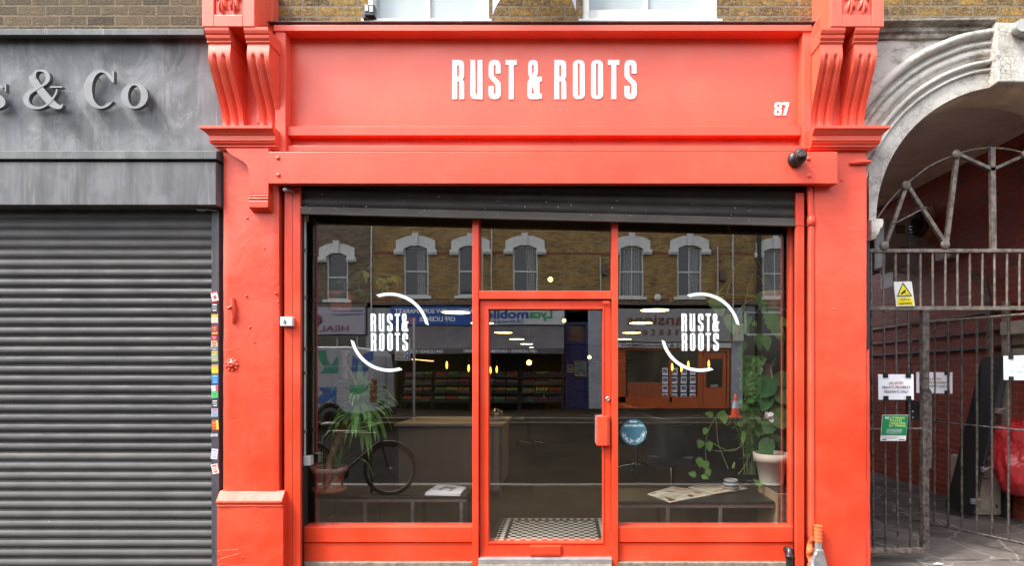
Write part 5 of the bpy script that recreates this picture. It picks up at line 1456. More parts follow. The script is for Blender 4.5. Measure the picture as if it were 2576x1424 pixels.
# litter scraps
rl = random.Random(4)
for i, (x, y_, lab) in enumerate(((3.1, .9, "brown dead leaf on the passage floor by the gate post"), (3.75, .05, "brown leaf on the paving right of the gate post"), (3.2, .2, "tiny white paper scrap beside the gate foot"))):
    b = MB()
    b.add([(x - .05, y_, -.12 if y_ > .3 else -.138), (x, y_ - .03, -.115 if y_ > .3 else -.13), (x + .06, y_ + .01, -.122 if y_ > .3 else -.139), (x + .01, y_ + .03, -.118 if y_ > .3 else -.134)], [(0, 1, 2, 3)])
    b.build("litter", M['wood_dark'] if i < 2 else M['paper'], label=lab, cat="litter")

# ================================================================== SALON INTERIOR
IX0, IX1, IY1, IZ = -2.46, 2.13, 15.0, 3.0
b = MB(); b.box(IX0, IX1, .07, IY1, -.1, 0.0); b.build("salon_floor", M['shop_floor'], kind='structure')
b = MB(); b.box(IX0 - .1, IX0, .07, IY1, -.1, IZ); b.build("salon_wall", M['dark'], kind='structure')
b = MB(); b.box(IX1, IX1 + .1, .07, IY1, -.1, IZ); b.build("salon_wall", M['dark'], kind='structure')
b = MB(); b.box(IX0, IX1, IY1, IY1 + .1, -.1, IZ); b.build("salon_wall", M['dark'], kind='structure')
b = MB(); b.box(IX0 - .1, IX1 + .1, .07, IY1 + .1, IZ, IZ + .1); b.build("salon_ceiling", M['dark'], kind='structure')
# mosaic mat
m = NT("black_white_mosaic")
s_xyz = m.n("SeparateXYZ", {0: m.tc})
MX0, MX1, MY0, MY1 = -.67, .46, .075, 1.17
chk = m.n("TexChecker", {"Vector": m.tc, "Scale": 1 / .048, "Color1": (.008, .007, .007, 1), "Color2": (.85, .82, .76, 1)}).outputs[0]
dia = m.n("TexChecker", {"Vector": m.mapc((1, 1, 1), rot=(0, 0, R(45))), "Scale": 1 / .05, "Color1": (.008, .007, .007, 1), "Color2": (.85, .82, .76, 1)}).outputs[0]
dx = m.math('SUBTRACT', (MX1 - MX0) / 2, m.math('ABSOLUTE', s_xyz.outputs[0])); dy = m.math('SUBTRACT', (MY1 - MY0) / 2, m.math('ABSOLUTE', s_xyz.outputs[1]))
dd = m.math('MINIMUM', dx, dy)
base = m.mix(m.math('GREATER_THAN', dd, .05), (.02, .018, .017, 1), dia)
base = m.mix(m.math('GREATER_THAN', dd, .125), base, (.02, .018, .017, 1))
base = m.mix(m.math('GREATER_THAN', dd, .155), base, chk)
m.set(color=base, rough=.45)
b = MB(); b.box(MX0, MX1, MY0, MY1, 0.0, .006)
b.build("mosaic_mat", m.mat, origin=((MX0 + MX1) / 2, (MY0 + MY1) / 2, 0), label="black and white chequered mosaic mat just inside the door", cat="doormat")

# low slate benches in both windows
def bench(x0, x1, y0, y1, z, legs, label):
    t = thing("window_bench", label, "bench", ((x0 + x1) / 2, (y0 + y1) / 2, 0))
    b = MB(); b.box(x0, x1, y0, y1, z - .028, z); b.build("bench_top", M['bench'], t, bevel=.004)
    b = MB(); b.box(x0 + .003, x1 - .003, y0 + .004, y0 + .03, z - .055, z - .029); b.box(x0 + .003, x1 - .003, y1 - .03, y1 - .004, z - .055, z - .029); b.build("frame_rail", M['tube_steel'], t)
    for lx in legs:
        b = MB(); b.box(lx - .014, lx + .014, y0 + .004, y0 + .03, 0, z - .056); b.build("leg", M['tube_steel'], t)
        b = MB(); b.box(lx - .014, lx + .014, y1 - .03, y1 - .004, 0, z - .056); b.build("leg", M['black'], t)
BZ = .412
bench(X(790, .35), X(1172, .35), .35, .78, BZ, [X(796, .35), X(917, .35), X(1037, .35), X(1160, .35)], "low slate-topped steel bench in the window left of the door")
bench(mr1 - .05, X(1949, .15), .15, .67, BZ, [X(1681, .15), X(1813, .15)], "low slate-topped steel bench in the window right of the door")
# plinth block at the right end of the bench
bl = thing("corner_block", "rough brown timber block with a pale ply edge at the right end of the bench", "block", (X(1970, .15), .3, 0))
b = MB(); b.box(X(1955, .15), IX1 - .002, .13, .62, 0, Z(1238, .13) - .012); b.build("block_body", M['wood_dark'], bl)
b = MB(); b.box(X(1953, .15), IX1 - .002, .125, .625, Z(1238, .13) - .011, Z(1238, .13)); b.build("block_top", M['bench'], bl)
b = MB(); b.box(X(1952, .15), X(1955, .15), .126, .62, 0, Z(1238, .13) - .0125); b.box(X(1955, .15), IX1 - .003, .122, .1295, Z(1238, .13) - .022, Z(1238, .13) - .0125); b.build("ply_edge", M['wood'], bl)
b = MB(); b.box(X(1742, .85), IX1 - .01, .69, 1.1, 0, Z(1203, .8)); b.build("rear_plinth", M['black'], label="black raised plinth behind the right window bench", cat="plinth")

# ---- leaves
def blade(b, p, d, L, w, droop, seg=9, up=Vector((0, 0, 1)), fold=.25, prof=None, twist=0.0):
    p = Vector(p); d = Vector(d).normalized(); vs = []; st_ = L / seg
    for i in range(seg + 1):
        t = i / seg
        side = d.cross(up)
        if side.length < 1e-3: side = Vector((1, 0, 0))
        side.normalize()
        if twist: side = Matrix.Rotation(twist, 3, d) @ side
        nrm = side.cross(d).normalized()
        ww = w * (prof(t) if prof else (min(1, t * 6 + .35) * (1 - t ** 2.2) ** .8 + .01)) / 2
        vs += [p - side * ww + nrm * ww * fold, p.copy(), p + side * ww + nrm * ww * fold]
        p = p + d * st_
        d = (d + Vector((0, 0, -droop * st_ * (0.4 + 1.4 * t)))).normalized()
    fs = []
    for i in range(seg):
        a = i * 3
        fs += [(a, a + 1, a + 4, a + 3), (a + 1, a + 2, a + 5, a + 4)]
    o = b.smooth; b.smooth = True; b.add(vs, fs); b.smooth = o
    return p
oval = lambda t: max(.02, math.sin(PI * min(1, t * .97 + .02)) ** .75)
heart = lambda t: max(.02, (math.sin(PI * (t ** .62) * .985 + .01)) ** .8)
def notched(t):
    return max(.04, (math.sin(PI * (t ** .6) * .985 + .01)) ** .7 * (0.62 + .38 * abs(math.cos(t * 17))))
def pot(name, c, r_top, r_bot, h, mat, parent, rim=.045, soil=True):
    b = MB()
    b.lathe(c, [(r_bot, 0), (r_bot + (r_top - r_bot) * (1 - rim / h) - .006, h - rim - .004), (r_top, h - rim), (r_top + .003, h), (r_top - .012, h), (r_top - .018, h - rim)], 28)
    o = b.build(name, mat, parent)
    if soil:
        b = MB(); b.lathe((c[0], c[1], c[2] + h - .035), [(0, 0.004), (r_top - .018, 0)], 24); b.build("soil", M['soil'], parent)
    return o

# yucca
yk = .52
pc_ = Vector((X(828, yk), yk, BZ + .012))
yu = thing("potted_yucca", "tall yucca in a stained terracotta pot on the left window bench", "potted plant", pc_)
b = MB(); b.lathe((pc_.x, yk, BZ), [(.115, 0), (.142, .012), (.15, .04), (.14, .042), (.13, .022), (0, .02)], 28); b.build("saucer", M['saucer'], yu)
pot("pot", (pc_.x, yk, BZ + .022), .158, .105, .21, M['terracotta'], yu)
s = .00365          # metres per photo pixel at this depth
def YP_(px, py, dy=0): return Vector((X(px, yk + dy), yk + dy, Z(py, yk + dy)))
b = MB()
def ringed(path, r0, r1, k):
    q = smooth_path([tuple(p) for p in path], k); n = len(q)
    return [tuple(p) for p in q], [(r0 + (r1 - r0) * i / n) * (1 + .14 * (i % 2)) for i in range(n)]
p, r_ = ringed([YP_(824, 1190), YP_(830, 1160), YP_(841, 1128), YP_(849, 1104)], .034, .026, 9); b.tube(p, r_, 10)
b.build("trunk", M['bark'], yu)
for path in ([YP_(846, 1108), YP_(849, 1085), YP_(853, 1062), YP_(862, 1040), YP_(874, 1026)], [YP_(848, 1106, .02), YP_(862, 1098, .0), YP_(868, 1080, -.02), YP_(878, 1062, -.02), YP_(898, 1050, 0)], [YP_(848, 1106, .05), YP_(858, 1090, .06), YP_(860, 1068, .06)]):
    b = MB(); p, r_ = ringed(path, .019, .014, 9); b.tube(p, r_, 8); b.build("branch", M['bark'], yu)
rn = random.Random(21); b = MB()
cr = [YP_(905, 1018), YP_(912, 1040)]
for i in range(58):
    c0 = cr[0] if i < 40 else cr[1]
    a = rn.uniform(0, 2 * PI); el = rn.uniform(-.35, 1.35)
    d = Vector((math.cos(a) * math.cos(el), math.sin(a) * math.cos(el) * .75, math.sin(el)))
    blade(b, c0 + d * .02, d, rn.uniform(.26, .46), rn.uniform(.034, .058), rn.uniform(3.0, 9.0), 10, fold=.3)
for (dx, dz, L, w, dr) in ((-.42, .9, .5, .04, 2.0), (.1, 1, .46, .045, .8), (.95, .3, .36, .03, 3), (.5, -.5, .4, .045, 3), (.35, -.8, .45, .04, 2), (.7, -.3, .44, .04, 5), (-.5, -.45, .3, .05, 2), (.15, -.95, .42, .042, 1), (-.15, -.9, .4, .04, 1), (.85, .15, .34, .03, 6), (.25, -.7, .5, .036, 2)):
    blade(b, cr[0] + Vector((dx, -.1, dz)) * .03, (dx, -.25, dz), L, w * 1.35, dr, 10, fold=.3)
for i in range(26):
    a = rn.uniform(0, 2 * PI); el = rn.uniform(-.9, .9)
    d = Vector((math.cos(a) * math.cos(el), -.35 + math.sin(a) * math.cos(el) * .4, math.sin(el)))
    blade(b, cr[i % 2] + d * .02, d, rn.uniform(.24, .42), rn.uniform(.045, .062), rn.uniform(4.0, 8.0), 10, fold=.3)
b.build("crown_leaves", M['leaf_yucca'], yu)
b = MB()
for i in range(14):
    a = rn.uniform(0, 2 * PI); el = rn.uniform(.5, 1.3)
    d = Vector((math.cos(a) * math.cos(el), math.sin(a) * math.cos(el) * .6, math.sin(el)))
    blade(b, YP_(848 + rn.uniform(-8, 8), 1172), d, rn.uniform(.15, .3), .015, rn.uniform(1, 6), 8)
blade(b, YP_(868, 1168), (.8, -.2, .6), .42, .02, 9, 12); blade(b, YP_(860, 1170), (-.8, -.2, .5), .24, .016, 3, 8)
b.build("base_leaves", M['leaf_yucca'], yu)

# magazines
def magazine(name, quad, z, label, prints, base='paper'):
    cx_ = sum(q[0] for q in quad) / 4; cy_ = sum(q[1] for q in quad) / 4
    t = thing(name, label, "magazine", (cx_, cy_, z))
    b = MB()
    def f(u, v):
        x = (quad[0][0] * (1 - u) + quad[1][0] * u) * (1 - v) + (quad[3][0] * (1 - u) + quad[2][0] * u) * v
        y = (quad[0][1] * (1 - u) + quad[1][1] * u) * (1 - v) + (quad[3][1] * (1 - u) + quad[2][1] * u) * v
        return (x, y, z + .006 + .006 * math.sin(u * PI) + .002 * math.sin(v * 6))
    b.grid(f, 14, 8)
    for e in ((0, 0, 1, 0), (1, 0, 1, 1), (1, 1, 0, 1), (0, 1, 0, 0)):
        for i in range(8):
            p = f(e[0] + (e[2] - e[0]) * i / 8, e[1] + (e[3] - e[1]) * i / 8); q = f(e[0] + (e[2] - e[0]) * (i + 1) / 8, e[1] + (e[3] - e[1]) * (i + 1) / 8)
            b.quad((p[0], p[1], z), (q[0], q[1], z), q, p)
    b.build("pages", M[base] if isinstance(base, str) else base, t)
    for j, (uv, mt) in enumerate(prints):
        b = MB(); pts_ = [f(u, v) for u, v in uv]
        b.add([(p[0], p[1], p[2] + .0015 + j * .0003) for p in pts_], [tuple(range(len(pts_)))]); b.build("printed_picture", mt, t)
    return t
def onz(px, py, z):
    s = (py - 930) / (1.531 - z); y = 307 * CD / s - CD
    return ((px - 1420) / s, y)
z = BZ + .001
gp = plain("grey_print", (.25, .24, .27, 1), .5, var=.5, scale=25); brn = plain("brown_hair_print", (.16, .07, .03, 1), .4, var=.6, scale=18); och = plain("ochre_print", (.5, .22, .06, 1), .4, var=.5, scale=14); crm = plain("cream_page", (.68, .62, .5, 1), .5, var=.08)
magazine("magazine", [onz(1069, 1247, z), onz(1158, 1249, z), onz(1173, 1232, z), onz(1100, 1226, z)], z, "white magazine lying underneath on the left window bench", [])
magazine("magazine", [onz(1069, 1243, z + .012), onz(1158, 1245, z + .012), onz(1173, 1228, z + .012), onz(1098, 1222, z + .012)], z + .0125, "white magazine with a grey picture, topmost on the left window bench", [([(.25, .3), (.7, .2), (.75, .8), (.35, .85)], gp)])
magazine("magazine", [onz(1629, 1245, z), onz(1686, 1266, z), onz(1798, 1245, z), onz(1690, 1226, z)], z, "open magazine with brown hair pictures, left of the two on the right bench",
   [([(.05, .05), (.95, .02), (.97, .16), (.6, .12), (.1, .2)], brn), ([(.2, .45), (.95, .5), (.9, .62), (.3, .58)], brn), ([(.15, .75), (.85, .8), (.8, .93), (.3, .9)], och)], crm)
magazine("magazine", [onz(1731, 1228, z + .014), onz(1796, 1245, z + .014), onz(1898, 1228, z + .014), onz(1824, 1213, z + .014)], z + .0145, "magazine with an orange hair picture, right of the two on the right bench",
   [([(.1, .05), (.9, .08), (.85, .42), (.4, .5), (.12, .35)], och), ([(.05, .6), (.95, .55), (.9, .68), (.2, .75)], brn), ([(.3, .84), (.9, .8), (.95, .92), (.4, .95)], brn)], crm)

# reception desk with cane front
dk = thing("reception_desk", "reception desk with a woven cane front and pale top, inside left of the door", "desk", (-1.4, 2.7, 0))
DX0, DX1, DY0, DY1, DZ = -2.05, -.76, 2.17, 3.25, .87
cane = NT("woven_cane")
sx_ = cane.n("SeparateXYZ", {0: cane.tc})
u = cane.math('SINE', cane.math('MULTIPLY', sx_.outputs[0], 2 * PI / .026)); w = cane.math('SINE', cane.math('MULTIPLY', sx_.outputs[2], 2 * PI / .026))
cane.set(color=cane.mix(cane.ramp(cane.math('MULTIPLY', cane.math('ABSOLUTE', u), cane.math('ABSOLUTE', w)), [(.25, 0.0), (.5, 1.0)]), (.75, .55, .34, 1), (.06, .04, .03, 1)), rough=.7)
b = MB(); b.box(DX0 + .03, DX1 - .03, DY0 + .012, DY1 - .02, .06, DZ - .05); b.build("cane_panel", cane.mat, dk)
b = MB(); b.box(DX0 - .02, DX1 + .02, DY0 - .02, DY1, DZ - .03, DZ); b.build("desk_top", M['pale_clay'], dk, bevel=.004)
b = MB(); b.box(DX0, DX0 + .03, DY0, DY0 + .03, 0, DZ - .031); b.box(DX1 - .03, DX1, DY0, DY0 + .03, 0, DZ - .031); b.box(DX0 + .03, DX1 - .03, DY0, DY0 + .012, .04, .065); b.box(DX0 + .03, DX1 - .03, DY0, DY0 + .012, DZ - .06, DZ - .031); b.box(X(1377 - 140, 2.17), X(1380 - 140, 2.17), DY0 + .0, DY0 + .011, .066, DZ - .061); b.build("steel_frame", M['tube_steel'], dk)
cl = thing("glass_cloche", "glass dome cloche over small glasses on the reception desk", "cloche", (-.86, 2.6, DZ))
b = MB(); b.lathe((-.88, 2.6, DZ + .001), [(.12, 0), (.125, .012), (0, .014)], 20); b.build("board", M['wood'], cl)
b = MB(); b.lathe((-.88, 2.6, DZ + .015), [(.09, 0), (.09, .08), (.075, .12), (.03, .14), (.0, .145), (.012, .15), (.014, .17), (0, .178)], 20); b.build("dome", M['glass'], cl)
ct = thing("card_terminal", "small black card terminal with a white slip on the reception desk", "card terminal", (-1.12, 2.45, DZ))
b = MB(); b.prism_yz([(2.4, DZ), (2.52, DZ), (2.52, DZ + .07), (2.4, DZ + .02)], -1.16, -1.07); b.build("body", M['black_gloss'], ct); b = MB(); b.box(-1.15, -1.08, 2.505, 2.512, DZ + .07, DZ + .13); b.build("paper_slip", M['paper'], ct)

# ceiling pendants: flat glowing discs on cords
def emis(name, colr, s):
    m = bpy.data.materials.new(name); m.use_nodes = True; bs = m.node_tree.nodes["Principled BSDF"]
    bs.inputs["Base Color"].default_value = (0.8, 0.8, 0.8, 1); bs.inputs["Emission Color"].default_value = colr; bs.inputs["Emission Strength"].default_value = s
    return m
glow = emis("warm_lamp_diffuser", (1, .74, .28, 1), 3.4); fil = emis("glowing_filament", (1, .3, .02, 1), 3); hot = emis("hot_globe_bulb", (1, .55, .1, 1), 3)
def disc(x, y, label, z=2.25, r=.18):
    t = thing("pendant_lamp", label, "pendant lamp", (x, y, z), "flat round pendant lamps")
    b = MB(); b.lathe((x, y, z + .004), [(r, 0), (r + .004, .006), (r * .8, .03), (.03, .045), (.0, .046)], 32); b.build("shade", M['black'], t)
    b = MB(); b.lathe((x, y, z), [(0, 0), (r - .006, 0), (r - .004, .004)], 32, cap=False); b.build("diffuser", glow, t)
    b = MB(); b.cyl((x, y, z + .05), (x, y, IZ), .004, n=6); b.build("cord", M['black'], t)
for i, (px, py, sc_) in enumerate(((1147, 787, 197), (1213, 813.7, 161.5), (1266, 837.6, 128), (1300, 854, 106), (1325, 866, 89), (1345, 875, 76.4))):
    y = 307 * CD / sc_ - CD; disc((px - 1420) / sc_, y, ["nearest and largest lamp of the left row", "second lamp of the left row, partly behind the left mullion", "third lamp of the left row, top one inside the door glass", "fourth lamp of the left row of pendants", "fifth lamp of the left row of pendants", "farthest and smallest lamp of the left row"][i], 1.531 + (930 - py) / sc_)
for i, (px, py, sc_) in enumerate(((1647, 781.5, 200), (1612, 813.6, 161.7), (1589, 838, 128), (1570, 854, 106))):
    y = 307 * CD / sc_ - CD; disc((px - 1420) / sc_, y, ["nearest and largest lamp of the right row", "second lamp of the right row of pendants", "third lamp of the right row of pendants", "fourth lamp of the right row, cut by the mullion"][i], 1.531 + (930 - py) / sc_)
def bulb(px, py, y, label, r=.03):
    x, z = X(px, y), Z(py, y)
    t = thing("filament_bulb", label, "light bulb", (x, y, z), "amber filament bulbs")
    b = MB(); b.lathe((x, y, z - .07), [(0, 0), (r * .8, .02), (r * 1.15, .06), (r * .6, .12), (.013, .15)], 14); b.build("glass_envelope", M['clear'], t)
    b = MB(); b.lathe((x, y, z - .055), [(.002, 0), (.014, .03), (.012, .07), (.004, .1)], 8); b.build("filament", fil, t)
    b = MB(); b.cyl((x, y, z + .075), (x, y, z + .12), .016, n=10); b.cyl((x, y, z + .12), (x, y, IZ), .003, n=5); b.build("holder", M['black'], t)
for px, py, y, lab in ((1124, 918, 2.6, "leftmost filament bulb, inside the left pane"), (1179, 926, 3.0, "filament bulb beside the left mullion"), (1234, 931, 3.6, "left of two close filament bulbs at the door glass edge"), (1249.5, 929, 3.4, "right of two close filament bulbs at the door glass edge"),
                       (1691, 923, 2.8, "left of the three filament bulbs under the right window mark"), (1714, 927, 3.4, "middle of the three filament bulbs, touching the white arc"), (1731.5, 917, 2.9, "right of the three filament bulbs under the right window mark"), (1783, 915, 2.6, "rightmost filament bulb, just right of the white arc")):
    bulb(px, py, y, lab)
for px, py, y, r, lab in ((1384.5, 703, 2.2, .030, "glowing globe bulb above the door"), (1419, 807, 3.5, .027, "glowing globe bulb at the top right of the door glass"), (1331, 912.5, 5.0, .045, "glowing globe bulb in the middle of the door glass"), (1483, 899, 4.5, .03, "tiny glowing bulb at the right of the door glass")):
    t = thing("globe_bulb", lab, "light bulb", (X(px, y), y, Z(py, y)))
    b = MB(); b.ball((X(px, y), y, Z(py, y)), r, 14); b.build("globe", hot, t)
    b = MB(); b.cyl((X(px, y), y, Z(py, y) + r), (X(px, y), y, Z(py, y) + r + .03), .014, n=8); b.cyl((X(px, y), y, Z(py, y) + r + .03), (X(px, y), y, IZ), .003, n=5); b.build("cord", M['brick_band'], t)

# white conduit and switch box just inside the left edge of the glass
cd = thing("conduit", "grey conduit with clips and a socket box down the left edge of the window", "conduit", (X(767, .07), .07, .7))
yk = -.035
b = MB(); b.tube([(X(767, yk), yk, Z(556, yk)), (X(766, yk), yk, Z(1146, yk))], .011, 10); b.build("tube", M['grey_plastic'], cd)
b = MB()
for py in (630, 748, 878, 938, 1085): b.box(X(762, yk), X(771, yk), yk - .016, yk + .01, Z(py + 4, yk), Z(py - 3, yk))
b.build("clip", M['steel'], cd)
b = MB(); b.box(X(763, yk), X(785, yk), yk - .03, yk + .03, Z(1171, yk), Z(1147, yk)); b.build("socket_box", M['grey_plastic'], cd, bevel=.004)
b = MB(); b.box(X(766, yk), X(774, yk), yk - .03, yk + .02, Z(556, yk), Z(540, yk)); b.build("bracket", M['grey_plastic'], cd)

# ---- shelves and things on the left wall
def shelf(x0, x1, y0, y1, z, label, mat='dark'):
    b = MB(); b.box(x0, x1, y0, y1, z - .02, z); return b.build("wall_shelf", M[mat], label=label, cat="shelf", bevel=.002)
yk = .5
zs = Z(788, yk); shelf(IX0, X(900, yk), yk - .15, yk + .15, zs, "high shelf on the left wall carrying the orange pot", 'channel')
hp = thing("potted_plant", "umbrella plant with yellow-green leaves in an orange pot on the high left shelf", "potted plant", (X(856, yk), yk, zs))
pot("pot", (X(856, yk), yk, zs), .12, .085, .19, M['saucer'], hp)
b = MB(); bb = MB(); ss = MB(); rn = random.Random(6)
for (px, py, k) in ((862, 700, 1), (902, 690, 1), (915, 680, 1), (942, 700, 0), (958, 700, 1), (993, 695, 1), (905, 725, 0), (880, 720, 0), (868, 735, 0), (925, 735, 0), (858, 742, 0), (935, 665, 0), (970, 712, 0)):
    dy = rn.uniform(-.15, .1); P_ = Vector((X(px, yk + dy), yk + dy, Z(py, yk + dy)))
    ss.tube([tuple(q) for q in smooth_path([(X(858, yk), yk, zs + .17), ((X(858, yk) + P_.x) / 2, yk + dy / 2, max(P_.z, zs + .3) + .02), tuple(P_)], 5)], .005, 5)
    for i in range(7):
        a = 2 * PI * i / 7 + rn.random(); d = Vector((math.cos(a), math.sin(a) * .5 - .2, -.55 + rn.uniform(-.3, .3)))
        blade(b if k else bb, P_, d, rn.uniform(.08, .12), .04, 3, 6, prof=oval)
b.build("light_leaves", M['leaf_yellow'], hp); bb.build("dark_leaves", M['leaf_dark'], hp); ss.build("stems", M['stem'], hp)
yk = 1.6; zs = Z(950, yk); shelf(X(806, yk), X(874, yk), yk - .12, yk + .12, zs, "small pale shelf on the left holding books and a white vase", 'wood')
for i, (px, w, h, cl_, lab) in enumerate(((834, 7, 44, (.05, .35, .45, 1), "tall turquoise book on the small left shelf"), (842, 6, 40, (.5, .5, .45, 1), "thin pale book on the small left shelf"), (849, 6, 42, (.02, .2, .1, 1), "dark green book on the small left shelf"))):
    t = thing("book", lab, "book", (X(px, yk), yk, zs)); b = MB(); b.box(X(px - w / 2, yk), X(px + w / 2, yk), yk - .08, yk + .06, zs + .001, zs + h / s_(yk)); b.build("cover", plain("book_cover", cl_, .5), t, bevel=.003)
    b = MB(); b.box(X(px - w / 2 + 1, yk), X(px + w / 2 - 1, yk), yk - .07, yk + .065, zs + h / s_(yk) - .001, zs + h / s_(yk) + .001); b.build("pages", M['paper'], t)
b = MB(); b.lathe((X(864, yk), yk, zs + .001), [(.05, 0), (.05, .02), (.03, .04), (.05, .08), (.052, .12), (.03, .16), (.028, .22), (.045, .25), (.05, .27), (.075, .28), (.06, .3), (0, .3)], 20); b.build("turned_vase", M['white_paint'], label="white turned candle vase beside the books on the small left shelf", cat="vase")

# ---- right hand corner: shelves, monstera, trailing plants
yk = .5
zs = Z(780, yk); shelf(X(1872, yk), IX1, yk - .14, yk + .14, zs, "high dark shelf in the right corner under the tan pot", 'channel')
mo = thing("potted_monstera", "monstera with long stems in a tan clay pot on the high right shelf", "potted plant", (X(1944, yk), yk, zs))
pot("pot", (X(1943, yk), yk, zs + .001), .108, .08, .165, M['tan_clay'], mo, rim=.06)
b = MB(); s2 = MB(); rn = random.Random(9)
def R_(px, py, dy=0.0): return Vector((X(px, yk + dy), yk + dy, Z(py, yk + dy)))
for (px, py, dx, dz, L, w, dy) in ((1934, 781, .35, -1, .27, .20, -.17), (1910, 735, .15, -1, .22, .09, -.12), (1905, 838, .1, -1, .16, .085, -.1), (1795, 745, .35, -.9, .2, .18, -.1), (1925, 842, .1, -1, .15, .1, -.1), (1880, 790, -.2, -1, .13, .1, -.05), (1960, 830, .2, -1, .14, .1, 0), (1830, 790, .25, -1, .2, .12, -.1), (1905, 812, -.6, -.2, .06, .05, -.1), (1850, 808, -.2, -1, .12, .1, .1), (1868, 820, .5, -.9, .1, .1, -.05), (1958, 800, .5, -.5, .12, .08, -.15), (1790, 690, -.6, -.3, .16, .12, .2), (1815, 640, .5, -.6, .2, .14, .25)):
    blade(b, R_(px, py, dy), (dx, -.15, dz), L, w, .8, 16 if w > .13 else 10, up=Vector((.15, -1, .2)), fold=.12, prof=notched if w > .13 else heart)
b.build("leaves", M['leaf'], mo)
for pth in ([(1940, 735), (1915, 705), (1870, 640), (1838, 585), (1832, 565)], [(1940, 735), (1890, 650), (1860, 660), (1840, 700), (1828, 745)], [(1940, 738), (1880, 760), (1850, 795)], [(1938, 738), (1905, 690), (1890, 700), (1870, 780), (1858, 800)],
            [(1945, 735), (1928, 700), (1925, 740), (1932, 781)], [(1935, 740), (1900, 745), (1850, 742), (1800, 738)], [(1940, 735), (1880, 600), (1850, 625), (1835, 700), (1800, 745)], [(1938, 740), (1905, 800), (1905, 838)]):
    q = smooth_path([tuple(R_(p[0], p[1], -.02 * i)) for i, p in enumerate(pth)], 6)
    s2.tube([tuple(v) for v in q], .0055, 5)
s2.build("stems", M['stem'], mo)
# middle right: mint pot and clay pot on a lower shelf, trailing plant
yk = .72
zs = Z(925, yk)
shelf(X(1862, yk), X(1903, yk), yk - .1, yk + .12, zs, "small brown shelf under the mint green pot", 'wood_dark')
mp = thing("potted_plant", "leafy vine in a mint green pot at the right of the window", "potted plant", (X(1882, yk), yk, zs))
pot("pot", (X(1883, yk), yk, zs + .001), .058, .045, .11, plain("mint_glaze", (.25, .5, .4, 1), .35, var=.05), mp, rim=.02)
b = MB(); rn = random.Random(14)
for (px, py, L, w) in ((1872, 893, .09, .07), (1898, 895, .09, .08), (1862, 870, .09, .07), (1868, 860, .08, .06), (1905, 905, .07, .06), (1860, 885, .07, .06)):
    blade(b, R_(px, py, -.08), (rn.uniform(-.4, .4), -.2, -1), L, w, 1, 8, up=Vector((0, -1, .2)), prof=heart, fold=.15)
b.build("leaves", M['leaf'], mp)
zs2 = Z(945, .6)
shelf(X(1895, .6), IX1, .5, .75, zs2, "small dark shelf under the brown clay pot", 'dark')
tp = thing("trailing_plant", "small-leaved trailing plant spilling from a brown clay pot at the right", "potted plant", (X(1931, .6), .6, zs2))
pot("pot", (X(1931, .6), .6, zs2 + .001), .072, .052, .105, M['terracotta'], tp, rim=.025)
b = MB(); s2 = MB(); yk = .55
for k_ in range(13):
    x0 = rn.uniform(1872, 1912); y1 = rn.uniform(960, 1012)
    pth = [R_(1922, 918, .03), R_(x0 + 8, 905, -.05), R_(x0, 930, -.1), R_(x0 - 4 + rn.uniform(-4, 6), y1, -.1)]
    q = smooth_path([tuple(p) for p in pth], 7); s2.tube([tuple(v) for v in q], .0025, 4)
    for v in q[4:]:
        for _ in range(2):
            a = rn.uniform(0, 2 * PI); blade(b, v, (math.cos(a), -.5, math.sin(a)), rn.uniform(.028, .05), rn.uniform(.03, .048), 0, 4, up=Vector((0, -1, .4)), prof=oval, fold=.1)
for _ in range(170):
    v = R_(rn.uniform(1866, 1912), rn.uniform(935, 1090), rn.uniform(0, .12))
    a = rn.uniform(0, 2 * PI); blade(b, v, (math.cos(a), -.5, math.sin(a)), rn.uniform(.04, .085), rn.uniform(.03, .055), 1, 5, up=Vector((0, -1, .4)), prof=oval, fold=.15)
b.build("leaves", M['leaf'], tp); s2.build("stems", M['stem'], tp)
# thin bamboo-like plant behind
bp = thing("bushy_plant", "upright feathery green plant in a dark pot between the trailing vine and rubber plant", "potted plant", (X(1880, .62), .62, BZ))
yk = .6
pot("pot", (X(1888, yk), yk, BZ + .001), .065, .05, .1, M['bench'], bp, rim=.02)
b = MB(); s2 = MB()
for k_ in range(20):
    x0 = rn.uniform(1872, 1902); xt = x0 + rn.uniform(-26, 14); yt_ = rn.uniform(1010, 1075); dy = rn.uniform(-.08, .12)
    q = smooth_path([tuple(R_(x0, 1195, 0)), tuple(R_((x0 * .7 + xt * .3), 1120, dy)), tuple(R_(xt, yt_, dy))], 8); s2.tube([tuple(v) for v in q], .0035, 4)
    for v in q[5:]:
        for _ in range(3):
            a = rn.uniform(0, 2 * PI); blade(b, v, (math.cos(a), -.4, .5 + math.sin(a) * .6), rn.uniform(.05, .1), rn.uniform(.007, .013), 3, 5)
b.build("leaves", M['leaf'], bp); s2.build("stems", M['stem'], bp)
b = MB()
q = [onz(1895, 1205, BZ + .05), onz(1921, 1228, BZ + .01)]
b.add([(X(1893, .4), .4, Z(1205, .4)), (X(1921, .4), .42, Z(1213, .4)), (X(1921, .4), .4, Z(1232, .4)), (X(1905, .4), .38, Z(1224, .4))], [(0, 1, 2, 3)]); b.build("fallen_leaf", M['leaf'], label="pale green leaf hanging over the bench end by the rubber plant pot", cat="leaf")
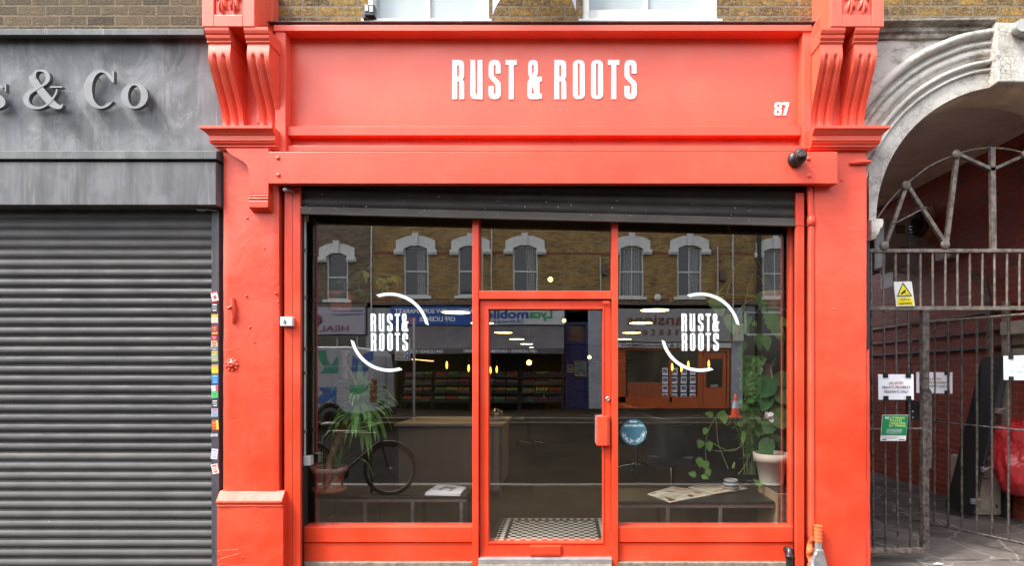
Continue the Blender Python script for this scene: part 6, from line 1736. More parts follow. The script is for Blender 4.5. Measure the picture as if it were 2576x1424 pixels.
# rubber plant
yk = .42
rp = thing("potted_rubber_plant", "rubber plant with big glossy leaves in a large pale clay pot at the right", "potted plant", (X(1941, yk), yk, Z(1238, .13)))
zb_ = Z(1236, .13)
pot("pot", (X(1941, yk), yk, zb_ + .004), .157, .1, .275, M['pale_clay'], rp, rim=.075)
b = MB(); b.tube([tuple(R_(1941, 1175)), tuple(R_(1943, 1100)), tuple(R_(1940, 1040)), tuple(R_(1944, 980)), tuple(R_(1940, 925))], [.013, .011, .01, .008, .005], 8); b.build("trunk", M['bark'], rp)
b = MB()
def rub(x0, y0, x1, y1, w, dy=-.05, sidev=(0, -1, .25)):
    p = R_(x0, y0, 0); q = R_(x1, y1, dy)
    blade(b, p, q - p, (q - p).length, w, .3, 12, up=Vector(sidev), prof=oval, fold=.14)
rub(1944, 948, 1915, 1000, .17); rub(1946, 945, 1990, 965, .16, -.02); rub(1948, 975, 1985, 1018, .15); rub(1940, 985, 1916, 1035, .12); rub(1945, 1020, 1972, 1080, .2, -.06)
rub(1942, 1050, 1925, 1092, .14); rub(1943, 1108, 1958, 1095, .12, -.08); rub(1942, 1102, 1913, 1145, .15, -.06); rub(1946, 1092, 1982, 1132, .09, .05); rub(1938, 950, 1895, 962, .1, .06); rub(1945, 1010, 1985, 1040, .12, .1); rub(1941, 920, 1952, 900, .03)
b.build("leaves", M['leaf_rubber'], rp)
b = MB(); rn = random.Random(3)
for k_ in range(9): blade(b, R_(1928 + rn.uniform(-10, 12), 1050 + rn.uniform(-6, 8), -.12), (rn.uniform(-1, 1), -.5, rn.uniform(-1, 1)), .05, .045, 2, 5, prof=oval, up=Vector((0, -1, .3)))
b.build("fabric_flower", M['white_paint'], label="pale crumpled fabric flower tied in the rubber plant", cat="ornament")
# striped planter with pothos
yk = .55
pl_ = thing("striped_planter", "small grey striped planter with trailing vine on the right bench", "potted plant", (X(1839, yk), yk, BZ))
zq = Z(1209, .55)
b = MB(); sp_ = NT("striped_ceramic"); sz = sp_.n("SeparateXYZ", {0: sp_.tc}).outputs[2]
sp_.set(color=sp_.mix(sp_.math('GREATER_THAN', sp_.math('SINE', sp_.math('MULTIPLY', sz, 2 * PI / .032)), .35), (.08, .08, .09, 1), (.42, .42, .42, 1)), rough=.6)
b.lathe((X(1839, yk), yk, BZ + .001), [(.05, 0), (.066, .02), (.07, .06), (.062, .105), (.054, .11), (.05, .1)], 24); b.build("pot", sp_.mat, pl_)
b = MB(); b.tube([tuple(R_(1845, 1178)), tuple(R_(1848, 1164))], [.016, .01], 8); b.build("stump", M['stem'], pl_)
s2 = MB(); b = MB(); rn = random.Random(17)
for pth in ([(1832, 1180), (1808, 1120), (1803, 1075), (1800, 1050)], [(1800, 1050), (1780, 1090), (1775, 1140), (1778, 1180), (1768, 1200)], [(1781, 1108), (1820, 1130), (1845, 1135), (1870, 1118)], [(1776, 1128), (1810, 1136), (1850, 1130)], [(1857, 1195), (1875, 1170), (1884, 1145)], [(1803, 1050), (1830, 1070), (1838, 1050)]):
    q = smooth_path([tuple(R_(p[0], p[1], .02 * math.sin(p[0]))) for p in pth], 7); s2.tube([tuple(v) for v in q], .004, 5)
for (px, py, dx, dz, L, w) in ((1795, 1046, -1, .3, .09, .055), (1812, 1055, .3, .9, .09, .09), (1818, 1040, .2, -.9, .1, .08), (1765, 1108, -.3, -.8, .08, .07), (1782, 1112, .1, -1, .09, .07), (1758, 1150, .1, -1, .1, .07), (1770, 1160, .4, -1, .09, .08), (1778, 1180, .3, -.8, .07, .06), (1752, 1196, -.8, .2, .08, .06), (1764, 1198, .8, -.2, .07, .05), (1870, 1085, -.1, -1, .13, .045), (1776, 1076, -.3, -1, .07, .05)):
    blade(b, R_(px, py, -.03), (dx, -.15, dz), L, w, .5, 8, up=Vector((0, -1, .3)), prof=heart, fold=.15)
s2.build("stems", M['stem'], pl_); b.build("leaves", M['leaf'], pl_)

# styling chairs
M['chair'] = plain('black_leather', (0.05, 0.048, 0.046, 1), 0.3, var=.3)
def chair(x, y, rz, label):
    t = thing("styling_chair", label, "chair", (x, y, 0), "black salon chairs")
    M_ = Matrix.Translation((x, y, 0)) @ Matrix.Rotation(rz, 4, 'Z')
    def W(b):
        b.v = [tuple(M_ @ Vector(p)) for p in b.v]; return b
    b = MB(); b.box(-.27, .27, -.25, .27, .42, .56); W(b).build("seat", M['chair'], t, bevel=.03)
    def bk(u, v):
        a = (u - .5) * 2
        return (a * (.29 + .03 * v), -.27 - .06 * v + .12 * a * a, .5 + (.44 + .05 * a * a) * v)
    b = MB(); b.grid(bk, 16, 8); b.grid(lambda u, v: (bk(u, v)[0], bk(u, v)[1] + .07, bk(u, v)[2]), 16, 8); b.tube([bk(u / 16, 1)[:1] + (bk(u / 16, 1)[1] + .035, bk(u / 16, 1)[2]) for u in range(17)], .038, 8); W(b).build("backrest", M['chair'], t)
    b = MB()
    for i in range(22):
        p = bk(i / 21, .9); b.ball((p[0], p[1] - .004, p[2]), .006, 6)
    W(b).build("stud_trim", M['steel'], t)
    for s_i in (-1, 1):
        b = MB(); b.tube([(s_i * .3, -.2, .72), (s_i * .31, .1, .7), (s_i * .3, .2, .62), (s_i * .27, .22, .5)], .025, 8); W(b).build("armrest", M['chair'], t)
    b = MB(); b.cyl((0, 0, .06), (0, 0, .42), .03, n=12); W(b).build("column", M['chrome'], t)
    b = MB()
    for i in range(5):
        a = 2 * PI * i / 5 + .3; b.tube([(0, 0, .1), (.2 * math.cos(a), .2 * math.sin(a), .08), (.33 * math.cos(a), .33 * math.sin(a), .03)], [.028, .022, .018], 8)
    W(b).build("star_base", M['chrome'], t)
chair(X(1690, 1.95), 1.95, R(-14), "black salon chair with studded back, nearest behind the right window")
chair(X(1600, 3.8), 3.8, R(20), "farther black salon chair behind the teal round sticker")
chair(X(1330, 6.5), 6.5, R(60), "distant black salon chair deep inside behind the door")

# ================================================================== THE OTHER SIDE OF THE STREET (seen mirrored in the glass)
FY = V(19)
def fx(px): return X(px, 19)
def fz(py): return Z(py, 19)
tb = thing("terrace_building", "long yellow brick terrace with white arched window heads, mirrored in the shop glass", "building", (0, FY, -.15))
wins = [(848, 27, 639, 754, 'g'), (1046, 31, 620, 745, 'd'), (1184, 31, 620, 745, 'd'), (1321, 31, 620, 745, 'd'), (1588, 31, 620, 747, 'c'), (1734, 31, 620, 747, 'c'), (1950, 31, 627, 748, 'b'), (2110, 31, 620, 747, 'c'), (700, 31, 620, 747, 'd')]
holes = [(fx(c_ - w), fx(c_ + w), fz(b0), fz(t0)) for c_, w, t0, b0, k_ in wins]
zs0 = 4.35
hl = [h for h in holes if h[0] > fx(938)]
b = MB(); wall_holes(b, fx(938), 22, zs0, 9.2, hl, FY, .16, face=1); b.build("wall", M['brick_far'], tb)
hl2 = [h for h in holes if h[0] < fx(938)]
b = MB(); wall_holes(b, -22, fx(938) - .002, zs0, 9.4, hl2, FY - .02, .16, face=1); b.build("wall", M['brick_far_grey'], tb)
b = MB()
for za in (fz(636), fz(752)):
    xs = sorted([-22] + [v for h in holes for v in (h[0] - .32, h[1] + .32)] + [22])
    xs = [x for x in xs if x > fx(938)]; xs = [fx(938)] + xs
    for i in range(0, len(xs) - 1, 1):
        mdx = (xs[i] + xs[i + 1]) / 2
        if not any(h[0] - .33 < mdx < h[1] + .33 for h in holes): b.box(xs[i], xs[i + 1], FY, FY + .006, za - .08, za + .02)
b.build("red_brick_band", M['brick_band'], tb)
for (c_, w, t0, b0, k_), h in zip(wins, holes):
    y0 = FY + (0 if h[0] > fx(938) else -.02)
    xm = (h[0] + h[1]) / 2; hw = (h[1] - h[0]) / 2
    b = MB()
    n = 14; zt_ = h[3] - .12
    def ar(rw, rise): return [(xm + rw * math.cos(PI - PI * i / n), zt_ + rise * math.sin(PI * i / n)) for i in range(n + 1)]
    inn = [(xm + hw * (2 * i / n - 1), zt_ + .16 * (1 - (2 * i / n - 1) ** 2)) for i in range(n + 1)]
    out = [(xm + (hw + .3) * (2 * i / n - 1), zt_ + .36 + .22 * (1 - (2 * i / n - 1) ** 2)) for i in range(n + 1)]
    for i in range(n):
        q = [inn[i], inn[i + 1], out[i + 1], out[i]]
        b.prism_xz(q, y0 + .001, y0 + .07)
    for sx in (-1, 1): b.box(xm + sx * hw, xm + sx * (hw + .3), y0 + .001, y0 + .068, zt_ - .02, zt_ + .37)
    b.prism_xz([(xm - .09, zt_ + .12), (xm + .09, zt_ + .12), (xm + .14, zt_ + .68), (xm - .14, zt_ + .68)], y0 + .072, y0 + .14)
    wf = MB(); fwz = .07
    wf.frame(h[0], h[1], h[2], zt_ + .13, .07, y0 - .12, y0 - .06); wf.box(h[0] + .07, h[1] - .07, y0 - .11, y0 - .05, (h[2] + h[3]) / 2 - .03, (h[2] + h[3]) / 2 + .03)
    if k_ in 'cb': wf.box(xm - .02, xm + .02, y0 - .11, y0 - .06, h[2] + .07, zt_ + .06)
    wo_ = wf.build("window", M['white_paint'], tb)
    b.build("window_head", M['white_paint'], wo_)
    b = MB()
    for sx in (-1, 1):
        x_ = xm + sx * (hw + .17); b.box(x_ - .2, x_ + .2, y0 + .001, y0 + .13, zt_ - .24, zt_ - .03)
        for i in range(5): b.ball((x_ - .14 + .07 * i, y0 + .14, zt_ - .14), .045, 8, (1, .6, 1.6))
    b.build("carved_corbel", M['white_paint'], wo_)
    b = MB(); b.box(h[0] - .14, h[1] + .14, y0 - .1, y0 + .1, h[2] - .12, h[2] - .001); b.build("sill", M['white_paint'], wo_)
    b = MB(); b.box(h[0] + .05, h[1] - .05, y0 - .105, y0 - .1, h[2] + .05, zt_ + .12); b.build("pane", M['glass_dark'], wo_)
    b = MB()
    if k_ == 'b':
        for i in range(26):
            zz = h[2] + .1 + i * (zt_ - h[2] - .1) / 26; b.box(h[0] + .08, h[1] - .08, y0 - .099, y0 - .094, zz, zz + .03)
        b.build("blind", M['net'], wo_)
    elif k_ in 'dc':
        for sx in ((-1, 1) if c_ == 1588 else (1,)):
            def cf(u, v): return (xm + sx * (.04 + (hw - .14) * u * .9), y0 - .094 - .0 + .012 * math.sin(u * 26), h[2] + .08 + (zt_ - h[2] - .05) * v)
            b.grid(cf, 22, 2)
        b.build("curtain", M['net'], wo_)
# cornice line above the shops, party piers, pipes
b = MB(); b.box(fx(938), 22, FY + .001, FY + .14, fz(768), fz(760)); b.box(-22, fx(925), FY - .02, FY + .12, fz(772), fz(764)); b.build("cornice", M['wood_dark'], tb)
b = MB(); b.prism_yz([(FY - .5, 9.2), (FY + .2, 9.2), (FY + .2, 9.35), (FY - .5, 9.35)], -22, 22); b.build("parapet", M['grey_trim'], tb)
for (px, r_, mt, t0, t1) in ((937, .035, 'galv', 560, 800), (1238, .03, 'galv', 560, 770), (1842, .03, 'galv', 560, 870), (1908, .09, 'black', 560, 1030), (1510, .03, 'galv', 735, 770), (1803, .03, 'grey_plastic', 710, 760)):
    b = MB(); b.tube([(fx(px), FY + .12, fz(t0) + 1.5), (fx(px), FY + .12, fz(t1))], r_, 8); b.build("downpipe", M[mt], tb)
b = MB()
for px, py in ((1519, 680), (1815, 695)): b.box(fx(px - 7), fx(px + 7), FY + .001, FY + .2, fz(py + 12), fz(py - 12))
b.build("vent_box", M['wood_dark'], tb)
b = MB(); b.lathe((fx(1655.5), FY + .001, fz(749)), [(.16, 0), (.16, .08), (.12, .12), (0, .12)], 6, 'y'); b.build("alarm_box", M['white_plastic'], tb)
# ground floor dividing walls and dark backs of the shops
b = MB()
for px in (790, 985, 1420, 1535, 1862, 2010): pass
b.box(-22, 22, FY - 3.2, FY - 3.0, -.15, zs0); b.box(-22, 22, FY - 3.0, FY - .02, zs0 + .001, zs0 + .05)
for x in (-22, fx(990), fx(1423), fx(1500), fx(1862), 22): b.box(x - .05, x + .05, FY - 3.0, FY - .2, -.15, zs0)
b.build("shop_interior", M['dark'], tb)
b = MB(); b.box(-22, fx(780), FY - .2, FY - .02, -.15, 3.2); b.box(fx(1970), 22, FY - .2, FY - .02, -.15, 3.2); b.box(-22, fx(780), FY - .2, FY + .05, 3.2, zs0); b.box(fx(1970), 22, FY - .2, FY + .05, 3.2, zs0)
b.build("blank_shopfront", M['grey_trim'], tb)
b = MB(); b.box(fx(1480), fx(1514), FY - .1, FY + .12, -.15, fz(775)); b.box(fx(1515), fx(1535), FY - .1, FY + .06, -.15, fz(775)); b.box(fx(925), fx(985), FY - .1, FY + .03, -.15, fz(775)); b.box(fx(1838), fx(1866), FY - .1, FY + .08, -.15, fz(775))
b.build("shopfront_pier", plain("pale_grey_pier", (.3, .32, .34, 1), .6, var=.2, scale=3), tb)

def far_sign(px0, px1, py0, py1, colr, label, lines, nm="shop_sign"):
    t = thing(nm, label, "sign", ((fx(px0) + fx(px1)) / 2, FY, fz(py1)))
    b = MB(); b.box(fx(px0), fx(px1), FY + .02, FY + .2, fz(py1), fz(py0)); b.build("board", colr, t, bevel=.01)
    for (s, a0, a1, t0, t1, mt, bo) in lines:
        # the reader stands in the street looking to -y: his left is +x
        b = MB(); b.text(s, fx(a1), fx(a0), fz(t1), fz(t0), FY + .212, bold=bo, depth=.01); b.build("sign_lettering", mt, t)
    return t
blue = plain("blue_sign", (.01, .07, .3, 1), .4, var=.1); whs = plain("white_sign", (.5, .5, .5, 1), .5, var=.08); gys = plain("mushroom_grey_sign", (.27, .25, .24, 1), .5, var=.06); lil = plain("lilac_grey_sign", (.33, .31, .34, 1), .5, var=.06)
pur = M['magenta']; wht = M['white_vinyl']; nvy = plain("navy_lettering", (.01, .05, .25, 1), .5); grn = plain("green_lettering", (.01, .28, .07, 1), .5); bwn = plain("brown_lettering", (.14, .03, .015, 1), .5)
t_ = far_sign(700, 922, 774, 843, lil, "lilac grey health and beauty sign with purple letters, mirrored at the left", [("www.omhealthandbeauty.com", 841, 919, 781, 787, nvy, 0), ("info@omhealthandbeauty.com", 841, 919, 790, 796, nvy, 0), ("HEALTH", 770, 883, 821, 835, pur, .012), ("& BEAUTY", 705, 765, 821, 835, pur, .012)])
b = MB(); b.lathe((fx(803), FY + .2, fz(806)), [(.22, 0), (.22, .03), (.12, .05), (.1, .02), (0, .03)], 20, 'y'); b.build("round_emblem", pur, t_)
t_ = far_sign(988, 1216, 772, 820, blue, "blue supermarket sign with white letters, mirrored in the left pane", [("CLAPTON HOW SUPERMARKET", 997, 1212, 778, 790, wht, .02), ("OFF LICENCE", 1058, 1148, 799, 811, wht, .025)])
b = MB(); b.box(fx(1016), fx(1050), FY + .201, FY + .21, fz(817), fz(800)); b.build("picture_panel", plain("pink_picture", (.35, .12, .2, 1), .5, var=.6, scale=7), t_)
t_ = far_sign(1217.5, 1420, 774, 818, whs, "white phone card sign with green and blue letters, mirrored in the door glass", [("Lyca", 1331, 1390, 779, 808, grn, .03), ("mobile", 1222, 1329, 779, 803, nvy, .03), ("Call the world for less", 1215, 1318, 805, 814, nvy, .01)])
t_ = far_sign(1536, 1836, 778, 861, gys, "mushroom grey estate agent sign with brown letters, mirrored in the right pane", [("M", 1720, 1752, 793, 818, bwn, .0), ("ansions", 1575, 1715, 794, 820, bwn, .012), ("E", 1722, 1740, 829, 843, bwn, 0), ("s t a t e s", 1597, 1705, 829, 844, bwn, 0)])
t_ = far_sign(1530, 1836, 864, 876, whs, "narrow strip sign under the mushroom grey one", [("LETTINGS & MANAGEMENT", 1560, 1775, 865.5, 873.5, bwn, .01)], "strip_sign")
ps = thing("projecting_sign", "cream projecting sign at the end of the mushroom grey shop sign", "sign", (fx(1846), FY, fz(862)))
b = MB(); xk = fx(1840); b.prism_xy([(xk, FY + .2), (xk + .32, FY + .55), (xk + .36, FY + .52), (xk + .04, FY + .17)], fz(859), fz(818)); b.build("panel", plain("cream_sign", (.45, .43, .35, 1), .5), ps)
for zz, s in ((fz(833), "Mansions"), (fz(841), "Estates"), (fz(852), "020 8985 0000")):
    if s.startswith("020"): continue
    b = MB(); b.text(s, 0, 1, 0, 1, 0, depth=.2, place=lambda u, v, w: (xk + .30 - .27 * u, FY + .2 + .015 + .33 * (1 - u) - 0.0, zz + .09 * v)); b.build("sign_lettering", bwn, ps)

# supermarket: awning, opening with shelves
aw = thing("awning", "dark grey shop awning with white valance lettering over the supermarket", "awning", (fx(1200), FY, fz(893)))
m = NT("striped_canvas"); m.set(color=m.ramp(m.noise(2), [(.3, (.07, .06, .065, 1)), (.7, (.12, .105, .105, 1))]), rough=.85)
b = MB(); ax0_, ax1_ = fx(992), fx(1419)
b.add([(ax0_, FY + .1, fz(820)), (ax1_, FY + .1, fz(820)), (ax1_, FY + 1.5, fz(880)), (ax0_, FY + 1.5, fz(880))], [(3, 2, 1, 0)]); b.box(ax0_, ax1_, FY + .1, FY + .16, fz(835), fz(820)); b.build("canvas", m.mat, aw)
b = MB(); b.box(ax0_, ax1_, FY + 1.49, FY + 1.52, fz(893) , fz(880)); b.build("valance", m.mat, aw)
s15 = lambda px: (px - 1420) / s_(19 - 1.5)
z15 = lambda py: Z(py, 17.5)
def valance(s, a0, a1):
    b = MB(); b.text(s, s15(a1), s15(a0), z15(888), z15(880.5), FY + 1.528, bold=.02, depth=.004); b.build("valance_lettering", wht, aw)
valance("OFF LICENCE • GROCERIES • ORGANIC", 1165, 1350); valance("OFF LICENCE • GROCERIES", 1000, 1115)
b = MB(); b.box(ax0_, ax0_ + .12, FY - .05, FY + .1, -.15, fz(835)); b.box(ax1_ - .12, ax1_, FY - .05, FY + .1, -.15, fz(835)); b.build("side_post", M['black'], aw)
prod = {'tomatoes': (.45, .05, .02), 'oranges': (.5, .17, .02), 'lemons': (.5, .4, .04), 'onions': (.3, .12, .06), 'apples': (.25, .3, .04), 'greens': (.06, .16, .03), 'mushrooms': (.45, .4, .34), 'aubergines': (.07, .02, .08), 'potatoes': (.3, .2, .1), 'peppers': (.5, .03, .02), 'melons': (.2, .3, .08), 'plums': (.15, .03, .08)}
rn = random.Random(31)
kinds = list(prod)
crate_mats = [plain("green_crate", (.012, .05, .02, 1), .5), plain("black_crate", (.008, .008, .008, 1), .5), plain("dark_crate", (.012, .012, .014, 1), .5), plain("wooden_crate", (.09, .06, .03, 1), .7)]
pm = {k_: plain(k_, tuple(x * .75 for x in prod[k_]) + (1,), .5, var=.3, scale=8) for k_ in kinds}
racks = [(1015, 1090, "left"), (1092, 1186, "second"), (1210, 1306, "third"), (1310, 1416, "right-hand")]
rows = (("top", 948), ("upper", 967), ("lower", 987), ("bottom", 1009))
for (a0, a1, nm) in racks:
    y = FY + .35; s = 307 * CD / (CD + 19 - .35)
    gx = lambda p: (p - 1420) / s
    t = thing("display_rack", "%s black rack of fruit and vegetables in front of the supermarket" % nm, "shelf rack", (gx((a0 + a1) / 2), y, -.15), "supermarket display racks")
    for px in (a0, a1):
        b = MB(); b.box(gx(px) - .02, gx(px) + .02, y - .3, y - .26, -.15, 1.5); b.box(gx(px) - .02, gx(px) + .02, y + .3, y + .34, -.15, .5); b.build("upright", M['black'], t)
    for rname, py in rows:
        zz = 1.531 + (930 - py) / s; yy = y - .18 + .12 * (rows.index((rname, py)))
        b = MB(); b.box(gx(a0) + .03, gx(a1) - .03, yy - .2, yy + .2, zz - .03, zz); b.build("rack_shelf", M['black'], t)
        nn = 3; wseg = (gx(a1) - gx(a0) - .1) / nn
        for j in range(nn):
            k_ = rn.choice(kinds); cx_ = gx(a0) + .05 + wseg * (j + .5)
            side = ("right-hand", "middle", "left-hand")[j]
            c_ = thing("produce_crate", "%s crate of %s on the %s shelf of the %s rack" % (side, k_, rname, nm), "crate", (cx_, yy, zz), "crates of fruit and vegetables")
            b = MB(); hw = wseg / 2 - .02; b.frame(cx_ - hw, cx_ + hw, zz + .001, zz + .12, .015, yy + .16, yy + .175); b.box(cx_ - hw, cx_ + hw, yy - .17, yy + .16, zz + .001, zz + .05); b.box(cx_ - hw + .016, cx_ + hw - .016, yy + .16, yy + .17, zz + .02, zz + .1); b.build("crate_box", rn.choice(crate_mats), c_)
            b = MB(); r_ = rn.choice((.035, .045, .055))
            nx = max(2, int(2 * hw / (2 * r_)))
            for i in range(nx):
                for q in range(3):
                    b.ball((cx_ - hw + (i + .5) * 2 * hw / nx + rn.uniform(-.01, .01), yy + .12 - q * .1, zz + .09 + q * .035 + rn.uniform(0, .02)), r_, 8)
            b.build("produce", pm[k_], c_)
# lamps strung inside the supermarket
b = MB()
sl_ = thing("strip_light", "string of small warm lamps under the supermarket awning", "lights", (fx(1060), FY - .5, fz(905)))
for i in range(14): b.ball((fx(1030 + i * 4.2), FY - .4, fz(903 + i * .4)), .025, 6)
b.build("lamps", emis("small_lamps", (1, .5, .2, 1), 3), sl_)
# blue door
bd = thing("street_door", "dark blue street door with a glass fanlight, mirrored in the door glass", "door", (fx(1450), FY, -.15))
nb = plain("navy_door_paint", (.012, .022, .1, 1), .35, var=.2)
b = MB(); b.frame(fx(1422), fx(1480), -.15, fz(810), .12, FY - .1, FY + .06); b.box(fx(1429), fx(1473), FY - .08, FY + .02, fz(868), fz(860)); b.build("door_frame", nb, bd)
b = MB(); b.box(fx(1429) + .01, fx(1473) - .01, FY - .08, FY - .03, -.03, fz(868)); b.build("door_leaf", nb, bd)
b = MB()
for (a0, a1, t0, t1) in ((1433, 1449, 880, 930), (1453, 1469, 880, 930), (1433, 1449, 960, 1010), (1453, 1469, 960, 1010)): b.frame(fx(a0), fx(a1), fz(t1), fz(t0), .03, FY - .03, FY - .005)
b.build("door_panel", nb, bd)
b = MB(); b.box(fx(1430), fx(1472), FY - .07, FY - .06, fz(860), fz(818)); b.build("fanlight", plain("brown_fanlight", (.1, .06, .04, 1), .1), bd)
for (a0, a1, t0, t1, lab) in ((1427, 1441, 918, 938, "small framed picture"), (1445, 1475, 908, 947, "large framed picture")):
    t = thing("framed_picture", lab + " mirrored beside the blue door", "picture", (fx((a0 + a1) / 2), FY, fz(t1))); b = MB(); b.frame(fx(a0), fx(a1), fz(t1), fz(t0), .03, FY + .07, FY + .1); b.build("picture_frame", M['wood'], t); b = MB(); b.box(fx(a0) + .03, fx(a1) - .03, FY + .07, FY + .08, fz(t1) + .03, fz(t0) - .03); b.build("print", plain("print", (.1, .14, .13, 1), .3, var=.7, scale=6), t)
# estate agent front in orange timber
eo = thing("estate_agent_front", "orange timber shopfront with rows of property cards, mirrored in the right pane", "shop front", (fx(1690), FY, -.15))
b = MB()
b.frame(fx(1537), fx(1760), -.15, fz(876), .1, FY - .05, FY + .05, wb=.25); b.box(fx(1551), fx(1573), FY - .05, FY + .04, .1, fz(878)); b.box(fx(1684), fx(1690), FY - .05, FY + .04, .1, fz(878)); b.box(fx(1548), fx(1757), FY - .05, FY + .04, .1, .35)
b.build("timber_frame", M['orange'], eo)
b = MB(); b.box(fx(1573), fx(1684), FY - .03, FY - .02, .35, fz(878)); b.box(fx(1690), fx(1757), FY - .03, FY - .02, .35, fz(878)); b.build("shop_window", plain("dim_shop_glass", (.05, .045, .035, 1), .08, var=.5, scale=2), eo)
b = MB(); b.box(fx(1578), fx(1682), FY - .019, FY - .01, .36, 1.0); b.build("inner_panel", plain("orange_brown_panel", (.3, .07, .02, 1), .5, var=.3), eo)
for r__ in range(4):
    for cc_ in range(4):
        px, py = 1674 + cc_ * 22.5, 934 + r__ * 22
        if px > 1755: continue
        b = MB(); b.box(fx(px - 7), fx(px + 7), FY - .009, FY + .0, fz(py + 9), fz(py - 9)); b.mi = 1; b.box(fx(px - 5.5), fx(px + 5.5), FY + .0005, FY + .002, fz(py + 3), fz(py - 6)); b.build("property_card", [M['paper'], plain("card_photo", (rn.uniform(.1, .3), rn.uniform(.1, .2), rn.uniform(.1, .25), 1), .4)], eo)
ed = thing("street_door", "orange glazed shop door with a letter plate, mirrored in the right pane", "door", (fx(1796), FY, -.15))
b = MB(); b.frame(fx(1760.5), fx(1834), -.15, fz(878), .1, FY - .05, FY + .06); b.frame(fx(1768), fx(1826), -.1, fz(893), .14, FY - .05, FY + .02, wb=.85); b.box(fx(1770), fx(1826), FY - .05, FY + .04, fz(893), fz(887)); b.build("door_frame", M['orange'], ed)
b = MB(); b.box(fx(1770), fx(1824), FY - .04, FY - .03, .7, fz(880)); b.build("door_glass", M['glass_dark'], ed)
b = MB(); b.box(fx(1787), fx(1806), FY + .03, FY + .04, fz(975), fz(968)); b.build("letter_plate", M['chrome'], ed)
# right-hand dark shop and left glazing
rs = thing("dark_shopfront", "dark shop window with slim white transoms at the far right of the reflection", "shop front", (fx(1915), FY, -.15))
b = MB(); b.box(fx(1867), fx(1970), FY - .06, FY - .02, -.15, fz(770)); b.build("dark_glass", M['glass_dark'], rs)
b = MB(); b.box(fx(1872), fx(1970), FY - .019, FY + .03, fz(845), fz(840)); b.box(fx(1872), fx(1877), FY - .019, FY + .03, fz(845), fz(784)); b.box(fx(1877), fx(1970), FY - .019, FY + .03, fz(788), fz(784)); b.build("transom", whs, rs)
lh = thing("glazed_shopfront", "shop window with slim grey mullions under the lilac sign, mirrored at the left", "shop front", (fx(850), FY, -.15))
b = MB(); b.box(fx(780), fx(925), FY - .06, FY - .02, -.15, fz(845)); b.build("glass", M['glass_dark'], lh)
b = MB()
for px in (790, 848, 898, 922): b.box(fx(px), fx(px + 4), FY - .019, FY + .04, -.1, fz(846))
b.build("mullion", plain("grey_mullion", (.3, .31, .33, 1), .5), lh)
# parking plate on a post
s13 = s_(13.6); g13 = lambda p: (p - 1420) / s13
pk = thing("parking_sign", "cream parking plate with loading and disabled symbols on a grey post", "sign", (g13(1012), V(13.6), -.27))
b = MB(); b.cyl((g13(1040), V(13.6) - .06, -.2), (g13(1040), V(13.6) - .06, Z(800, 13.6)), .04, n=10); b.box(g13(1030), g13(1040), V(13.6) - .08, V(13.6) - .05, Z(880, 13.6), Z(877, 13.6)); b.build("post", M['galv'], pk)
b = MB(); b.box(g13(993), g13(1031), V(13.6) - .03, V(13.6), Z(907, 13.6), Z(851, 13.6)); b.build("plate", plain("cream_plate", (.5, .48, .44, 1), .5), pk)
b = MB()
for (s, a0, a1, t0, t1) in (("RED ROUTE", 1003, 1020, 855, 860), ("Mon - Sat", 996, 1014, 868, 872), ("7am - 7pm", 996, 1014, 873, 877), ("loading", 996, 1012, 887, 890.5), ("max 20 mins", 996, 1017, 891.5, 895), ("max 3 hours", 996, 1017, 899, 903)): b.text(s, g13(a1), g13(a0), Z(t1, 13.6), Z(t0, 13.6), V(13.6) + .003, depth=.002, bold=.02)
b.build("sign_lettering", M['black'], pk)
b = MB()
for t0 in (883, 895): b.box(g13(1020), g13(1029), V(13.6) + .0, V(13.6) + .004, Z(t0 + 10, 13.6), Z(t0, 13.6))
b.build("symbol_square", blue, pk)
b = MB()
for t0 in (883, 895): b.lathe((g13(1024.5), V(13.6) + .004, Z(t0 + 6, 13.6)), [(.03, 0), (.03, .002), (.02, .003), (0, .002)], 14, 'y'); b.box(g13(1024), g13(1025.5), V(13.6) + .0045, V(13.6) + .006, Z(t0 + 6, 13.6), Z(t0 + 1.5, 13.6))
b.build("symbol", wht, pk)
b = MB(); b.lathe((g13(1025), V(13.6) + .001, Z(858, 13.6)), [(.05, 0), (.05, .003), (0, .003)], 18, 'y'); b.build("red_disc", M['magenta'], pk)
# traffic cone
s12 = s_(14.7); cx_ = (1850 - 1420) / s12
tc = thing("traffic_cone", "orange and white traffic cone on the far pavement, mirrored by the rubber plant", "traffic cone", (cx_, V(14.7), -.148))
zb_, zt2 = -.148, Z(993, 14.7)
om = plain("cone_orange", (.65, .07, .02, 1), .45)
h = zt2 - zb_
b = MB(); b.box(cx_ - .2, cx_ + .2, V(14.7) - .2, V(14.7) + .2, zb_, zb_ + .04); b.lathe((cx_, V(14.7), zb_), [(.16, .04), (.115, h * .38)], 20, cap=False); b.lathe((cx_, V(14.7), zb_), [(.065, h * .72), (.03, h), (0, h)], 20, cap=False); b.build("cone", om, tc)
b = MB(); b.lathe((cx_, V(14.7), zb_), [(.115, h * .38), (.065, h * .72)], 20, cap=False); b.build("white_band", whs, tc)

# white van parked opposite
vn = thing("parked_van", "white panel van with blue and green arrow graphics, mirrored at the left", "van", (-8.0, V(12.6), -.27))
VY = V(11.8); VW = 1.95
vwhite = plain("van_white_paint", (.33, .33, .35, 1), .3, var=.08, scale=2)
rx = -5.62
prof = [(rx, .35), (rx + .0, .75), (rx - .03, 1.35), (rx - .12, 1.95), (rx - .25, 2.15), (rx - .6, 2.22), (rx - 3.4, 2.22), (rx - 3.8, 2.12), (rx - 4.5, 1.42), (rx - 5.3, 1.2), (rx - 5.5, 1.0), (rx - 5.55, .35)]
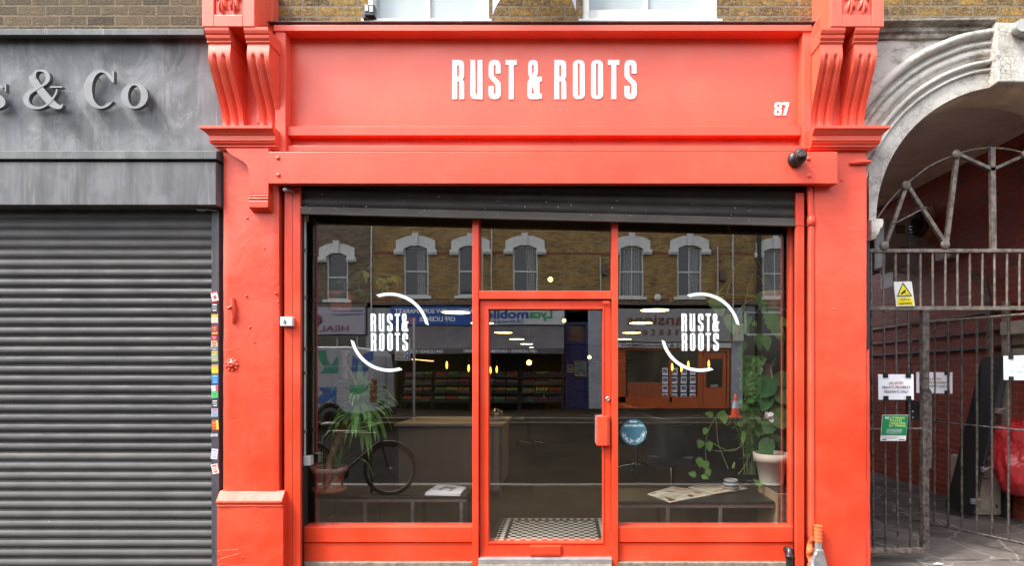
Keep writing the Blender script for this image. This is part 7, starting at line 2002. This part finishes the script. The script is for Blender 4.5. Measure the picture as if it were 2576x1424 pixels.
# wheel arches cut into the lower edge
def archpts(cx, r=.42): return [(cx + r * math.cos(a), .1 + r * math.sin(a)) for a in [PI * i / 10 for i in range(11)] if .1 + r * math.sin(a) > .13]
wx1, wx2 = (834 - 1420) / s_(11.9), (834 - 1420) / s_(11.9) - 3.0
low = [(rx - 5.55, .13)] + [(x, z) for x, z in reversed(archpts(wx2))] + [(x, z) for x, z in reversed(archpts(wx1))] + [(rx, .13)]
poly = prof + low
b = MB(); b.prism_xz(poly, VY - VW, VY); b.build("body", vwhite, vn, bevel=.05, seg=3)
for wx_ in (wx1, wx2):
    for yy in (VY - .02, VY - VW + .22):
        b = MB(); b.lathe((wx_, yy - .2, .06), [(.2, .2), (.22, .205), (.31, .2), (.33, .17), (.33, .03), (.31, .0), (0, 0)], 28, 'y'); w_ = b.build("wheel", M['black'], vn)
        b = MB(); b.lathe((wx_, yy - .2, .06), [(.0, .19), (.06, .195), (.1, .17), (.18, .185), (.2, .2)], 20, 'y'); b.build("rim", M['galv'], w_)
b = MB(); b.box(rx - 5.0, rx - .3, VY - VW + .1, VY - .06, -.02, .2); b.build("underbody", M['black'], vn)
b = MB(); b.box(rx - .35, rx + .05, VY - VW + .02, VY + .015, .05, .3); b.build("bumper", M['black'], vn, bevel=.03)
b = MB(); b.box(rx - .14, rx + .012, VY - .1, VY + .012, .55, 1.25); b.build("tail_light", plain("red_tail_lamp", (.16, .015, .015, 1), .2), vn)
b = MB(); b.box(rx - .14, rx + .012, VY - VW - .012, VY - VW + .1, .55, 1.25); b.build("tail_light", plain("red_tail_lamp", (.16, .015, .015, 1), .2), vn)
b = MB(); b.box(rx + .001, rx + .012, VY - VW / 2 - .01, VY - VW / 2 + .01, .35, 1.9); b.box(rx + .001, rx + .03, VY - .8, VY - .72, .9, 1.02); b.box(rx + .001, rx + .015, VY - .75, VY - .3, .42, .56); b.build("door_trim", M['black'], vn)
b = MB()
for z_ in (1.0, 1.62): b.box(rx - 3.6, rx - .18, VY + .001, VY + .012, z_, z_ + .02)
b.build("side_rub_strip", M['galv'], vn)
def vp(px, py): return ((px - 1420) / s_(11.8), Z(py, 11.8))
gr = plain("green_graphic", (.01, .2, .12, 1), .4); bl_ = plain("blue_graphic", (.02, .08, .28, 1), .4)
for nm, mt, polys in (("green_arrow", gr, [[(800, 881), (821, 881), (824, 905), (833, 920), (842, 905), (851, 895), (852, 939), (805, 939), (817, 927), (804, 905)], [(882, 970), (925, 970), (925, 980), (905, 990), (880, 990)]]),
                      ("blue_arrow", bl_, [[(887, 893), (900, 905), (920, 888), (940, 882), (940, 905), (920, 915), (931, 935), (884, 936)], [(800, 973), (848, 972), (846, 1017), (832, 1005), (810, 1018), (797, 1016), (797, 1004), (814, 990)]])):
    b = MB()
    for pl in polys: b.prism_xz([vp(*p) for p in pl], VY + .002, VY + .006)
    b.build(nm, mt, vn)
b = MB(); b.prism_xz([(rx - 3.75, 1.5), (rx - 4.4, 1.45), (rx - 3.95, 2.0), (rx - 3.75, 2.05)], VY + .001, VY + .006); b.build("cab_window", M['glass_dark'], vn)

# bicycle on the near pavement
by = V(2.85); bz = -.15
gxb = lambda px: (px - 1420) / s_(2.85); gzb = lambda py: Z(py, 2.85)
bi = thing("bicycle", "black bicycle with mudguards standing on the near pavement, mirrored in the left pane", "bicycle", (gxb(900), by, bz))
r_w = .335; w1x = gxb(980); w2x = w1x - 1.08
for wx_ in (w1x, w2x):
    b = MB(); ring = [(wx_ + r_w * math.cos(2 * PI * i / 40), by, bz + r_w + .01 + r_w * math.sin(2 * PI * i / 40)) for i in range(41)]
    b.tube(ring, .019, 8, cap=False); w_ = b.build("wheel", M['black'], bi)
    b = MB(); ring = [(wx_ + (r_w - .03) * math.cos(2 * PI * i / 40), by, bz + r_w + .01 + (r_w - .03) * math.sin(2 * PI * i / 40)) for i in range(41)]
    b.tube(ring, .009, 6, cap=False); b.build("rim", M['iron'], w_)
    b = MB()
    for i in range(18):
        a = 2 * PI * i / 18; b.cyl((wx_, by + .02 * (-1) ** i, bz + r_w + .01), (wx_ + (r_w - .03) * math.cos(a), by, bz + r_w + .01 + (r_w - .03) * math.sin(a)), .0012, n=4)
    b.build("spokes", M['iron'], w_)
    b = MB(); b.cyl((wx_, by - .05, bz + r_w + .01), (wx_, by + .05, bz + r_w + .01), .022, n=10); b.build("hub", M['iron'], w_)
    b = MB(); b.tube([(wx_ + (r_w + .035) * math.cos(a), by, bz + r_w + .01 + (r_w + .035) * math.sin(a)) for a in [R(25 + 7 * i) for i in range(20)]], .016, 6); b.build("mudguard", M['black'], bi)
zc = bz + r_w + .01
bb_ = (w1x - .62, by, zc - .04); st_ = (w1x - .78, by, zc + .48); hd = (w1x - .16, by, zc + .5); hd2 = (w1x - .12, by, zc + .38)
b = MB()
for p, q, r_ in ((bb_, st_, .016), (st_, (hd[0], by, hd[2] - .02), .015), (bb_, hd2, .017), (bb_, (w2x, by, zc), .011), (st_, (w2x, by, zc), .009), (hd, hd2, .019)): b.cyl(p, q, r_, n=10)
b.build("frame", M['black'], bi)
b = MB(); b.tube([hd2, (w1x - .07, by, zc + .2), (w1x - .01, by, zc + .02), (w1x, by, zc)], .013, 8); b.build("fork", M['black'], bi)
b = MB(); b.tube([(hd[0] - .02, by, hd[2]), (hd[0] + .01, by, hd[2] + .1)], .012, 8); b.tube([(hd[0] - .16, by - .28, hd[2] + .06), (hd[0] - .02, by - .2, hd[2] + .1), (hd[0] + .02, by, hd[2] + .1), (hd[0] - .02, by + .2, hd[2] + .1), (hd[0] - .16, by + .28, hd[2] + .06)], .012, 8); b.build("handlebar", M['black'], bi)
b = MB(); b.ball((st_[0] - .02, by, st_[2] + .12), .13, 12, (1, .6, .28)); b.cyl(st_, (st_[0], by, st_[2] + .1), .013, n=8); b.build("saddle", M['black'], bi)
b = MB(); b.lathe((bb_[0], by + .03, bb_[2]), [(.09, 0), (.09, .006), (0, .006)], 20, 'y'); b.box(bb_[0] - .01, bb_[0] + .01, by + .04, by + .055, bb_[2] - .17, bb_[2]); b.build("crank", M['black'], bi)
# bicycle stand hoop it leans on
b = MB(); b.tube([(w1x - .28, by - .12, -.15), (w1x - .28, by - .12, .6), (w1x - .36, by - .12, .68), (w1x - .85, by - .12, .68), (w1x - .93, by - .12, .6), (w1x - .93, by - .12, -.15)], .024, 10); b.build("bicycle_stand", M['iron_dark'], label="dark steel hoop stand on the near pavement beside the black bicycle", cat="bicycle stand")
